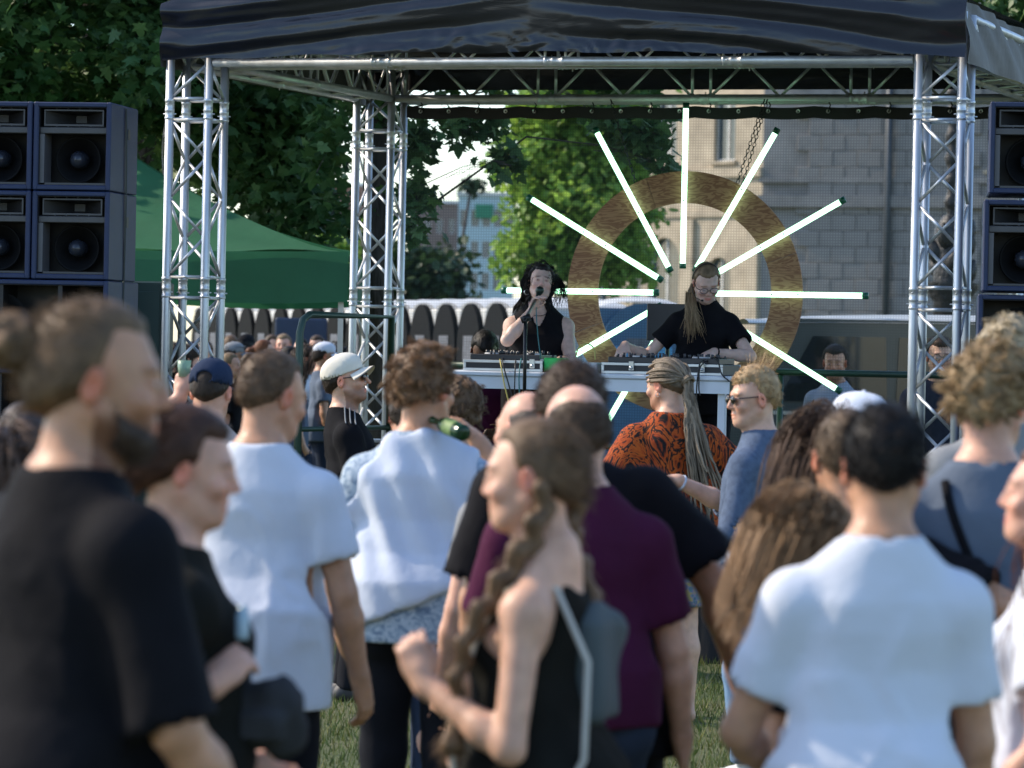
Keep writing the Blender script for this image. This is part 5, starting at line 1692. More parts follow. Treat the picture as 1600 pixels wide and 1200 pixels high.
class Hair:
    """builds hair meshes in body space from the head frame"""
    def __init__(h, b, lod, seed):
        h.b, h.seed, h.parts = b, seed, []
        h.capW = None
        h.v = (.0055, .0075, .010)[lod]
        h.lod = lod
    def T(h, p): return h.b.headc + h.b.Rh @ (np.array(p, float) * h.b.hs)
    def D(h, d): return h.b.Rh @ np.array(d, float)
    def field(h, lo, hi):
        c, s = h.b.headc, h.b.hs
        return Field(*[axis_steps(c[q] + lo[q] * s, c[q] + hi[q] * s, h.v) for q in range(3)])
    def cap(h, thick=.010, hairline=.066, nape=-.082, top=0.0, back=0.0, bald=False, lump=.0, lfreq=38, widen=0.0, fade=0.0, temple=None):
        tmp = temple if temple is not None else (.014 if h.b.sex == 'm' else .034)
        b, Rm, s = h.b, h.b.Rh, h.b.hs
        f = h.field((-.17, -.20, -.20), (.17, .17, .20))
        f.ell(h.T((0, -.014 - back * .5, .030 + top * .5)), np.array([.0755 + thick * (1 - .55 * fade) + widen, .0965 + thick + back * .5, .090 + thick + top * .5]) * s, Rm, .01)
        f.ell(h.T((0, -.045, -.02)), np.array([.066 + thick * (1 - .6 * fade) + widen, .062 + thick, .075 + thick * .5]) * s, Rm, .03)
        # hairline: a plane from forehead to nape, and a dip round the ears
        def keep(q):
            # signed distance in head units, negative where hair grows
            x, y, z = q[..., 0], q[..., 1], q[..., 2]
            a = (hairline + 1.4 * x * x + .10 * (.08 - y)) - z       # above the forehead line
            c = (y - tmp - .18 * z) + 0 * x                         # behind the temple
            hh = np.clip(.5 + .5 * (c - a) / .03, 0, 1)
            d = c * (1 - hh) + a * hh - .03 * hh * (1 - hh)
            return np.maximum(d, (nape + .35 * np.abs(x) + .25 * np.clip(y + .09, 0, .2)) - z)
        G = np.stack(np.meshgrid(f.x, f.y, f.z, indexing='ij'), -1)
        f.F = np.maximum(f.F, (keep(((G - b.headc) @ Rm) / s) * s).astype(f32))
        for sd in (-1, 1):
            f.ell(h.T((sd * (.092 + widen * .5), .004, -.022)), np.array([.026, .034, .040]) * s, Rm, .014, 's')
        if bald:
            f.ell(h.T((0, .012, .075)), np.array([.072, .105, .085]) * s, Rm, .012, 's')
        V, Q = f.mesh()
        if len(V) == 0: return
        N = normals_of(V, Q)
        q = ((V - b.headc) @ Rm) / s
        if lump:
            d = noise3(V * lfreq + h.seed) * .6 + noise3(V * lfreq * 2.1 + h.seed * 2) * .4
            V = V + N * (lump * (d + .25))[:, None]
        else:
            d = noise3(V * np.array([110, 110, 30]) + h.seed)
            V = V + N * (.0016 * d)[:, None]
        dk = -keep(q) + .004 * noise3(V * 70 + h.seed)
        w_ = np.clip(dk / .034, 0, 1); w_ = w_ * w_ * (3 - 2 * w_)
        if bald:
            e_ = np.linalg.norm((q - np.array([0, .012, .075])) / np.array([.072, .105, .085]), axis=1) - 1
            w_ = np.minimum(w_, np.clip(e_ / .25, 0, 1))
        rad = V - h.T((0, -.014, .01)); rad /= np.linalg.norm(rad, axis=1, keepdims=True) + 1e-9
        lowz = np.clip((.055 - q[:, 2]) / .10, 0, 1)
        V = V - rad * ((thick + .007 + lump * 1.3) * (1 - w_) + thick * fade * .85 * lowz * w_)[:, None]
        h.capV, h.capN, h.capW = V, N, w_
        t = .72 + .25 * noise3(V * 60 + h.seed)[:, None] * np.ones((1, 3))
        if fade:
            # clipped sides: scalp shows paler low down
            m = np.clip((.02 - q[:, 2]) / .07, 0, 1)[:, None] * fade
            t = t * (1 - m * .0)
        h.parts.append((V, Q, t))
    def short(h, n=900, length=.024, lift=.55, rad=.0011, comb=(0, -.3, -.5), mask=None, curl=0.0, nseg=3, clump=0):
        if h.lod == 2: n = n // 3; rad *= 1.8
        elif h.lod == 1: n = int(n * 1.3); rad *= 1.15
        q = ((h.capV - h.b.headc) @ h.b.Rh) / h.b.hs
        m = mask(q) if mask is not None else None
        if h.capW is not None: m = (h.capW > .25) if m is None else (m & (h.capW > .25))
        P, N = pick(h.capV, h.capN, n, h.seed, m)
        cm = h.D(comb)
        def step(p, d, t, r):
            g = N * lift + cm
            if curl: g = g + curl * np.stack([noise3(p * 40 + c) for c in (1, 9, 17)], 1)
            return g + r.normal(0, .22, p.shape)
        h.parts.append(strands(P, N, step, nseg, length, rad, h.seed + 3, clump=clump))
    def long(h, n, length, fall, rad=.0018, mask=None, nseg=9, clump=60, wave=.15, stick=.006, pull=None, cw=.72):
        """strands that follow the head, then fall; pull(p, t) may add a direction"""
        if h.lod == 2: n = n // 3; rad *= 1.8
        q = ((h.capV - h.b.headc) @ h.b.Rh) / h.b.hs
        P, N = pick(h.capV, h.capN, n, h.seed + 5, None if mask is None else mask(q))
        b = h.b
        sh = [(b.sh[1] + b.sh[-1]) / 2 * .5 + b.neck0 * .5, ]
        fv = np.array(fall, float)
        def step(p, d, t, r):
            g = np.tile(fv, (len(p), 1)) * (.5 + t)
            c = p - h.T((0, -.012, .01)); w = np.array([.086, .112, .112]) * b.hs
            cl = c @ b.Rh
            rr = np.linalg.norm(cl / w, axis=1, keepdims=True)
            out = (cl / w ** 2) @ b.Rh.T; out /= np.linalg.norm(out, axis=1, keepdims=True) + 1e-9
            inside = np.clip((1.12 - rr) * 6, -.25, 1.5)
            g = g - out * np.minimum((g * out).sum(1, keepdims=True), 0) * (rr < 1.25) + out * inside * .9
            # keep outside neck and shoulders
            for ce, ra in ((b.neck0 + np.array([0, 0, .03]), np.array([.075, .075, .12])), (b.L((0, -.01, 1.30)), np.array([.20, .135, .17]) * b.s)):
                c2 = (p - ce) / ra; r2 = np.linalg.norm(c2, axis=1, keepdims=True)
                o2 = c2 / ra; o2 /= np.linalg.norm(o2, axis=1, keepdims=True) + 1e-9
                g = g + o2 * np.clip((1.1 - r2) * 7, 0, 2)
            if pull is not None: g = g + pull(p, t)
            if wave: g = g + wave * np.stack([noise3(p * 22 + c) for c in (1, 9, 17)], 1)
            return d * .55 + g * .6
        h.parts.append(strands(P, N, step, nseg, length, rad, h.seed + 7, clump=clump, taper=.5, cw=cw))
    def lock(h, pts, radii, braid=0, lump=.15, lf=40, n_hairs=0):
        """a thick lock, bun, tail or braid as lumpy tubes through points (body space)"""
        pts = [np.array(p, float) for p in pts]
        lo = np.min(pts, 0) - max(radii) * 2 - .02; hi = np.max(pts, 0) + max(radii) * 2 + .02
        f = Field(*[axis_steps(lo[q], hi[q], h.v) for q in range(3)])
        if braid:
            # plaited lobes alternating left and right down the line
            P = np.array(pts); seg = np.linalg.norm(np.diff(P, axis=0), axis=1); cum = np.concatenate([[0], np.cumsum(seg)])
            for i in range(braid):
                u = cum[-1] * (i + .5) / braid
                c = np.array([np.interp(u, cum, P[:, k]) for k in range(3)])
                c2 = np.array([np.interp(min(u + cum[-1] / braid * .9, cum[-1]), cum, P[:, k]) for k in range(3)])
                r = np.interp(u, cum, radii)
                ax = nrm(c2 - c + 1e-6); sd = nrm(np.cross(ax, [0.3, 1, 0])) * (1 if i % 2 else -1)
                f.cone(c + sd * r * .55, c2 - sd * r * .12, r * .72, r * .6, .004)
        else:
            for i in range(len(pts) - 1):
                f.cone(pts[i], pts[i + 1], radii[i], radii[i + 1], .015)
        V, Q = f.mesh()
        if len(V) == 0: return
        N = normals_of(V, Q)
        d = noise3(V * lf + h.seed) * .6 + noise3(V * np.array([lf * 3, lf * 3, lf * .6])) * .4
        V = V + N * (lump * np.mean(radii) * d)[:, None]
        h.parts.append((V, Q, .8 + .3 * noise3(V * np.array([150, 150, 25]) + h.seed)[:, None] * np.ones((1, 3))))
        if n_hairs:
            P, NN = pick(V, N, n_hairs, h.seed + 9)
            dv = nrm(pts[-1] - pts[0])
            def step(p, dd, t, r): return NN * .35 + dv + r.normal(0, .35, p.shape)
            h.parts.append(strands(P, NN, step, 3, .04, .0011, h.seed + 2))
    def build(h, col, root, name='hair'):
        if not h.parts: return None
        o = 0; Vs, Qs, Ts = [], [], []
        for V, Q, t in h.parts:
            Vs.append(V); Qs.append(Q + o); Ts.append(t); o += len(V)
        me = mesh_np(name, np.concatenate(Vs), F4=np.concatenate(Qs), tint=np.clip(np.concatenate(Ts), .25, 2))
        return obj(name, me, hair_mat(col), root)

# ---- clothing
def clear_hips(P, b, ease):
    """widen the lower slices so that the cloth hangs clear of the hips"""
    lbh = .6 + .4 * b.build; s = b.s
    for i in range(len(P)):
        zz = P[i, 0] / s + b.drop
        w = np.clip((1.16 - zz) / .14, 0, 1)
        P[i, 1] = max(P[i, 1], P[i, 1] * (1 - w) + (.092 + .112 * lbh) * s * w + ease * w)
        P[i, 2] = max(P[i, 2], P[i, 2] * (1 - w) + (.042 + .120 * lbh) * s * w + ease * w)
        P[i, 3] = P[i, 3] * (1 - w) - .028 * s * w
def garment(b, lod, sleeve=.55, hem=.80, loose=.55, ease=.012, neck=.078, neck_drop=.0, flare=.014, amp=.010, seed=1, straps=None, sl_open=True, vest_w=None, extra=None, hem_slope=0.0, vneck=0.0, collar=False):
    """a shirt: torso and sleeves with ease, cut at hem, cuffs and neckline, with folds"""
    v = (.0095, .012, .017)[lod]
    s = b.s
    pts = [b.sh[1], b.sh[-1], b.L((0, 0, hem)), b.neck0]
    for sd in (1, -1):
        if sleeve > 0:
            t = min(sleeve, 1.0); pts.append(b.sh[sd] + (b.el[sd] - b.sh[sd]) * t)
            if sleeve > 1: pts.append(b.el[sd] + (b.wr[sd] - b.el[sd]) * (sleeve - 1))
            pts.append(b.el[sd] if sleeve > .9 else pts[-1])
    pts = np.array(pts)
    wx = .26 * s * (.6 + .4 * b.build)
    lo = np.minimum(pts.min(0) - .13, [-wx, -wx, hem * s - .03]); hi = np.maximum(pts.max(0) + .12, [wx, wx, 0])
    f = Field(axis_steps(lo[0], hi[0], v), axis_steps(lo[1], hi[1], v), axis_steps(lo[2], hi[2], v))
    P = b.prof(ease, loose)
    P[0, 0] = min(P[0, 0], (hem - .03) * s)
    if hem < .93: clear_hips(P, b, ease)
    f.loft(P, b.lean, (.95 - b.drop) * s, k=.03, flat=.25)
    lb = .6 + .4 * b.build; fem = .86 if b.sex == 'f' else 1.0
    for sd in (1, -1):
        if straps is None:
            f.cone(b.neck0 + np.array([sd * .032, -.012, .002]) * s, b.sh[sd] + np.array([-sd * .014, 0, .012]) * s, .046 * s, .048 * s, .05)
        if sleeve > 0:
            f.ell(b.sh[sd] + np.array([-sd * .004, 0, -.008]) * s, np.array([.061, .066, .068]) * s * lb * fem, None, .035)
            e = b.sh[sd] + (b.el[sd] - b.sh[sd]) * min(sleeve, 1.0)
            r1 = (.039 + (.050 - .039) * (1 - min(sleeve, 1))) * s * lb * fem + ease + flare
            f.cone(b.sh[sd], e, .050 * s * lb * fem + ease, r1, .035)
            if sleeve > 1:
                e2 = b.el[sd] + (b.wr[sd] - b.el[sd]) * (sleeve - 1)
                f.cone(e, e2, r1, r1 * .95, .02)
        elif straps is None:
            pass
    if b.sex == 'f':
        for sd in (1, -1): f.ell(b.L((sd * .068, .082, 1.275)), np.array([.066, .058, .064]) * s * (.6 + .4 * b.build), None, .035)
    if extra: extra(f)
    # openings
    f.half((hem_slope, 0, -1), (0, 0, hem * s), .004)
    if sleeve > 0:
        for sd in (1, -1):
            if sleeve <= 1: a, c = b.sh[sd], b.el[sd]; t = sleeve
            else: a, c = b.el[sd], b.wr[sd]; t = sleeve - 1
            cut = a + (c - a) * t; ax = nrm(c - a)
            m = .17 * s
            def fn(X, Y, Z, ax=ax, cut=cut): return (X - cut[0]) * ax[0] + (Y - cut[1]) * ax[1] + (Z - cut[2]) * ax[2]
            # carve everything past the cuff, close to the arm only
            def past(X, Y, Z, ax=ax, cut=cut, c=c):
                d = -fn(X, Y, Z)
                q = np.sqrt((X - cut[0] - ax[0] * .06) ** 2 + (Y - cut[1] - ax[1] * .06) ** 2 + (Z - cut[2] - ax[2] * .06) ** 2) - .105
                return np.maximum(d, q)
            f.apply(past, cut - m, cut + m, .004, 's')
            if sl_open:
                r = np.linalg.norm(c - a)
                f.cone(cut - ax * .05, cut + ax * .06, .041 * s * lb * fem + .004, .041 * s * lb * fem + .010, .004, 's')
    nk = b.neck0
    f.ell(nk + np.array([0, .012 + vneck * .3, .045 - neck_drop]) * s, np.array([neck, neck + .004, .060]) * s, None, .008, 's')
    if vneck: f.cone(nk + np.array([0, .06, 0]) * s, nk + np.array([0, .13, -vneck]) * s, .055 * s, .012 * s, .01, 's')
    if sleeve == 0 and straps is None:
        for sd in (1, -1): f.ell(b.sh[sd] + np.array([sd * .050, 0, -.01]) * s, np.array([.075, .13, .115]) * s, None, .012, 's')
    if straps is not None:
        # a tank top: arm holes and wide neck leave two straps
        for sd in (1, -1):
            f.ell(b.sh[sd] + np.array([sd * .035, 0, -.02]) * s, np.array([.085, .14, .125]) * s, None, .01, 's')
        f.ell(nk + np.array([0, -.01, .03]) * s, np.array([.088, .12, .105 + straps]) * s, None, .01, 's')
    V, Q = f.mesh()
    if len(V) == 0: return V, Q
    N = normals_of(V, Q)
    k = np.clip((V[:, 2] / s - hem) / .1, .35, 1) * np.clip((np.linalg.norm(V - b.neck0, axis=1) / s - .085) / .10, .08, 1)
    for sd in (1, -1): k = k * np.clip((np.linalg.norm(V - b.sh[sd], axis=1) / s - .04) / .13, .30, 1)
    V = V + N * (fold_disp(V / s, seed, amp) * k)[:, None]
    return V, Q

def trousers(b, lod, cuff=.06, ease=.014, amp=.006, seed=2, waist=1.0, width=1.0):
    v = (.014, .018, .024)[lod]; s = b.s
    wx = .25 * s * (.6 + .4 * b.build)
    f = Field(axis_steps(-wx - .03, wx + .03, v), axis_steps(-wx, wx, v), axis_steps(cuff * s - .03, (waist + .04) * s, v))
    P = b.prof(ease); f.loft(P[P[:, 0] <= (1.13 - b.drop) * s], (0, 0), (.95 - b.drop) * s, k=.03)
    lb = .6 + .4 * b.build
    for sd in (1, -1):
        f.ell(b.hip[sd] + np.array([0, -.03, -.01]) * s, np.array([.098, .108, .11]) * s * lb + ease, None, .04)
        f.cone(b.hip[sd], b.kn[sd], .084 * s * lb + ease, .058 * s * lb * width + ease, .03)
        f.cone(b.kn[sd], b.an[sd] + np.array([0, 0, -.04]) * s, .058 * s * lb * width + ease, .05 * s * width + ease, .03)
    f.half((0, 0, 1), (0, 0, waist * s)); f.half((0, 0, -1), (0, 0, cuff * s))
    V, Q = f.mesh(); N = normals_of(V, Q)
    V = V + N * fold_disp(V[:, [0, 1, 2]] / s, seed, amp)[:, None]
    return V, Q

def shoes(b, root, mat):
    for sd in (1, -1):
        a = b.an[sd]; s = b.s
        lo = a + np.array([-.09, -.12, -.10]) * s; hi = a + np.array([.09, .24, .07]) * s
        f = Field(*[axis_steps(lo[q], hi[q], .012) for q in range(3)])
        f.cone(a + np.array([0, -.035, -.045]) * s, a + np.array([sd * .01, .10, -.050]) * s, .046 * s, .040 * s, .03)
        f.ell(a + np.array([sd * .012, .125, -.055]) * s, np.array([.053, .075, .034]) * s, None, .02)
        f.cone(a + np.array([0, -.01, -.03]) * s, a + np.array([0, 0, .03]) * s, .048 * s, .046 * s, .02)
        f.half((0, 0, -1), (0, 0, .004))
        V, Q = f.mesh()
        obj('shoe', mesh_np('shoe', V, F4=Q), mat, root)
# ------------------------------------------------------------------ worn things
def head_mtx(b):
    m = Matrix([[b.Rh[i][j] * b.hs for j in range(3)] for i in range(3)]).to_4x4()
    return Matrix.Translation(Vector(b.headc)) @ m

LENS = M('dark_lens', (.012, .010, .010), rough=.06, spec=.8)
LENS_B = M('brown_lens', (.05, .016, .008), rough=.06, spec=.8)
FRAME_B = M('spectacle_frame', (.012, .012, .012), rough=.3)
def glass_clear():
    m, nt, b = new_mat('clear_lens')
    b.inputs['Base Color'].default_value = (.9, .95, 1, 1); b.inputs['Roughness'].default_value = .02
    b.inputs['Alpha'].default_value = .16
    return m
CLEAR = glass_clear()
def spectacles(b, root, lens, dark=True, up=0.0, name='sunglasses', size=1.0):
    mt = head_mtx(b) @ Matrix.Translation((0, 0, up))
    fr = MB()
    o = None
    for sd in (-1, 1):
        c = Vector((sd * .033, .105, .002)); rx, rz = .0255 * size, .0205 * size
        ring = [mt @ (c + Vector((rx * math.cos(t), -abs(sd * rx * math.cos(t)) * .12, rz * math.sin(t)))) for t in [2 * math.pi * k / 14 for k in range(15)]]
        fr.tube(ring, .0022 * b.hs, 5, cap=False)
        fr.tube([mt @ Vector((sd * .057, .099, .008)), mt @ Vector((sd * .077, .075, .008)), mt @ Vector((sd * .083, .0, .010)), mt @ Vector((sd * .082, -.02, -.006))], .0026 * b.hs, 5)
    fr.tube([mt @ Vector((-.011, .109, .006)), mt @ Vector((.011, .109, .006))], .002 * b.hs, 5)
    o = fr.build(name, FRAME_B, root)
    for sd in (-1, 1):
        c = Vector((sd * .033, .105, .002)); rx, rz = .0245 * size, .0195 * size
        ln = MB(); ln.lathe([(.0, .006), (.5, .005), (.85, .002), (1.0, -.002), (.9, -.004)], 16, mt @ Matrix.Translation(c) @ Matrix(((rx, 0, 0, 0), (0, 0, 1, 0), (0, rz, 0, 0), (0, 0, 0, 1))))
        ln.build('lens', lens, o)
    return o

EYE_W = M('eye_white', (.72, .70, .68), rough=.15, var=.02)
IRIS = M('eye_iris', (.035, .028, .02), rough=.1, var=.1)
def eyes(b, root, open_=1.0):
    mt = head_mtx(b)
    for sd in (-1, 1):
        mb = MB()
        c = Vector((sd * .031, .0868, .0005))
        mb.lathe([(.0, .0062), (.005, .0056), (.0085, .0035), (.0105, .0)], 10, mt @ Matrix.Translation(c) @ Matrix.Scale(.55 * open_, 4, (0, 0, 1)) @ Matrix.Rotation(-math.pi / 2, 4, 'X'))
        e = mb.build('eye', EYE_W, root)
        mb = MB()
        mb.lathe([(.0, .0009), (.0046, .0006), (.005, -.0004)], 10, mt @ Matrix.Translation(c + Vector((0, .0059, 0))) @ Matrix.Scale(.8 * open_, 4, (0, 0, 1)) @ Matrix.Rotation(-math.pi / 2, 4, 'X'))
        mb.build('iris', IRIS, e)

def cap_hat(b, root, crown, brim, back_open=False, tilt=0.0, lod=0, brim_len=1.0):
    """a baseball cap: crown with seams, curved peak, opening and strap at the back"""
    Rm = b.Rh @ np.array(Matrix.Rotation(R(tilt), 3, 'X')); s = b.hs; c = b.headc
    T = lambda p: c + Rm @ (np.array(p, float) * s)
    v = (.0055, .0065, .009)[lod]
    def fld(lo, hi):
        pts = np.array([T((x, y, z)) for x in (lo[0], hi[0]) for y in (lo[1], hi[1]) for z in (lo[2], hi[2])])
        return Field(*[axis_steps(pts[:, q].min(), pts[:, q].max(), v) for q in range(3)])
    f = fld((-.12, -.15, -.01), (.12, .13, .16))
    f.ell(T((0, -.012, .040)), np.array([.0900, .1120, .0965]) * s, Rm, .01)
    f.ell(T((0, .030, .075)), np.array([.070, .070, .055]) * s, Rm, .03)
    f.half(Rm @ np.array([0, .10, -1.0]), T((0, 0, .024)), .004)
    f.ell(T((0, -.016, .02)), np.array([.084, .106, .088]) * s, Rm, .004, 's')
    if back_open: f.ell(T((0, -.125, .056)), np.array([.034, .045, .024]) * s, Rm, .004, 's')
    V, Q = f.mesh(); N = normals_of(V, Q)
    q = ((V - c) @ Rm) / s
    ang = np.arctan2(q[:, 0], q[:, 1] + .012)
    seam = np.exp(-(np.sin(ang * 3) / .05) ** 2) * (q[:, 2] > .04)
    V = V - N * (seam * .0016)[:, None] + N * (.0012 * noise3(V * 35))[:, None]
    h = obj('cap', mesh_np('cap', V, F4=Q), crown, root)
    mb = MB()
    def pk(u, w):
        a = (u - .5) * 2.3
        r0, r1 = .096, .096 + .066 * brim_len * max(.0, math.cos(a * .68)) ** .8
        rr = r0 + (r1 - r0) * w
        x = math.sin(a) * rr * .86; y = math.cos(a) * rr * 1.04 + .004
        z = .036 - 3.6 * x * x - w * .006
        return tuple(T((x, y, z)))
    mb.grid(pk, 18, 6)
    mb.grid(lambda u, w: tuple(np.array(pk(u, w)) - (Rm @ np.array([0, 0, .005])) * s), 18, 6)
    mb.build('peak', brim, h)
    mb = MB(); p = T((0, -.012, .137)); mb.lathe([(.0, .008), (.006, .006), (.008, .001)], 8, Matrix.Translation(Vector(p))); mb.build('button', crown, h)
    return h

SHOE = M('shoe_dark', (.03, .03, .032), rough=.6)
SHOE_W = M('shoe_white', (.55, .55, .55), rough=.6)
ROSTER = []
def person(label, u, vtop, Z, yaw, head=(0, 0, 0), sex='m', build=1.0, H=None, base=0.0, lean=(0, 0), hands=None, hand_pose=None, fine=(), lod=1,
           skin=(.56, .37, .285), tint_kw=None, shirt=None, shirt_mat=None, legs=None, legs_mat=None, barefoot=False, shoulder=1.0, group=None,
           hair_top=.012, seed=1, jaw=1.0, nose=1.0, shrug=0.0, drop=0.0, stance=.10, eye=None):
    tp = at(u, vtop, Z)
    want = tp.z - base
    h = H or want
    b = Body(h, sex, build, lean, head, hands, stance, hand_pose, shoulder, shrug, drop)
    if H is None:
        for _ in range(2):
            topz = b.headc[2] + .121 * b.s + hair_top
            h *= want / topz
            b = Body(h, sex, build, lean, head, hands, stance, hand_pose, shoulder, shrug, drop)
    rz = R(yaw)
    off = Matrix.Rotation(rz, 3, 'Z') @ Vector((b.headc[0], b.headc[1], 0))
    root = empty('person', (tp.x - off.x, Z - off.y, base), rz)
    tag(root, label, 'person', group)
    V, Q = make_body(b, lod, fine, jaw=jaw, nose=nose)
    body = obj('body', mesh_np('body', V, F4=Q, tint=skin_tint(V, b, far=(lod == 2), **(tint_kw or {}))), skin_mat(skin), root)
    if shirt is not None:
        V, Q = garment(b, lod, seed=seed, **shirt)
        b.shirtV = V
        so = obj(shirt_name(shirt), mesh_np('shirt', V, F4=Q), shirt_mat, root)
        if shirt.get('straps') is None and shirt.get('neck', .078) < .086 and not shirt.get('vneck') and lod < 2:
            n0 = b.neck0
            f = Field(*[axis_steps(n0[q] - .11, n0[q] + .11, .0065) for q in range(3)])
            f.ell(n0 + np.array([0, .008, .020]) * b.s, np.array([.0735, .078, .034]) * b.s, None, .008)
            f.ell(n0 + np.array([0, .012, .045]) * b.s, np.array([.0655, .070, .10]) * b.s, None, .005, 's')
            f.half((0, .55, 1), n0 + np.array([0, 0, .036]) * b.s, .006)
            V, Q = f.mesh()
            if len(V): obj('neckband', mesh_np('neckband', V, F4=Q), shirt_mat, root)
    if legs is not None:
        V, Q = trousers(b, lod, seed=seed + 4, **legs)
        obj('shorts' if legs.get('cuff', 0) > .3 else 'trousers', mesh_np('trousers', V, F4=Q), legs_mat, root)
    if not barefoot:
        shoes(b, root, SHOE if seed % 3 else SHOE_W)
    if eye is not None: eyes(b, root, eye)
    return root, b
def shirt_name(k): return 'tank_top' if k.get('straps') is not None else 'shirt'

def on_cloth(b, path, ax=1, sgn=-1, lift=.006, tol=.016):
    """points laid on the outside of the shirt: path gives the two other coordinates; ax is the axis of approach"""
    o = [k for k in range(3) if k != ax]; out = []
    for p in path:
        m = (np.abs(b.shirtV[:, o[0]] - p[0]) < tol) & (np.abs(b.shirtV[:, o[1]] - p[1]) < tol)
        q = np.zeros(3); q[o[0]], q[o[1]] = p
        if not m.any(): continue
        v = b.shirtV[m, ax]; q[ax] = (v.max() if sgn > 0 else v.min()) + sgn * lift
        out.append(Vector(q))
    return out
def to_world(root, p):
    return root.location + (Matrix.Rotation(root.rotation_euler[2], 3, 'Z') @ Vector(p))
TEE = dict(sleeve=.62, hem=.80, loose=.6)
# ------------------------------------------------------------------ the people
BLK = cloth_mat('black_cotton', (.007, .007, .009), var=.2)
NAVY = cloth_mat('navy_cotton', (.012, .016, .032), var=.15)
WHT = cloth_mat('white_cotton', (.60, .63, .70), var=.03)
WHT2 = cloth_mat('white_cotton_thin', (.54, .59, .69), var=.03)
MAR = cloth_mat('maroon_cotton', (.060, .010, .034), var=.12)
GRB = cloth_mat('grey_blue_cotton', (.11, .14, .19), var=.1)
CHAM = cloth_mat('chambray', (.085, .115, .175), var=.2, vscale=40)
GRYT = cloth_mat('pale_grey_blue_cotton', (.25, .29, .35), var=.06)
BEI = cloth_mat('beige_cotton', (.45, .36, .32), var=.06)
GRY = cloth_mat('grey_cotton', (.22, .23, .24), var=.08)
OLV = cloth_mat('olive_black_cotton', (.011, .011, .009), var=.2)
DEN = cloth_mat('light_denim', (.15, .25, .40), var=.22, vscale=16, bscale=160)
DDEN = cloth_mat('black_denim', (.009, .010, .014), var=.2, bscale=160)
IND = cloth_mat('dark_denim', (.025, .035, .06), var=.2, bscale=160)
CRM = cloth_mat('cream_cap_cotton', (.66, .62, .53), var=.05)
NVC = cloth_mat('navy_cap_cotton', (.020, .032, .065), var=.1)

def pattern_mat(name, cols, scale, stretch=(1, 1, 1), dist=2.0, rough=.85, kind='noise'):
    """printed cloth: distorted bands of a few colours"""
    m, nt, b = new_mat(name)
    tc = nd(nt, 'ShaderNodeTexCoord'); mp = nd(nt, 'ShaderNodeMapping'); mp.inputs['Scale'].default_value = stretch
    nt.links.new(tc.outputs['Object'], mp.inputs[0])
    if kind == 'wave':
        n = nd(nt, 'ShaderNodeTexWave'); n.inputs['Scale'].default_value = scale; n.inputs['Distortion'].default_value = dist; n.inputs['Detail'].default_value = 3; n.inputs['Detail Scale'].default_value = 2.2
        out = n.outputs['Fac']
    elif kind == 'cells':
        n = nd(nt, 'ShaderNodeTexVoronoi'); n.inputs['Scale'].default_value = scale
        n2 = nd(nt, 'ShaderNodeTexNoise'); n2.inputs['Scale'].default_value = scale * .8; n2.inputs['Detail'].default_value = 4; n2.inputs['Distortion'].default_value = dist
        nt.links.new(mp.outputs[0], n2.inputs['Vector'])
        ad = nd(nt, 'ShaderNodeMath', operation='ADD'); nt.links.new(n.outputs['Distance'], ad.inputs[0]); nt.links.new(n2.outputs['Fac'], ad.inputs[1])
        ml = nd(nt, 'ShaderNodeMath', operation='MULTIPLY'); ml.inputs[1].default_value = .72; nt.links.new(ad.outputs[0], ml.inputs[0])
        out = ml.outputs[0]
    else:
        n = nd(nt, 'ShaderNodeTexNoise'); n.inputs['Scale'].default_value = scale; n.inputs['Detail'].default_value = 5; n.inputs['Distortion'].default_value = dist
        out = n.outputs['Fac']
    nt.links.new(mp.outputs[0], n.inputs['Vector'])
    r = nd(nt, 'ShaderNodeValToRGB'); r.color_ramp.interpolation = 'LINEAR'
    e = r.color_ramp.elements
    e[0].position, e[0].color = cols[0][0], (*cols[0][1], 1)
    e[1].position, e[1].color = cols[1][0], (*cols[1][1], 1)
    for p, c in cols[2:]:
        q = e.new(p); q.color = (*c, 1)
    nt.links.new(out, r.inputs[0]); nt.links.new(r.outputs[0], b.inputs['Base Color'])
    b.inputs['Roughness'].default_value = rough; b.inputs['Specular IOR Level'].default_value = .25
    return m
ORANGE = pattern_mat('orange_black_print', [(.30, (.010, .008, .008)), (.395, (.02, .010, .008)), (.42, (.34, .055, .010)), (.47, (.46, .095, .014)), (.49, (.012, .009, .009)), (.525, (.02, .012, .01)), (.545, (.42, .075, .012)), (.60, (.30, .045, .010)), (.63, (.012, .01, .01))], 6.0, (1.7, 1.7, .8), 2.2)
FLORAL = pattern_mat('purple_floral_print', [(.30, (.06, .05, .16)), (.42, (.16, .12, .34)), (.50, (.35, .34, .38)), (.56, (.07, .09, .20)), (.64, (.10, .24, .22)), (.70, (.22, .16, .34)), (.80, (.36, .31, .12))], 34, (1, 1, 1), 1.5, kind='cells')
BLUEP = pattern_mat('pale_blue_mottled_print', [(.36, (.14, .20, .29)), (.48, (.28, .36, .45)), (.56, (.46, .53, .60)), (.64, (.20, .27, .36))], 34, (1, 1, 1), 1.2)

# ---- helper styles
def hair_short(b, lod, seed, col, root, thick=.010, n=1000, length=.022, lift=.5, fade=0.0, **kw):
    h = Hair(b, lod, seed); h.cap(thick=thick, fade=fade, **kw); h.short(n, length, lift); return h.build(col, root)

BROWN, DBROWN, BLACKH, BLOND, DBLOND, LBROWN, GINGER = (.075, .045, .026), (.038, .024, .016), (.010, .009, .009), (.52, .345, .18), (.24, .165, .095), (.15, .09, .05), (.17, .06, .022)
FAIR, TAN, PINK, DARKS = (.60, .355, .245), (.47, .25, .150), (.60, .335, .235), (.09, .05, .034)

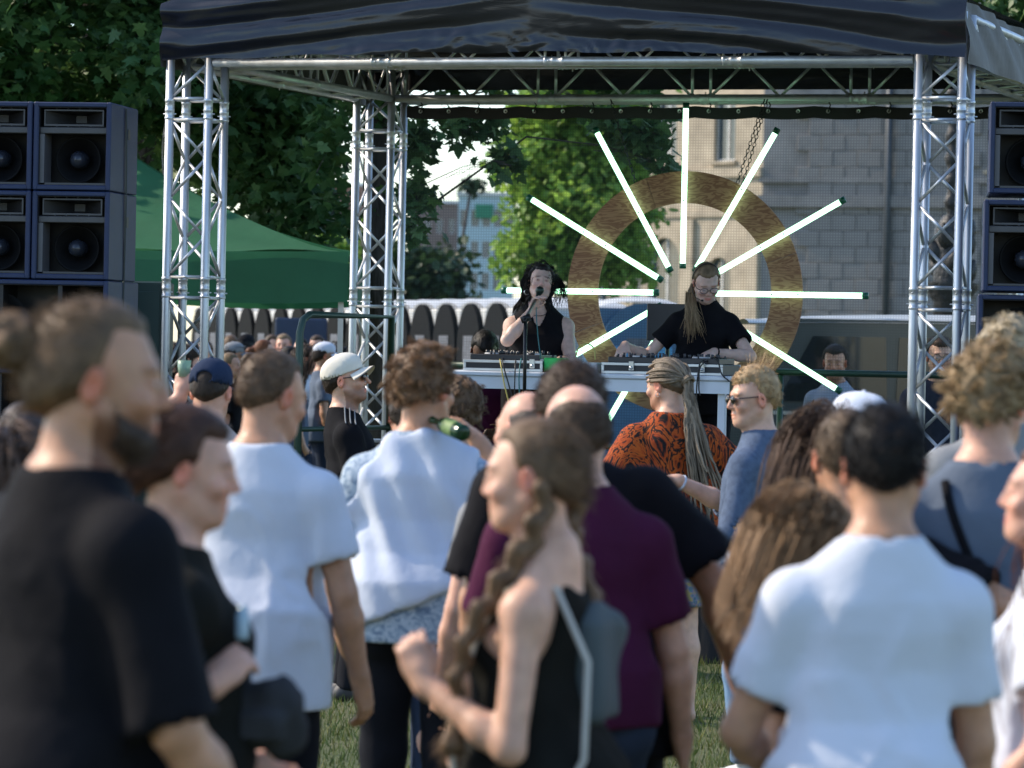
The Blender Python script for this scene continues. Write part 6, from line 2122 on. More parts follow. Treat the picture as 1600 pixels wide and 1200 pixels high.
# 1 tall man with bun, left foreground
r, b = person('tall man with hair bun and beard in black t-shirt at the left edge', 158, 466, 6.2, -50, head=(-34, -3, 0), build=1.05, seed=1, shrug=.02, lean=(.05, .05),
              hands={1: (.27, .20, .90), -1: (-.28, .10, .80)}, skin=TAN, tint_kw=dict(beard=(.25, .17, .13)), shirt=dict(sleeve=.98, hem=.70, loose=.6, flare=.014, ease=.016), shirt_mat=BLK, legs={}, legs_mat=DDEN, hair_top=.010, eye=.8)
h = Hair(b, 1, 1); h.cap(thick=.012, hairline=.072); h.short(700, .03, .15, comb=(0, -1, .1))
bp = h.T((0, -.118, .045))
h.lock([h.T((0, -.10, .045)), h.T((0, -.135, .052)), h.T((.01, -.165, .045))], [.035, .042, .034], lump=.45, lf=55, n_hairs=160)
h.lock([h.T((0, -.165, .04)), h.T((0, -.195, .035))], [.028, .018], lump=.5, lf=60, n_hairs=80)
h.build((.17, .105, .058), r)
h = Hair(b, 1, 2)
f = h.field((-.11, -.02, -.17), (.11, .14, .01))
f.ell(h.T((0, .030, -.078)), np.array([.058, .058, .044]) * b.hs, b.Rh, .02); f.ell(h.T((0, .062, -.098)), np.array([.032, .030, .030]) * b.hs, b.Rh, .02)
for sd in (-1, 1): f.cone(h.T((sd * .064, .004, -.02)), h.T((sd * .058, .016, -.065)), .013, .022, .015); f.cone(h.T((sd * .058, .016, -.065)), h.T((sd * .030, .066, -.095)), .022, .026, .015)
f.ell(h.T((0, .105, -.067)), np.array([.026, .03, .010]) * b.hs, b.Rh, .008, 's'); f.half(h.D((0, .55, 1)), h.T((0, .085, -.052)), .006)
V, Q = f.mesh(); N = normals_of(V, Q); V = V + N * (.003 * noise3(V * 120))[:, None]; h.capV, h.capN = V, N; h.parts.append((V, Q, np.ones((len(V), 3)) * .8)); h.short(700, .014, .5, comb=(0, .0, -.7)); h.build((.06, .037, .024), r, 'beard')

# 2 woman beside him
r, b = person('woman with brown hair in black top beside the tall man, seen in profile', 296, 630, 7.2, -72, head=(-14, -8, 0), sex='f', seed=2, build=1.35, hands={1: (.22, .03, 1.20, (.5, -1, -.8)), -1: (-.2, .2, 1.0)}, hand_pose={1: dict(curl=.75, thumb=.9, dir=(-.3, .7, .6), palm=(-.6, .3, -.3))}, fine=(1,),
              skin=PINK, shirt=dict(sleeve=.9, hem=.74, loose=.55, neck=.09), shirt_mat=OLV, legs={}, legs_mat=DDEN, nose=1.15, eye=.8)
h = Hair(b, 1, 4); h.cap(thick=.020, back=.02, nape=-.085); h.short(900, .05, .2, comb=(0, -1, -.3)); h.lock([h.T((0, -.12, -.02)), h.T((0, -.15, -.04))], [.045, .035], lump=.4, n_hairs=120); h.build((.075, .034, .020), r)
cupw = to_world(r, b.wr[1] + b.hand[1][0] * .085 + np.array([0, 0, .03]))
def clear_plastic():
    m, nt, bb = new_mat('clear_plastic'); bb.inputs['Base Color'].default_value = (.75, .85, .95, 1); bb.inputs['Roughness'].default_value = .08; bb.inputs['Alpha'].default_value = .5
    return m
mb = MB(); mb.lathe([(.0, .0), (.0115, .0), (.0125, .006), (.0125, .045), (.009, .05), (.009, .062), (.0, .063)], 14); o = mb.build('lighter', M('pale_blue_plastic', (.35, .48, .55), rough=.2), None, cupw); tag(o, 'small pale blue lighter held by the woman beside the tall man', 'lighter')
q = at(400, 1120, 7.15)
bag = empty('hip_bag', q); tag(bag, 'dark grey soft bag at the waist of the woman beside the tall man', 'bag')
f = Field(*[axis_steps(-.16, .16, .012) for _ in range(3)]); f.rbox((0, 0, 0), (.085, .045, .06), .03); f.ell((-.07, 0, .045), (.05, .045, .035), None, .03); f.rbox((.01, -.045, -.015), (.05, .02, .035), .015, .01)
V, Q = f.mesh(); N = normals_of(V, Q); V = V + N * (fold_disp(V * 1.6, 5, .022))[:, None]; obj('bag_body', mesh_np('bag', V, F4=Q), cloth_mat('charcoal_cloth', (.045, .047, .052)), bag)
mb = MB(); mb.tube([(-.1, .02, .05), (-.14, .1, .10), (-.1, .2, .12)], .008, 6); mb.build('strap', BLK, bag)

# 3 white t-shirt man, left
r, b = person('man with cropped brown hair in white t-shirt, left of the man with the draped cloth', 428, 572, 10.6, -14, head=(-34, -12, 0), H=1.70, seed=3, build=1.05, hands={1: (.285, .06, .83), -1: (-.25, .14, .86)}, hand_pose={1: dict(curl=.45, palm=(-1, .3, 0))}, fine=(1,),
              skin=TAN, shirt=dict(sleeve=.66, hem=.745, loose=.95, ease=.012, flare=.018, amp=.011), shirt_mat=WHT, legs={}, legs_mat=DDEN)
h = Hair(b, 1, 7); h.cap(thick=.009, nape=-.068, fade=.8, top=.004); h.short(900, .016, .6); h.build((.14, .085, .048), r)

# 4 navy cap
r, b = person('man seen from behind in navy baseball cap with raised hand', 331, 556, 15.0, -8, head=(-4, -3, 0), seed=4, hands={-1: (-.17, .20, 1.60, (-1, .1, -.6)), 1: (.26, .1, .85)}, hand_pose={-1: dict(curl=.9, thumb=.8, dir=(.1, .1, 1), palm=(.3, 1, 0))}, fine=(-1,), skin=PINK,
              shirt=dict(TEE), shirt_mat=BEI, legs={}, legs_mat=IND, hair_top=.024)
h = Hair(b, 1, 9); h.cap(thick=.007, nape=-.06); h.build(DBROWN, r)
cap_hat(b, r, NVC, NVC, back_open=True, lod=1)
w = to_world(r, b.wr[-1] + b.hand[-1][0] * .10)
mb = MB(); mb.lathe([(.0, 0), (.022, 0), (.027, .065), (.025, .065), (.020, .005)], 14); o = mb.build('plastic_cup', M('pale_green_cup', (.35, .5, .38), rough=.3, transl=.4), None, (w.x, w.y, w.z - .02)); tag(o, 'pale green cup raised by the man in the navy cap', 'cup')

# 5 white cap man by the stage
STR = BLK
r, b = person('bearded man in cream baseball cap and sunglasses looking up at the stage', 541, 569, 18.6, -84, head=(-16, 10, 0), H=1.66, seed=5, lod=0, lean=(0, -.10), hands={1: (.22, .14, .86)}, skin=FAIR, tint_kw=dict(stubble=.72, beard=(.30, .22, .19), brow=(.2, .14, .11)),
              shirt=dict(TEE), shirt_mat=BLK, legs={}, legs_mat=DDEN, hair_top=.022, nose=1.25)
h = Hair(b, 0, 11); h.cap(thick=.007, nape=-.075); h.short(900, .014, .5); h.build(DBROWN, r)
cap_hat(b, r, CRM, CRM, lod=0, tilt=8, brim_len=.85); spectacles(b, r, LENS_B, size=.98)
mb = MB()
for k in range(3):
    pts = on_cloth(b, [(b.neck0[0] + .075 + (b.sh[1][0] + .035 - .075) * t, b.sh[1][1] + (k - 1) * .024 + .008) for t in np.linspace(0, 1, 9)], 2, 1, .001)
    if len(pts) > 2: mb.tube(pts, .0035, 5)
mb.build('shoulder_stripes', GRY, r)

# 7 man with the draped cloth
r, b = person('man with tousled brown hair in pale blue shirt with white cloth draped over his back', 666, 533, 11.8, -8, head=(-24, -4, 0), seed=7, hands={1: (.15, .25, 1.455, (1, .1, -1)), -1: (-.26, .12, .86)}, hand_pose={1: dict(curl=.8, thumb=.8, dir=(-.5, .3, .5), palm=(-.6, -.2, -.6))}, fine=(1,), skin=TAN,
              shirt=dict(sleeve=.75, hem=.84, loose=.85, neck=.070, amp=.005), shirt_mat=BLUEP, legs={}, legs_mat=DDEN, hair_top=.028)
h = Hair(b, 0, 13); h.cap(thick=.024, lump=.012, lfreq=34, nape=-.088, widen=.004); h.short(1700, .040, .55, comb=(.1, -.2, -.25), curl=.9, nseg=4, clump=150, rad=.0013); h.build((.19, .108, .055), r)
# collar
f = Field(*[axis_steps(b.neck0[q] - .12, b.neck0[q] + .12, .008) for q in range(3)])
f.ell(b.neck0 + np.array([0, .006, .028]) * b.s, np.array([.080, .082, .040]) * b.s, None, .01); f.ell(b.neck0 + np.array([0, .012, .05]) * b.s, np.array([.070, .074, .09]) * b.s, None, .006, 's'); f.half((0, 0, 1), b.neck0 + np.array([0, 0, .052])); V, Q = f.mesh(); obj('collar', mesh_np('collar', V, F4=Q), BLUEP, r)
# the draped cloth: a thick shell over the back, cut along slanting edges
s_ = b.s
f = Field(axis_steps(-.33, .33, .011), axis_steps(-.30, .2, .011), axis_steps(.78 * s_, 1.55 * s_, .011))
P = b.prof(.030, .9); P[0, 0] = .7; clear_hips(P, b, .034); f.loft(P, b.lean, .95 * s_, k=.03, flat=.3)
for sd in (1, -1):
    f.cone(b.neck0 + np.array([sd * .03, -.012, -.006]) * s_, b.sh[sd] + np.array([sd * .005, 0, .004]) * s_, .064 * s_, .072 * s_, .05)
    f.cone(b.sh[sd], b.sh[sd] + (b.el[sd] - b.sh[sd]) * .3, .072 * s_, .078 * s_, .04)
f.half((0, 1, 0), (0, .035, 0), .01)
f.half((.42, 0, -1), (.16, 0, 1.02 * s_), .006)                # slanting lower edge, low on the left
f.half((1, 0, .10), (.200, 0, 1.2), .006)
f.half((-1, 0, .62), (-.07, 0, 1.50 * s_), .008)                 # upper left edge falls from the neck
f.half((0, 0, 1), (0, 0, b.neck0[2] + .035), .006)
f.ell(b.neck0 + np.array([0, .02, .05]) * s_, np.array([.078, .085, .09]) * s_, None, .006, 's')
V, Q = f.mesh(); N = normals_of(V, Q)
ph = (V[:, 0] * .80 + V[:, 2] * .42) * 62 + noise3(V * 5) * 2.2
V = V + N * ((.0095 * np.sin(ph) + .006 * np.sin(ph * .47 + 1) + .006 * np.exp(-(noise3(V * 5 + 3) / .15) ** 2)) * np.clip((V[:, 2] - .9) / .3, .4, 1))[:, None]
obj('draped_cloth', mesh_np('cloth', V, F4=Q), WHT2, r)
w = to_world(r, b.wr[1] + b.hand[1][0] * .085 + b.hand[1][1] * .03)
GLS = M('green_bottle_glass', (.012, .075, .025), rough=.1, spec=.7, transl=.5)
def bottle(label, loc, rot, mat=GLS):
    o = empty('bottle', loc); o.rotation_euler = rot; tag(o, label, 'bottle')
    o.scale = (.85, .85, .85)
    mb = MB(); mb.lathe([(.0, -.10), (.028, -.10), (.031, -.09), (.031, .03), (.024, .06), (.013, .09), (.012, .13), (.0135, .132), (.0135, .14), (.010, .14)], 18); mb.build('glass', mat, o)
    mb = MB(); mb.lathe([(.0316, -.05), (.0316, .02)], 18); mb.build('paper_label', M('bottle_label', (.12, .20, .06), rough=.6), o)
bottle('green bottle raised to the mouth of the man with the draped cloth', at(704, 668, 11.62), (R(-80), 0, R(30)))

# 8, 9 people hidden behind him
r, b = person('person with curly fair brown hair half hidden behind the man with the draped cloth', 716, 586, 14.5, 5, seed=8, sex='f', skin=FAIR, shirt=dict(TEE), shirt_mat=GRY, legs={}, legs_mat=IND, lod=2, hair_top=.02)
h = Hair(b, 1, 15); h.cap(thick=.028, lump=.012, nape=-.11); h.short(800, .05, .4, curl=.9, clump=90, rad=.0016); h.build(LBROWN, r)
r, b = person('person with dark hair hidden behind the man with the draped cloth', 643, 594, 13.6, 0, seed=9, skin=PINK, shirt=dict(TEE), shirt_mat=BLK, legs={}, legs_mat=IND, lod=2)
hair_short(b, 2, 17, DBROWN, r)

# 10 balding man, maroon
r, b = person('balding man in maroon t-shirt behind the woman with braids', 900, 603, 9.2, 8, head=(12, -10, 0), seed=10, build=1.03, hands={1: (.30, .10, .84), -1: (-.29, .16, .80)}, hand_pose={-1: dict(curl=.6)}, fine=(-1,), skin=PINK, shirt=dict(sleeve=.72, hem=.89, loose=.6, flare=.018, amp=.014), shirt_mat=MAR, legs={}, legs_mat=IND, hair_top=.0)
h = Hair(b, 1, 19); h.cap(thick=.007, bald=True, nape=-.085); h.short(700, .014, .4); h.build(BROWN, r)
# 11
r, b = person('man with high bare forehead half hidden left of the balding man', 822, 612, 11.0, 25, head=(20, 0, 0), seed=11, skin=PINK, shirt=dict(TEE), shirt_mat=GRY, legs={}, legs_mat=IND, lod=2, hair_top=.0)
h = Hair(b, 2, 21); h.cap(thick=.007, bald=True); h.build((.12, .09, .07), r)
# 12 big man, black t-shirt
r, b = person('broad man with dark hair in black t-shirt behind the balding man', 895, 561, 9.6, -6, head=(0, -14, 0), seed=12, build=1.3, shrug=.06, lean=(-.13, .12), hands={1: (.36, .16, .96, (1, -.6, -.2)), -1: (-.3, .15, .9)}, skin=TAN, shirt=dict(sleeve=.78, hem=.76, loose=.9, flare=.03, ease=.022), shirt_mat=BLK, legs={}, legs_mat=DDEN, hair_top=.016)
h = Hair(b, 1, 23); h.cap(thick=.015, lump=.003, nape=-.08); h.short(900, .026, .5, curl=.3); h.build(BROWN, r)

# 13 woman with braids
r, b = person('woman with two braids in black tank top, seen in left profile', 832, 645, 7.4, 74, head=(4, -4, 0), sex='f', seed=13, hands={-1: (-.14, .20, 1.19, (-.5, -1.0, -1)), 1: (.2, .2, .95)}, hand_pose={-1: dict(curl=.95, thumb=.9, dir=(.1, .35, .8), palm=(.9, .3, 0))}, fine=(-1,), skin=FAIR,
              shirt=dict(sleeve=0, hem=.80, loose=.35, straps=.02, ease=.010, amp=.004), shirt_mat=OLV, legs={}, legs_mat=IND, nose=1.0, eye=.8, tint_kw=dict(brow=(.4, .3, .22)))
h = Hair(b, 1, 25); h.cap(thick=.010, nape=-.085); h.short(900, .035, .05, comb=(0, -1, -.4))
for sd, pts in ((-1, [h.T((-.066, -.045, -.01)), h.T((-.082, -.04, -.07)), h.T((-.090, -.015, -.13)), b.L((-.135, .045, 1.40)), b.L((-.175, .095, 1.31)), b.L((-.180, .120, 1.20)), b.L((-.175, .120, 1.12))]),
                (1, [h.T((.05, -.075, -.02)), h.T((.06, -.085, -.08)), h.T((.075, -.06, -.15)), b.L((.10, -.075, 1.42)), b.L((.075, -.115, 1.33))])):
    h.lock(pts, [.024, .029, .029, .027, .024, .021, .016][:len(pts)], braid=15 if sd < 0 else 9, lump=.12, n_hairs=150)
    e = pts[-1]; h.lock([e, e + np.array([0, .005, -.05])], [.014, .024], lump=.4, n_hairs=100)
h.build((.17, .105, .058), r)
CANV = cloth_mat('tote_canvas', (.50, .48, .42), var=.06)
q = to_world(r, np.array([0, 0, 0]))
tote = empty('tote_bag', q, r.rotation_euler[2]); tag(tote, 'pale canvas tote bag on the shoulder of the woman with braids', 'bag')
s_ = b.s
mb = MB()
def strap(o):
    pts = [np.array([-.20, -.06, .86]) * s_, np.array([-.165, -.155, 1.05]) * s_, np.array([-.13, -.150, 1.25]) * s_, b.sh[-1] + np.array([.045, -.05, .045]), b.sh[-1] + np.array([.05, .01, .058]), b.sh[-1] + np.array([.035, .07, .02]), np.array([-.16, .14, 1.15]) * s_, np.array([-.22, .10, .88]) * s_]
    return pts
mb.tube([Vector(p) for p in strap(0)], .0065, 6); mb.build('strap', CANV, tote)
f = Field(axis_steps(-.42, -.10, .014), axis_steps(-.24, .24, .014), axis_steps(.42, .92, .014))
f.ell((-.27 , 0, .68 * s_), (.06, .18, .21), None, .02); V, Q = f.mesh(); N = normals_of(V, Q); V = V + N * fold_disp(V, 9, .012)[:, None]; obj('bag_body', mesh_np('bag', V, F4=Q), CANV, tote)
q = to_world(r, np.array([.03, -.155, 1.13]))
f = Field(axis_steps(-.13, .13, .012), axis_steps(-.1, .1, .012), axis_steps(-.26, .26, .012)); f.rbox((-.035, 0, -.02), (.028, .085, .105), .022); f.ell((-.04, 0, .08), (.022, .06, .04), None, .03)
V, Q = f.mesh(); N = normals_of(V, Q); V = V + N * fold_disp(V * 1.6, 12, .016)[:, None]; o = obj('backpack', mesh_np('backpack', V, F4=Q), cloth_mat('teal_grey_cloth', (.085, .105, .11)), None, q); tag(o, 'grey teal small backpack on the woman with braids', 'backpack'); o.rotation_euler = (0, 0, r.rotation_euler[2] + R(90 - 180))

# 14 dreadlocks
r, b = person('person with long tied dreadlocks in orange and black tunic by the stage', 1042, 557, 17.8, 14, head=(34, -8, 0), seed=14, lod=0, build=1.1, hands={1: (.30, .16, .95, (1, -.4, -.2)), -1: (-.28, .18, .95)}, skin=FAIR, tint_kw=dict(stubble=.6, beard=(.4, .28, .2)),
              shirt=dict(sleeve=1.35, hem=.76, loose=1.0, ease=.034, flare=.05, amp=.011), shirt_mat=ORANGE, legs=dict(cuff=.56, ease=.035, width=1.3, amp=.01), legs_mat=FLORAL, barefoot=True, hair_top=.014)
h = Hair(b, 0, 27); h.cap(thick=.012, nape=-.07, hairline=.07)
rr = np.random.default_rng(5)
tie = h.T((.0, -.128, .012))
for k in range(46):          # dreads combed back to the tie
    a = rr.uniform(-1.5, 1.5); e = rr.uniform(-.15, 1.25)
    d = np.array([math.sin(a) * math.cos(e) * .0865, (.02 + math.cos(a) * math.cos(e) * .085) - .01, .03 + math.sin(e) * .100])
    if d[2] < .0 and abs(a) > .9: continue
    p0 = h.T(d); mid = (p0 + tie) / 2; out = mid - h.T((0, -.012, .02)); mid = h.T((0, -.012, .02)) + out / np.linalg.norm(out) * max(np.linalg.norm(out), .108 * b.hs)
    mb = MB(); 
    pts = [p0, mid, tie + rr.normal(0, .008, 3)]
    q_ = [pts[0] * (1 - t) ** 2 + 2 * (2 * mid - (pts[0] + pts[2]) / 2) * t * (1 - t) + pts[2] * t * t for t in np.linspace(0, 1, 7)]
    mb.tube([Vector(x) for x in q_], [.0058 * rr.uniform(.8, 1.2)] * 7, 6)
    V = np.array(mb.v); F = np.array([f_ for f_ in mb.f if len(f_) == 4]); h.parts.append((V, F, np.full((len(V), 3), rr.uniform(.7, 1.5))))
for k in range(44):          # the tail: falls from the tie over the shoulder blade
    a = rr.uniform(0, 6.28); w_ = rr.uniform(0, 1) ** .5
    end = b.L((.13 + .085 * math.cos(a) * w_, -.215 - .035 * math.sin(a) * w_, 1.06 + rr.uniform(-.10, .16)))
    m1 = tie + np.array([math.cos(a) * .026 * w_, -.045 + .02 * math.sin(a) * w_, -.05]); m2 = b.L((.065 + .055 * math.cos(a) * w_, -.190 - .03 * math.sin(a) * w_, 1.34))
    P4 = [tie + rr.normal(0, .008, 3), m1, m2, end]
    q_ = [P4[0] * (1 - t) ** 3 + 3 * P4[1] * t * (1 - t) ** 2 + 3 * P4[2] * t * t * (1 - t) + P4[3] * t ** 3 + (rr.normal(0, .0035, 3) if 0 < t else 0) for t in np.linspace(0, 1, 13)]
    r0 = rr.uniform(.0052, .0085)
    mb = MB(); mb.tube([Vector(x) for x in q_], [r0 * (1 - .35 * t) * rr.uniform(.88, 1.12) for t in np.linspace(0, 1, 13)], 6)
    V = np.array(mb.v); F = np.array([f_ for f_ in mb.f if len(f_) == 4]); h.parts.append((V, F, np.full((len(V), 3), rr.uniform(.6, 1.7)) * np.array([1, 1, 1.02])))
mb = MB(); c_ = tie + np.array([0, -.004, -.004]); ax = nrm(h.T((0, -.16, -.03)) - tie)
s1 = nrm(np.cross(ax, [1, 0, 0])); s2 = np.cross(ax, s1)
for q_ in range(3):
    mb.tube([Vector(c_ + ax * (.008 * q_) + (s1 * math.cos(t) + s2 * math.sin(t)) * (.028 + .003 * (q_ % 2))) for t in np.linspace(0, 6.28, 15)], .0062, 6)
V = np.array(mb.v); F = np.array([f_ for f_ in mb.f if len(f_) == 4]); h.parts.append((V, F, np.full((len(V), 3), 1.15)))
h.build((.165, .125, .085), r, 'dreadlocks')
mb = MB(); mb.tube([Vector(b.neck0 + np.array([.062 * math.cos(t), .004 + .066 * math.sin(t), .036 - .012 * math.sin(t)]) * b.s) for t in np.linspace(0, 6.283, 25)], .0028, 5); mb.build('necklace', BLK, r)
mb = MB(); mb.lathe([(.012, -.002), (.014, 0), (.012, .002), (.010, 0), (.012, -.002)], 12, head_mtx(b) @ Matrix.Translation((-.084, -.01, -.05)) @ Matrix.Rotation(1.57, 4, 'Y')); mb.build('earring', LATCH, r)

# 15 blond man with sunglasses
r, b = person('blond man with round sunglasses in blue shirt, seen in left profile', 1178, 569, 15.3, 66, head=(40, -4, 0), seed=15, lod=0, hands={-1: (-.20, .22, .965, (-.6, -1, -.4)), 1: (.02, .36, 1.27, (1, -.6, -.8))}, hand_pose={-1: dict(curl=.85, thumb=.7, palm=(.8, 0, -.4)), 1: dict(curl=.42, thumb=.5, dir=(-.2, 1, .05), palm=(-.3, .1, -1))}, fine=(1, -1), skin=FAIR,
              shirt=dict(sleeve=1.12, hem=.80, loose=.8, neck=.064, amp=.007, flare=.008), shirt_mat=CHAM, legs=dict(cuff=.10), legs_mat=DEN, hair_top=.024, tint_kw=dict(brow=(.7, .55, .4), lips=(1.03, .78, .75)))
h = Hair(b, 0, 29); h.cap(thick=.011, hairline=.060, nape=-.060, top=.016, fade=.9); h.short(1700, .026, .30, comb=(.1, .15, -.30), rad=.0010, clump=200, nseg=4)
h.short(60, .075, .9, comb=(0, -.4, .6), mask=lambda q: (q[:, 2] > .11) & (q[:, 1] < .0), rad=.0009); h.build(BLOND, r)
spectacles(b, r, LENS, size=.92)
f = Field(*[axis_steps(b.neck0[q] - .12, b.neck0[q] + .12, .007) for q in range(3)])
f.ell(b.neck0 + np.array([0, .004, .026]) * b.s, np.array([.080, .084, .044]) * b.s, None, .01); f.ell(b.neck0 + np.array([0, .014, .055]) * b.s, np.array([.066, .076, .10]) * b.s, None, .006, 's'); f.cone(b.neck0 + np.array([0, .06, .06]), b.neck0 + np.array([0, .10, -.03]), .045, .012, .006, 's'); f.half((0, .2, 1), b.neck0 + np.array([0, 0, .052])); V, Q = f.mesh(); obj('collar', mesh_np('collar', V, F4=Q), CHAM, r)
def wristband(b, root, sd, mat, name, rad=.030, off=-.03, thick=.006):
    ax = nrm(b.wr[sd] - b.el[sd]); s1 = nrm(np.cross(ax, [0, .2, 1])); s2 = np.cross(ax, s1); c = b.wr[sd] + ax * off
    mb = MB(); mb.tube([Vector(c + (s1 * math.cos(t) + s2 * math.sin(t)) * rad * b.s) for t in np.linspace(0, 6.283, 17)], thick, 6, cap=False); return mb.build(name, mat, root)
wo = wristband(b, r, -1, BLK, 'watch_strap', .0300, -.02, .008); wristband(b, r, 1, WHT, 'bracelet', .0300, -.02, .006)

# 16, 17 long haired women
r, b = person('woman with long brown hair and pink hair clip behind the short woman', 1296, 652, 11.4, 12, head=(25, -6, 0), sex='f', seed=16, skin=FAIR, shirt=dict(TEE), shirt_mat=MAR, legs={}, legs_mat=IND, hair_top=.014)
h = Hair(b, 1, 31); h.cap(thick=.012, nape=-.10); h.long(2000, .42, (-.30, -.04, -1), rad=.0015, nseg=9, clump=320, cw=.28, wave=.10, mask=lambda q: q[:, 2] > -.06); h.build((.095, .058, .040), r)
mb = MB()
for k in range(4):
    a = k * 1.57; mb.lathe([(.0, .012), (.016, .008), (.018, 0), (.008, -.006)], 8, head_mtx(b) @ Matrix.Translation((-.070 + .018 * math.cos(a), -.085, -.055 + .018 * math.sin(a))) @ Matrix.Rotation(1.57, 4, 'X'))
mb.build('hair_clip', M('pink_plastic', (.45, .10, .30), rough=.35), r)
r, b = person('short woman with long light brown hair left of the man in white t-shirt', 1256, 764, 8.3, 8, head=(18, -14, -14), sex='f', seed=17, build=.85, skin=FAIR, shirt=dict(TEE), shirt_mat=BLK, legs={}, legs_mat=IND, hair_top=.012, lean=(-.14, .0), hands={-1: (-.12, .22, .95, (-.4, -1, -.4))})
h = Hair(b, 1, 33); h.cap(thick=.012, nape=-.10); h.long(2600, .235, (-.50, -.10, -1), rad=.0015, nseg=9, clump=320, cw=.28, wave=.10, mask=lambda q: q[:, 2] > -.07); h.build((.30, .185, .10), r)

# 18 white t-shirt man, right foreground
r, b = person('man with short black hair in white t-shirt, right foreground', 1383, 630, 7.3, 3, head=(-6, -5, 0), seed=18, build=1.0, shoulder=.98, lean=(.07, 0), hands={-1: (-.15, .24, .98, (-.75, -.8, -.5)), 1: (.235, .12, .84)}, skin=TAN, shirt=dict(sleeve=.68, hem=.74, loose=.55, ease=.010, flare=.012, amp=.012), shirt_mat=WHT, legs={}, legs_mat=IND)
h = Hair(b, 1, 35); h.cap(thick=.013, nape=-.072, fade=.75, top=.004); h.short(1300, .022, .6); h.build((.014, .011, .010), r)
# 19 black t-shirt behind him with the bottle
r, b = person('man with short brown hair in black t-shirt holding a green bottle', 1322, 637, 9.2, -4, head=(8, -4, 0), seed=19, build=1.0, lean=(-.13, 0), shrug=.01, hands={1: (.33, .10, 1.14, (1, -.7, -.3)), -1: (-.14, .20, .9, (-.3, -1, -.3))}, hand_pose={1: dict(curl=.95, thumb=.9, dir=(0, 1, -.1), palm=(-1, 0, 0))}, skin=TAN, shirt=dict(sleeve=.74, hem=.78, loose=.8, flare=.022), shirt_mat=BLK, legs={}, legs_mat=IND)
h = Hair(b, 1, 37); h.cap(thick=.012, nape=-.075, fade=.7); h.short(900, .020, .5); h.build((.13, .085, .05), r)
w = to_world(r, b.wr[1] + b.hand[1][0] * .085)
bottle('bright green bottle beside the right arm of the white t-shirt man', (w.x + .01, w.y, w.z - .09), (0, R(6), 0), M('bright_green_glass', (.02, .42, .08), rough=.15, spec=.7, transl=.5))
# 20 white cap with navy peak
r, b = person('person in white cap with navy peak behind the man in black t-shirt', 1345, 608, 12.2, 62, head=(5, 0, 0), seed=20, skin=FAIR, shirt=dict(TEE), shirt_mat=GRB, legs={}, legs_mat=IND, lod=2, hair_top=.024)
hair_short(b, 2, 39, BROWN, r); cap_hat(b, r, WHT, NVC, lod=2)
# 21 curly blond
r, b = person('man with curly blond hair in grey blue t-shirt at the right', 1552, 532, 9.3, -10, head=(-14, -4, 0), seed=21, build=1.06, skin=PINK, shirt=dict(sleeve=.5, hem=.78, loose=.85, neck=.088, amp=.007), shirt_mat=GRB, legs={}, legs_mat=DDEN, hair_top=.028)
h = Hair(b, 1, 41); h.cap(thick=.022, lump=.013, lfreq=40, nape=-.085); h.short(1700, .036, .6, comb=(0, -.1, -.2), curl=1.1, nseg=4, clump=170, rad=.0013); h.build((.33, .225, .115), r)
s_ = b.s
cb = empty('crossbody_bag', r.location, r.rotation_euler[2]); tag(cb, 'black crossbody bag with strap across the back of the curly blond man', 'bag')
mb = MB(); mb.tube(on_cloth(b, [(-.095 + .22 * t ** 1.3, (1.435 - .47 * t) * s_) for t in np.linspace(0, 1, 14)], 1, -1, .002), .011, 6); mb.build('strap', BLK, cb)
mb = MB(); mb.box((.06, -.235, .80), (.24, -.155, .98), .02); mb.build('bag_body', BLK, cb)
# 22 pale curly behind
r, b = person('tall person with pale curly hair behind the curly blond man', 1580, 493, 10.9, 0, seed=22, skin=FAIR, shirt=dict(TEE), shirt_mat=GRY, legs={}, legs_mat=IND, hair_top=.03, lod=1)
h = Hair(b, 1, 43); h.cap(thick=.026, lump=.015, lfreq=36, nape=-.09); h.short(1100, .038, .6, curl=1.1, nseg=4, clump=120, rad=.0014); h.build((.42, .34, .22), r)
# 23 woman right edge
r, b = person('woman with long auburn hair in white t-shirt cut by the right edge, smiling in profile', 1640, 682, 7.8, 74, head=(8, 4, 0), sex='f', seed=23, skin=PINK, shirt=dict(sleeve=.6, hem=.78, loose=.7), shirt_mat=WHT, legs={}, legs_mat=IND, nose=1.1, eye=.7, hands={-1: (-.28, .12, .88)})
h = Hair(b, 1, 45); h.cap(thick=.012, nape=-.10); h.long(1500, .46, (.0, -.25, -1), rad=.0018, cw=.45, mask=lambda q: (q[:, 2] > -.06) & (q[:, 1] < -.01)); h.build(GINGER, r)
# 25 heads at the left edge
r, b = person('person with grey brown hair behind the tall man at the left edge', 46, 626, 9.5, -8, sex='f', seed=24, skin=FAIR, shirt=dict(TEE), shirt_mat=GRB, legs={}, legs_mat=IND, lod=2)
h = Hair(b, 1, 47); h.cap(thick=.018, nape=-.1, lump=.004); h.short(600, .05, .2, comb=(0, -.4, -1)); h.build((.085, .065, .06), r)
r, b = person('person with brown hair cut by the left edge behind the tall man', 2, 664, 8.6, -12, sex='f', seed=26, skin=FAIR, shirt=dict(TEE), shirt_mat=BLK, legs={}, legs_mat=IND, lod=2)
h = Hair(b, 1, 49); h.cap(thick=.018, nape=-.1, lump=.004); h.long(400, .3, (0, -.1, -1), rad=.003); h.build((.10, .06, .04), r)
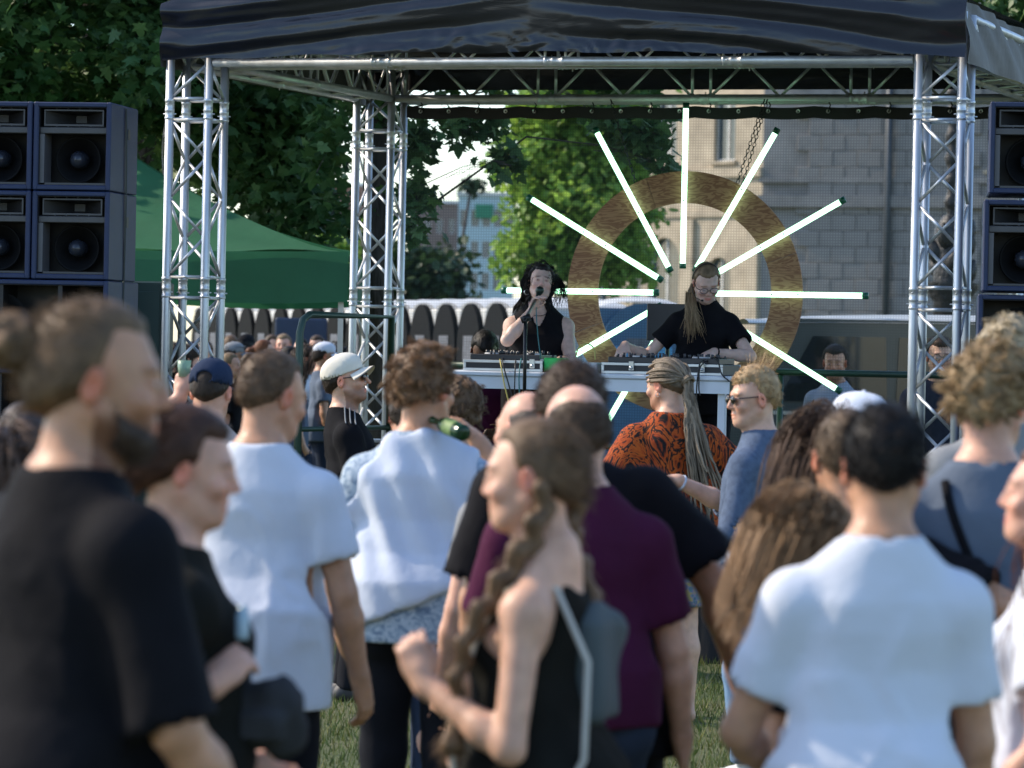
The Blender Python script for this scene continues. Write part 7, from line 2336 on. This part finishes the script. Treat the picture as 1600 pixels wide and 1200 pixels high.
# ------------------------------------------------------------------ performers
def stage_Y(u, v, bdepth):
    a, z = st_px(u, v, bdepth); return st(a, bdepth, z).y
zs_ = stage_Y(845, 430, 1.50)
r, b = person('singer with black curly hair in black sleeveless top holding microphone on the stage', 846, 407, zs_, 178, head=(6, 9, -5), sex='f', build=1.5, seed=31, lod=0, base=DECK, lean=(0, .05), skin=(.60, .42, .35),
              hands={1: (.040, .215, 1.452, (1, .1, -1.2)), -1: (-.02, .34, 1.085, (-1, -.35, -.3))}, hand_pose={1: dict(curl=.85, thumb=.9, dir=(-.35, .25, .9), palm=(-.5, .5, 0)), -1: dict(curl=.35, dir=(.6, .7, -.25), palm=(0, .2, -1))}, fine=(1, -1),
              shirt=dict(sleeve=0, hem=.80, loose=.3, ease=.010, neck=.075, vneck=.15, amp=.004), shirt_mat=BLK, legs={}, legs_mat=DDEN, eye=.45, hair_top=.022, tint_kw=dict(brow=(.15, .1, .08), lips=(1.0, .5, .5)))
sing, sing_b = r, b
h = Hair(b, 0, 51); h.cap(thick=.014, lump=.006, nape=-.12, hairline=.064)
h.long(1700, .20, (0, -.10, -1), rad=.0016, nseg=10, clump=220, cw=.5, wave=1.7, mask=lambda q: (q[:, 2] > -.08) & (q[:, 1] < .012), pull=lambda p, t: (np.sign(((p - b.headc) @ b.Rh)[:, :1]) * b.Rh[:, 0][None] * .15 - b.Rh[:, 1][None] * .55) * (1 - t))
h.build(BLACKH, r)
for sd in (-1, 1):
    mb = MB(); mt = head_mtx(b) @ Matrix.Translation((sd * .088, -.004, -.072)) @ Matrix.Rotation(1.57, 4, 'X')
    mb.lathe([(.018, -.0025), (.021, 0), (.018, .0025), (.015, 0), (.018, -.0025)], 14, mt); mb.build('earring', LATCH, r)
mb = MB(); mb.tube([Vector(b.neck0 + np.array([.07 * math.cos(t), .03 + .078 * math.sin(t), .012 - .05 * max(0, math.sin(t))]) * b.s) for t in np.linspace(0, 6.283, 25)], .0022, 4); mb.build('necklace', DK, r)
wristband(b, r, -1, BLK, 'wristband', .0285, -.015, .006)
zd = stage_Y(1108, 450, 1.42)
r, b = person('woman with glasses and long ponytail in black t-shirt bending over the mixer', 1104, 421, zd, 176, head=(14, -34, 4), sex='f', build=1.15, seed=32, lod=0, base=DECK, H=1.67, lean=(-.02, .36), skin=(.58, .40, .33),
              hands={1: (.47, .34, 1.20, (.6, -.3, -1)), -1: (-.08, .40, 1.17, (-1, -.3, -.3))}, hand_pose={1: dict(curl=.5, dir=(.25, .8, -.55), palm=(0, -.3, -1)), -1: dict(curl=.55, dir=(.5, .7, -.2), palm=(.2, 0, -1))}, fine=(1, -1),
              shirt=dict(sleeve=.58, hem=.78, loose=.7, flare=.016, neck=.068), shirt_mat=BLK, legs={}, legs_mat=DDEN, eye=.4, tint_kw=dict(brow=(.5, .38, .28)))
dj, dj_b = r, b
h = Hair(b, 0, 53); h.cap(thick=.008, nape=-.08, hairline=.062); h.short(900, .035, .02, comb=(0, -1, -.2), rad=.0010, mask=lambda q: q[:, 1] > -.045)
h.lock([h.T((.02, -.088, -.06)), h.T((.055, -.080, -.08)), h.T((.085, -.04, -.10))], [.018, .022, .024], lump=.2, n_hairs=0)
P0 = h.T((.085, -.04, -.10)); P1 = b.L((.075, .10, 1.44)); P2 = b.L((.065, .15, 1.40)); P3 = b.L((.055, .15, 1.31))
rr = np.random.default_rng(3)
for k in range(150):
    o_ = rr.normal(0, 1, 3) * np.array([.022, .012, .012]); e_ = rr.normal(0, 1, 3) * np.array([.026, .012, .035])
    q_ = [P0 * (1 - t) ** 3 + 3 * P1 * t * (1 - t) ** 2 + 3 * P2 * t * t * (1 - t) + P3 * t ** 3 + o_ * (.5 + t * .6) + e_ * t * t for t in np.linspace(0, 1, 8)]
    mb = MB(); mb.tube([Vector(x) for x in q_], [.0026 * (1 - .6 * t) for t in np.linspace(0, 1, 8)], 4)
    V = np.array(mb.v); F = np.array([f_ for f_ in mb.f if len(f_) == 4]); h.parts.append((V, F, np.full((len(V), 3), rr.uniform(.8, 2.0))))
h.build((.22, .155, .09), r)
spectacles(b, r, CLEAR, name='glasses', size=1.0)
mt = head_mtx(b)
mb = MB(); mb.tube([mt @ Vector(p) for p in ((.088, .0, -.01), (.094, .04, -.04), (.08, .09, -.055), (.05, .115, -.06))], .0022, 5); mb.tube([mt @ Vector((.05, .115, -.06)), mt @ Vector((.035, .12, -.061))], .006, 6)
mb.tube([mt @ Vector((.09 * math.cos(t), -.012 + .02 * 0, .02 + .115 * math.sin(t))) for t in np.linspace(0, 3.14, 15)], .003, 5); mb.build('headset', FRAME_B, r)
wristband(b, r, -1, BLK, 'wristband', .0285, -.02, .005)
# person crouching behind the table
zc = stage_Y(757, 520, 1.75)
r, b = person('dark haired person bending low behind the table left of the singer', 758, 502, zc, 165, head=(20, -52, 0), seed=33, lod=0, base=DECK, H=1.72, drop=.46, lean=(0, .35), skin=DARKS, shirt=dict(sleeve=.66, hem=.84 - .46, loose=.7), shirt_mat=MAR, legs=dict(waist=1.0 - .46), legs_mat=DDEN, hands={1: (.25, .45, .62), -1: (-.2, .45, .62)})
h = Hair(b, 0, 55); h.cap(thick=.010, nape=-.08); h.short(900, .014, .7, curl=.8); h.build(BLACKH, r)
# men by the van
r, b = person('dark haired man in pale grey t-shirt with backpack in front of the van', 1305, 538, 28.5, 148, head=(22, -8, 0), seed=34, lod=1, skin=TAN, shirt=dict(TEE), shirt_mat=GRYT, legs={}, legs_mat=IND, tint_kw=dict(stubble=.6), eye=.6)
hair_short(b, 1, 57, DBROWN, r, thick=.015, length=.025)
mb = MB()
for sd in (1, -1):
    mb.tube([Vector(p) for p in (b.sh[sd] + np.array([-sd * .06, -.10, .0]), b.sh[sd] + np.array([-sd * .06, -.01, .062]), b.sh[sd] + np.array([-sd * .055, .10, -.02]), b.L((sd * .115, .145, 1.2)), b.L((sd * .15, .10, 1.08)))], .017, 6)
mb.box((-.15, -.32, 1.02), (.15, -.16, 1.46), .04)
q = r.location
o = mb.build('backpack', BLK, None, q, (0, 0, r.rotation_euler[2])); tag(o, 'black backpack worn by the man in front of the van', 'backpack')
r, b = person('man with glasses and navy t-shirt seen through the right truss column', 1469, 525, 26.2, 168, head=(14, -6, 0), seed=35, lod=1, build=1.1, skin=FAIR, shirt=dict(TEE), shirt_mat=NAVY, legs={}, legs_mat=IND, tint_kw=dict(stubble=.55), eye=.6)
hair_short(b, 1, 59, BROWN, r, thick=.016, length=.028); spectacles(b, r, CLEAR, name='glasses')

# ------------------------------------------------------------------ the queue in the distance
QG = 'people queueing by the portable toilets'
def far(label, u, v, Z, yaw, sex, hair, style, mat, skin=FAIR, seed=1, head=(0, 0, 0), glasses=None, hat=None, build=1.0):
    r, b = person(label, u, v, Z, yaw, head=head, sex=sex, seed=seed, lod=2, skin=skin, shirt=dict(TEE), shirt_mat=mat, legs={}, legs_mat=IND, group=QG, hair_top=.022 if hat else .014, build=build)
    h = Hair(b, 2, seed)
    if style == 'long':
        h.cap(thick=.014, nape=-.1); h.long(500, .38, (0, -.2, -1), rad=.0028, mask=lambda q: (q[:, 2] > -.06) & (q[:, 1] < .05))
    elif style == 'tail':
        h.cap(thick=.010, nape=-.085); h.lock([h.T((0, -.1, .03)), h.T((0, -.17, .0)), h.T((0, -.19, -.10)), h.T((0, -.17, -.2))], [.024, .034, .03, .012], lump=.3, n_hairs=80)
    elif style == 'bun':
        h.cap(thick=.010, nape=-.085); h.lock([h.T((0, -.1, .0)), h.T((0, -.14, .0))], [.03, .03], lump=.4)
    else:
        h.cap(thick=.014, nape=-.08); h.short(600, .025, .5)
    h.build(hair, r)
    if glasses == 'face': spectacles(b, r, LENS)
    if glasses == 'top': spectacles(b, r, LENS, up=.075)
    if hat: cap_hat(b, r, hat, hat, lod=2)
    return r
far('woman with auburn ponytail and sunglasses queueing, facing right', 414, 529, 40, -78, 'f', GINGER, 'tail', GRYT, seed=61, glasses='face')
far('man with grey blond hair facing the camera in the queue', 443, 521, 44, 172, 'm', DBLOND, 'short', BLK, PINK, seed=62)
far('man just left of the grey blond man in the queue', 427, 522, 45.5, -130, 'm', BROWN, 'short', BLK, PINK, seed=63)
far('woman with dark bun below the grey blond man in the queue', 438, 549, 38, -84, 'f', DBROWN, 'bun', GRY, seed=64)
far('woman with long dark brown hair and white top left of the white cap', 485, 540, 38.5, -112, 'f', DBROWN, 'long', WHT, PINK, seed=65)
far('man in white cap and grey t-shirt in the queue, facing right', 508, 533, 36.5, -78, 'm', DBROWN, 'short', GRB, TAN, seed=66, hat=WHT)
far('man with brown hair partly hidden behind the white cap in the queue', 495, 523, 44, 160, 'm', BROWN, 'short', NAVY, PINK, seed=67)
far('woman with black hair right of the white cap in the queue', 534, 539, 40, -60, 'f', BLACKH, 'long', BLK, TAN, seed=68)
far('man in black cap seen from behind in the queue', 385, 521, 42, -20, 'm', BLACKH, 'short', WHT, PINK, seed=69, hat=BLK)
far('person with light brown hair beside the left truss column in the queue', 361, 523, 43.5, 5, 'm', LBROWN, 'short', GRY, PINK, seed=70)
far('person in grey cap with sunglasses pushed up in the queue', 366, 533, 37.5, -70, 'm', DBROWN, 'short', OLV, TAN, seed=71, hat=GRY, glasses='top')
far('blond woman in the queue just right of the left truss column', 361, 549, 34.5, -96, 'f', DBLOND, 'tail', BLK, PINK, seed=72)
far('person with dark hair between the tubes of the left truss column', 300, 533, 40, 10, 'm', DBROWN, 'short', GRY, PINK, seed=73)
far('woman with dark hair left of the tubes of the left truss column', 279, 536, 37, -30, 'f', DBROWN, 'long', BLK, FAIR, seed=74)

far('person with brown hair low in the queue left of the auburn woman', 393, 550, 35.5, -40, 'm', BROWN, 'short', NAVY, TAN, seed=75)
far('woman with dark hair low in the queue right of the dark bun', 462, 558, 36, -70, 'f', BROWN, 'long', GRB, FAIR, seed=76)
far('man with black hair in the queue between auburn woman and dark bun', 455, 540, 41, -100, 'm', BLACKH, 'short', OLV, TAN, seed=77)
far('person with fair hair in the queue left of the left truss column', 263, 541, 39, -50, 'f', DBLOND, 'tail', GRY, FAIR, seed=78)
far('man with brown hair behind the raised hand near the left truss column', 320, 531, 43, 170, 'm', BROWN, 'short', GRYT, FAIR, seed=79)
far('person with dark hair in the queue under the tent edge', 470, 528, 46, 150, 'm', DBROWN, 'short', GRY, PINK, seed=80)
# microphone and stand
MIC = M('mic_metal', (.03, .05, .04), rough=.35, metal=.6)
MS = M('mic_stand_black', (.012, .012, .012), rough=.4, metal=.3)
MB_ = TB - .16
pm = sp(822, 500, MB_)
ms_ = empty('microphone_stand', (pm.x, pm.y, DECK)); tag(ms_, 'black microphone stand with tilted boom in front of the table', 'microphone stand')
def loc3(p): return Vector(p) - Vector((pm.x, pm.y, DECK))
top = loc3(sp(821, 498, MB_))
mb = MB(); mb.tube([(0, 0, .02), (0, 0, .75)], .014, 8); mb.tube([(0, 0, .75), top], .0105, 8); mb.build('pole', MS, ms_)
for k in range(3):
    a = k * 2.094 + .5
    mb = MB(); mb.tube([(0, 0, .12), (math.cos(a) * .28, math.sin(a) * .28, .012)], .009, 6); mb.build('leg', MS, ms_)
mic_c = to_world(sing, sing_b.headc + sing_b.Rh @ (np.array([.012, .128, -.078]) * sing_b.hs))
bo = loc3(mic_c) + Vector((-.02, -.02, -.05))
mb = MB(); mb.tube([top + (top - bo) * .12, top, bo], .0095, 8); mb.tube([top - Vector((.025, 0, .01)), top + Vector((.03, 0, .012))], .02, 8); mb.build('boom', MS, ms_)
mic = empty('microphone', mic_c); tag(mic, 'dark microphone at the mouth of the singer', 'microphone')
mb = MB(); mb.tube([(-.015, -.025, -.10), (-.004, -.006, -.012)], .013, 10, r2=.017); mb.build('handle', MIC, mic)
mb = MB(); mb.lathe([(.0, .028), (.014, .025), (.024, .012), (.026, 0), (.022, -.012), (.016, -.02)], 14, Matrix.Rotation(.5, 4, 'Y')); mb.build('grille', MIC, mic)
cable('green cable running from the microphone down to the table', [mic_c + Vector((-.015, -.02, -.10)), sp(838, 490, TB + .1), sp(841, 530, TB + .05), sp(845, 560, TB + .05)], 'teal', .0035)
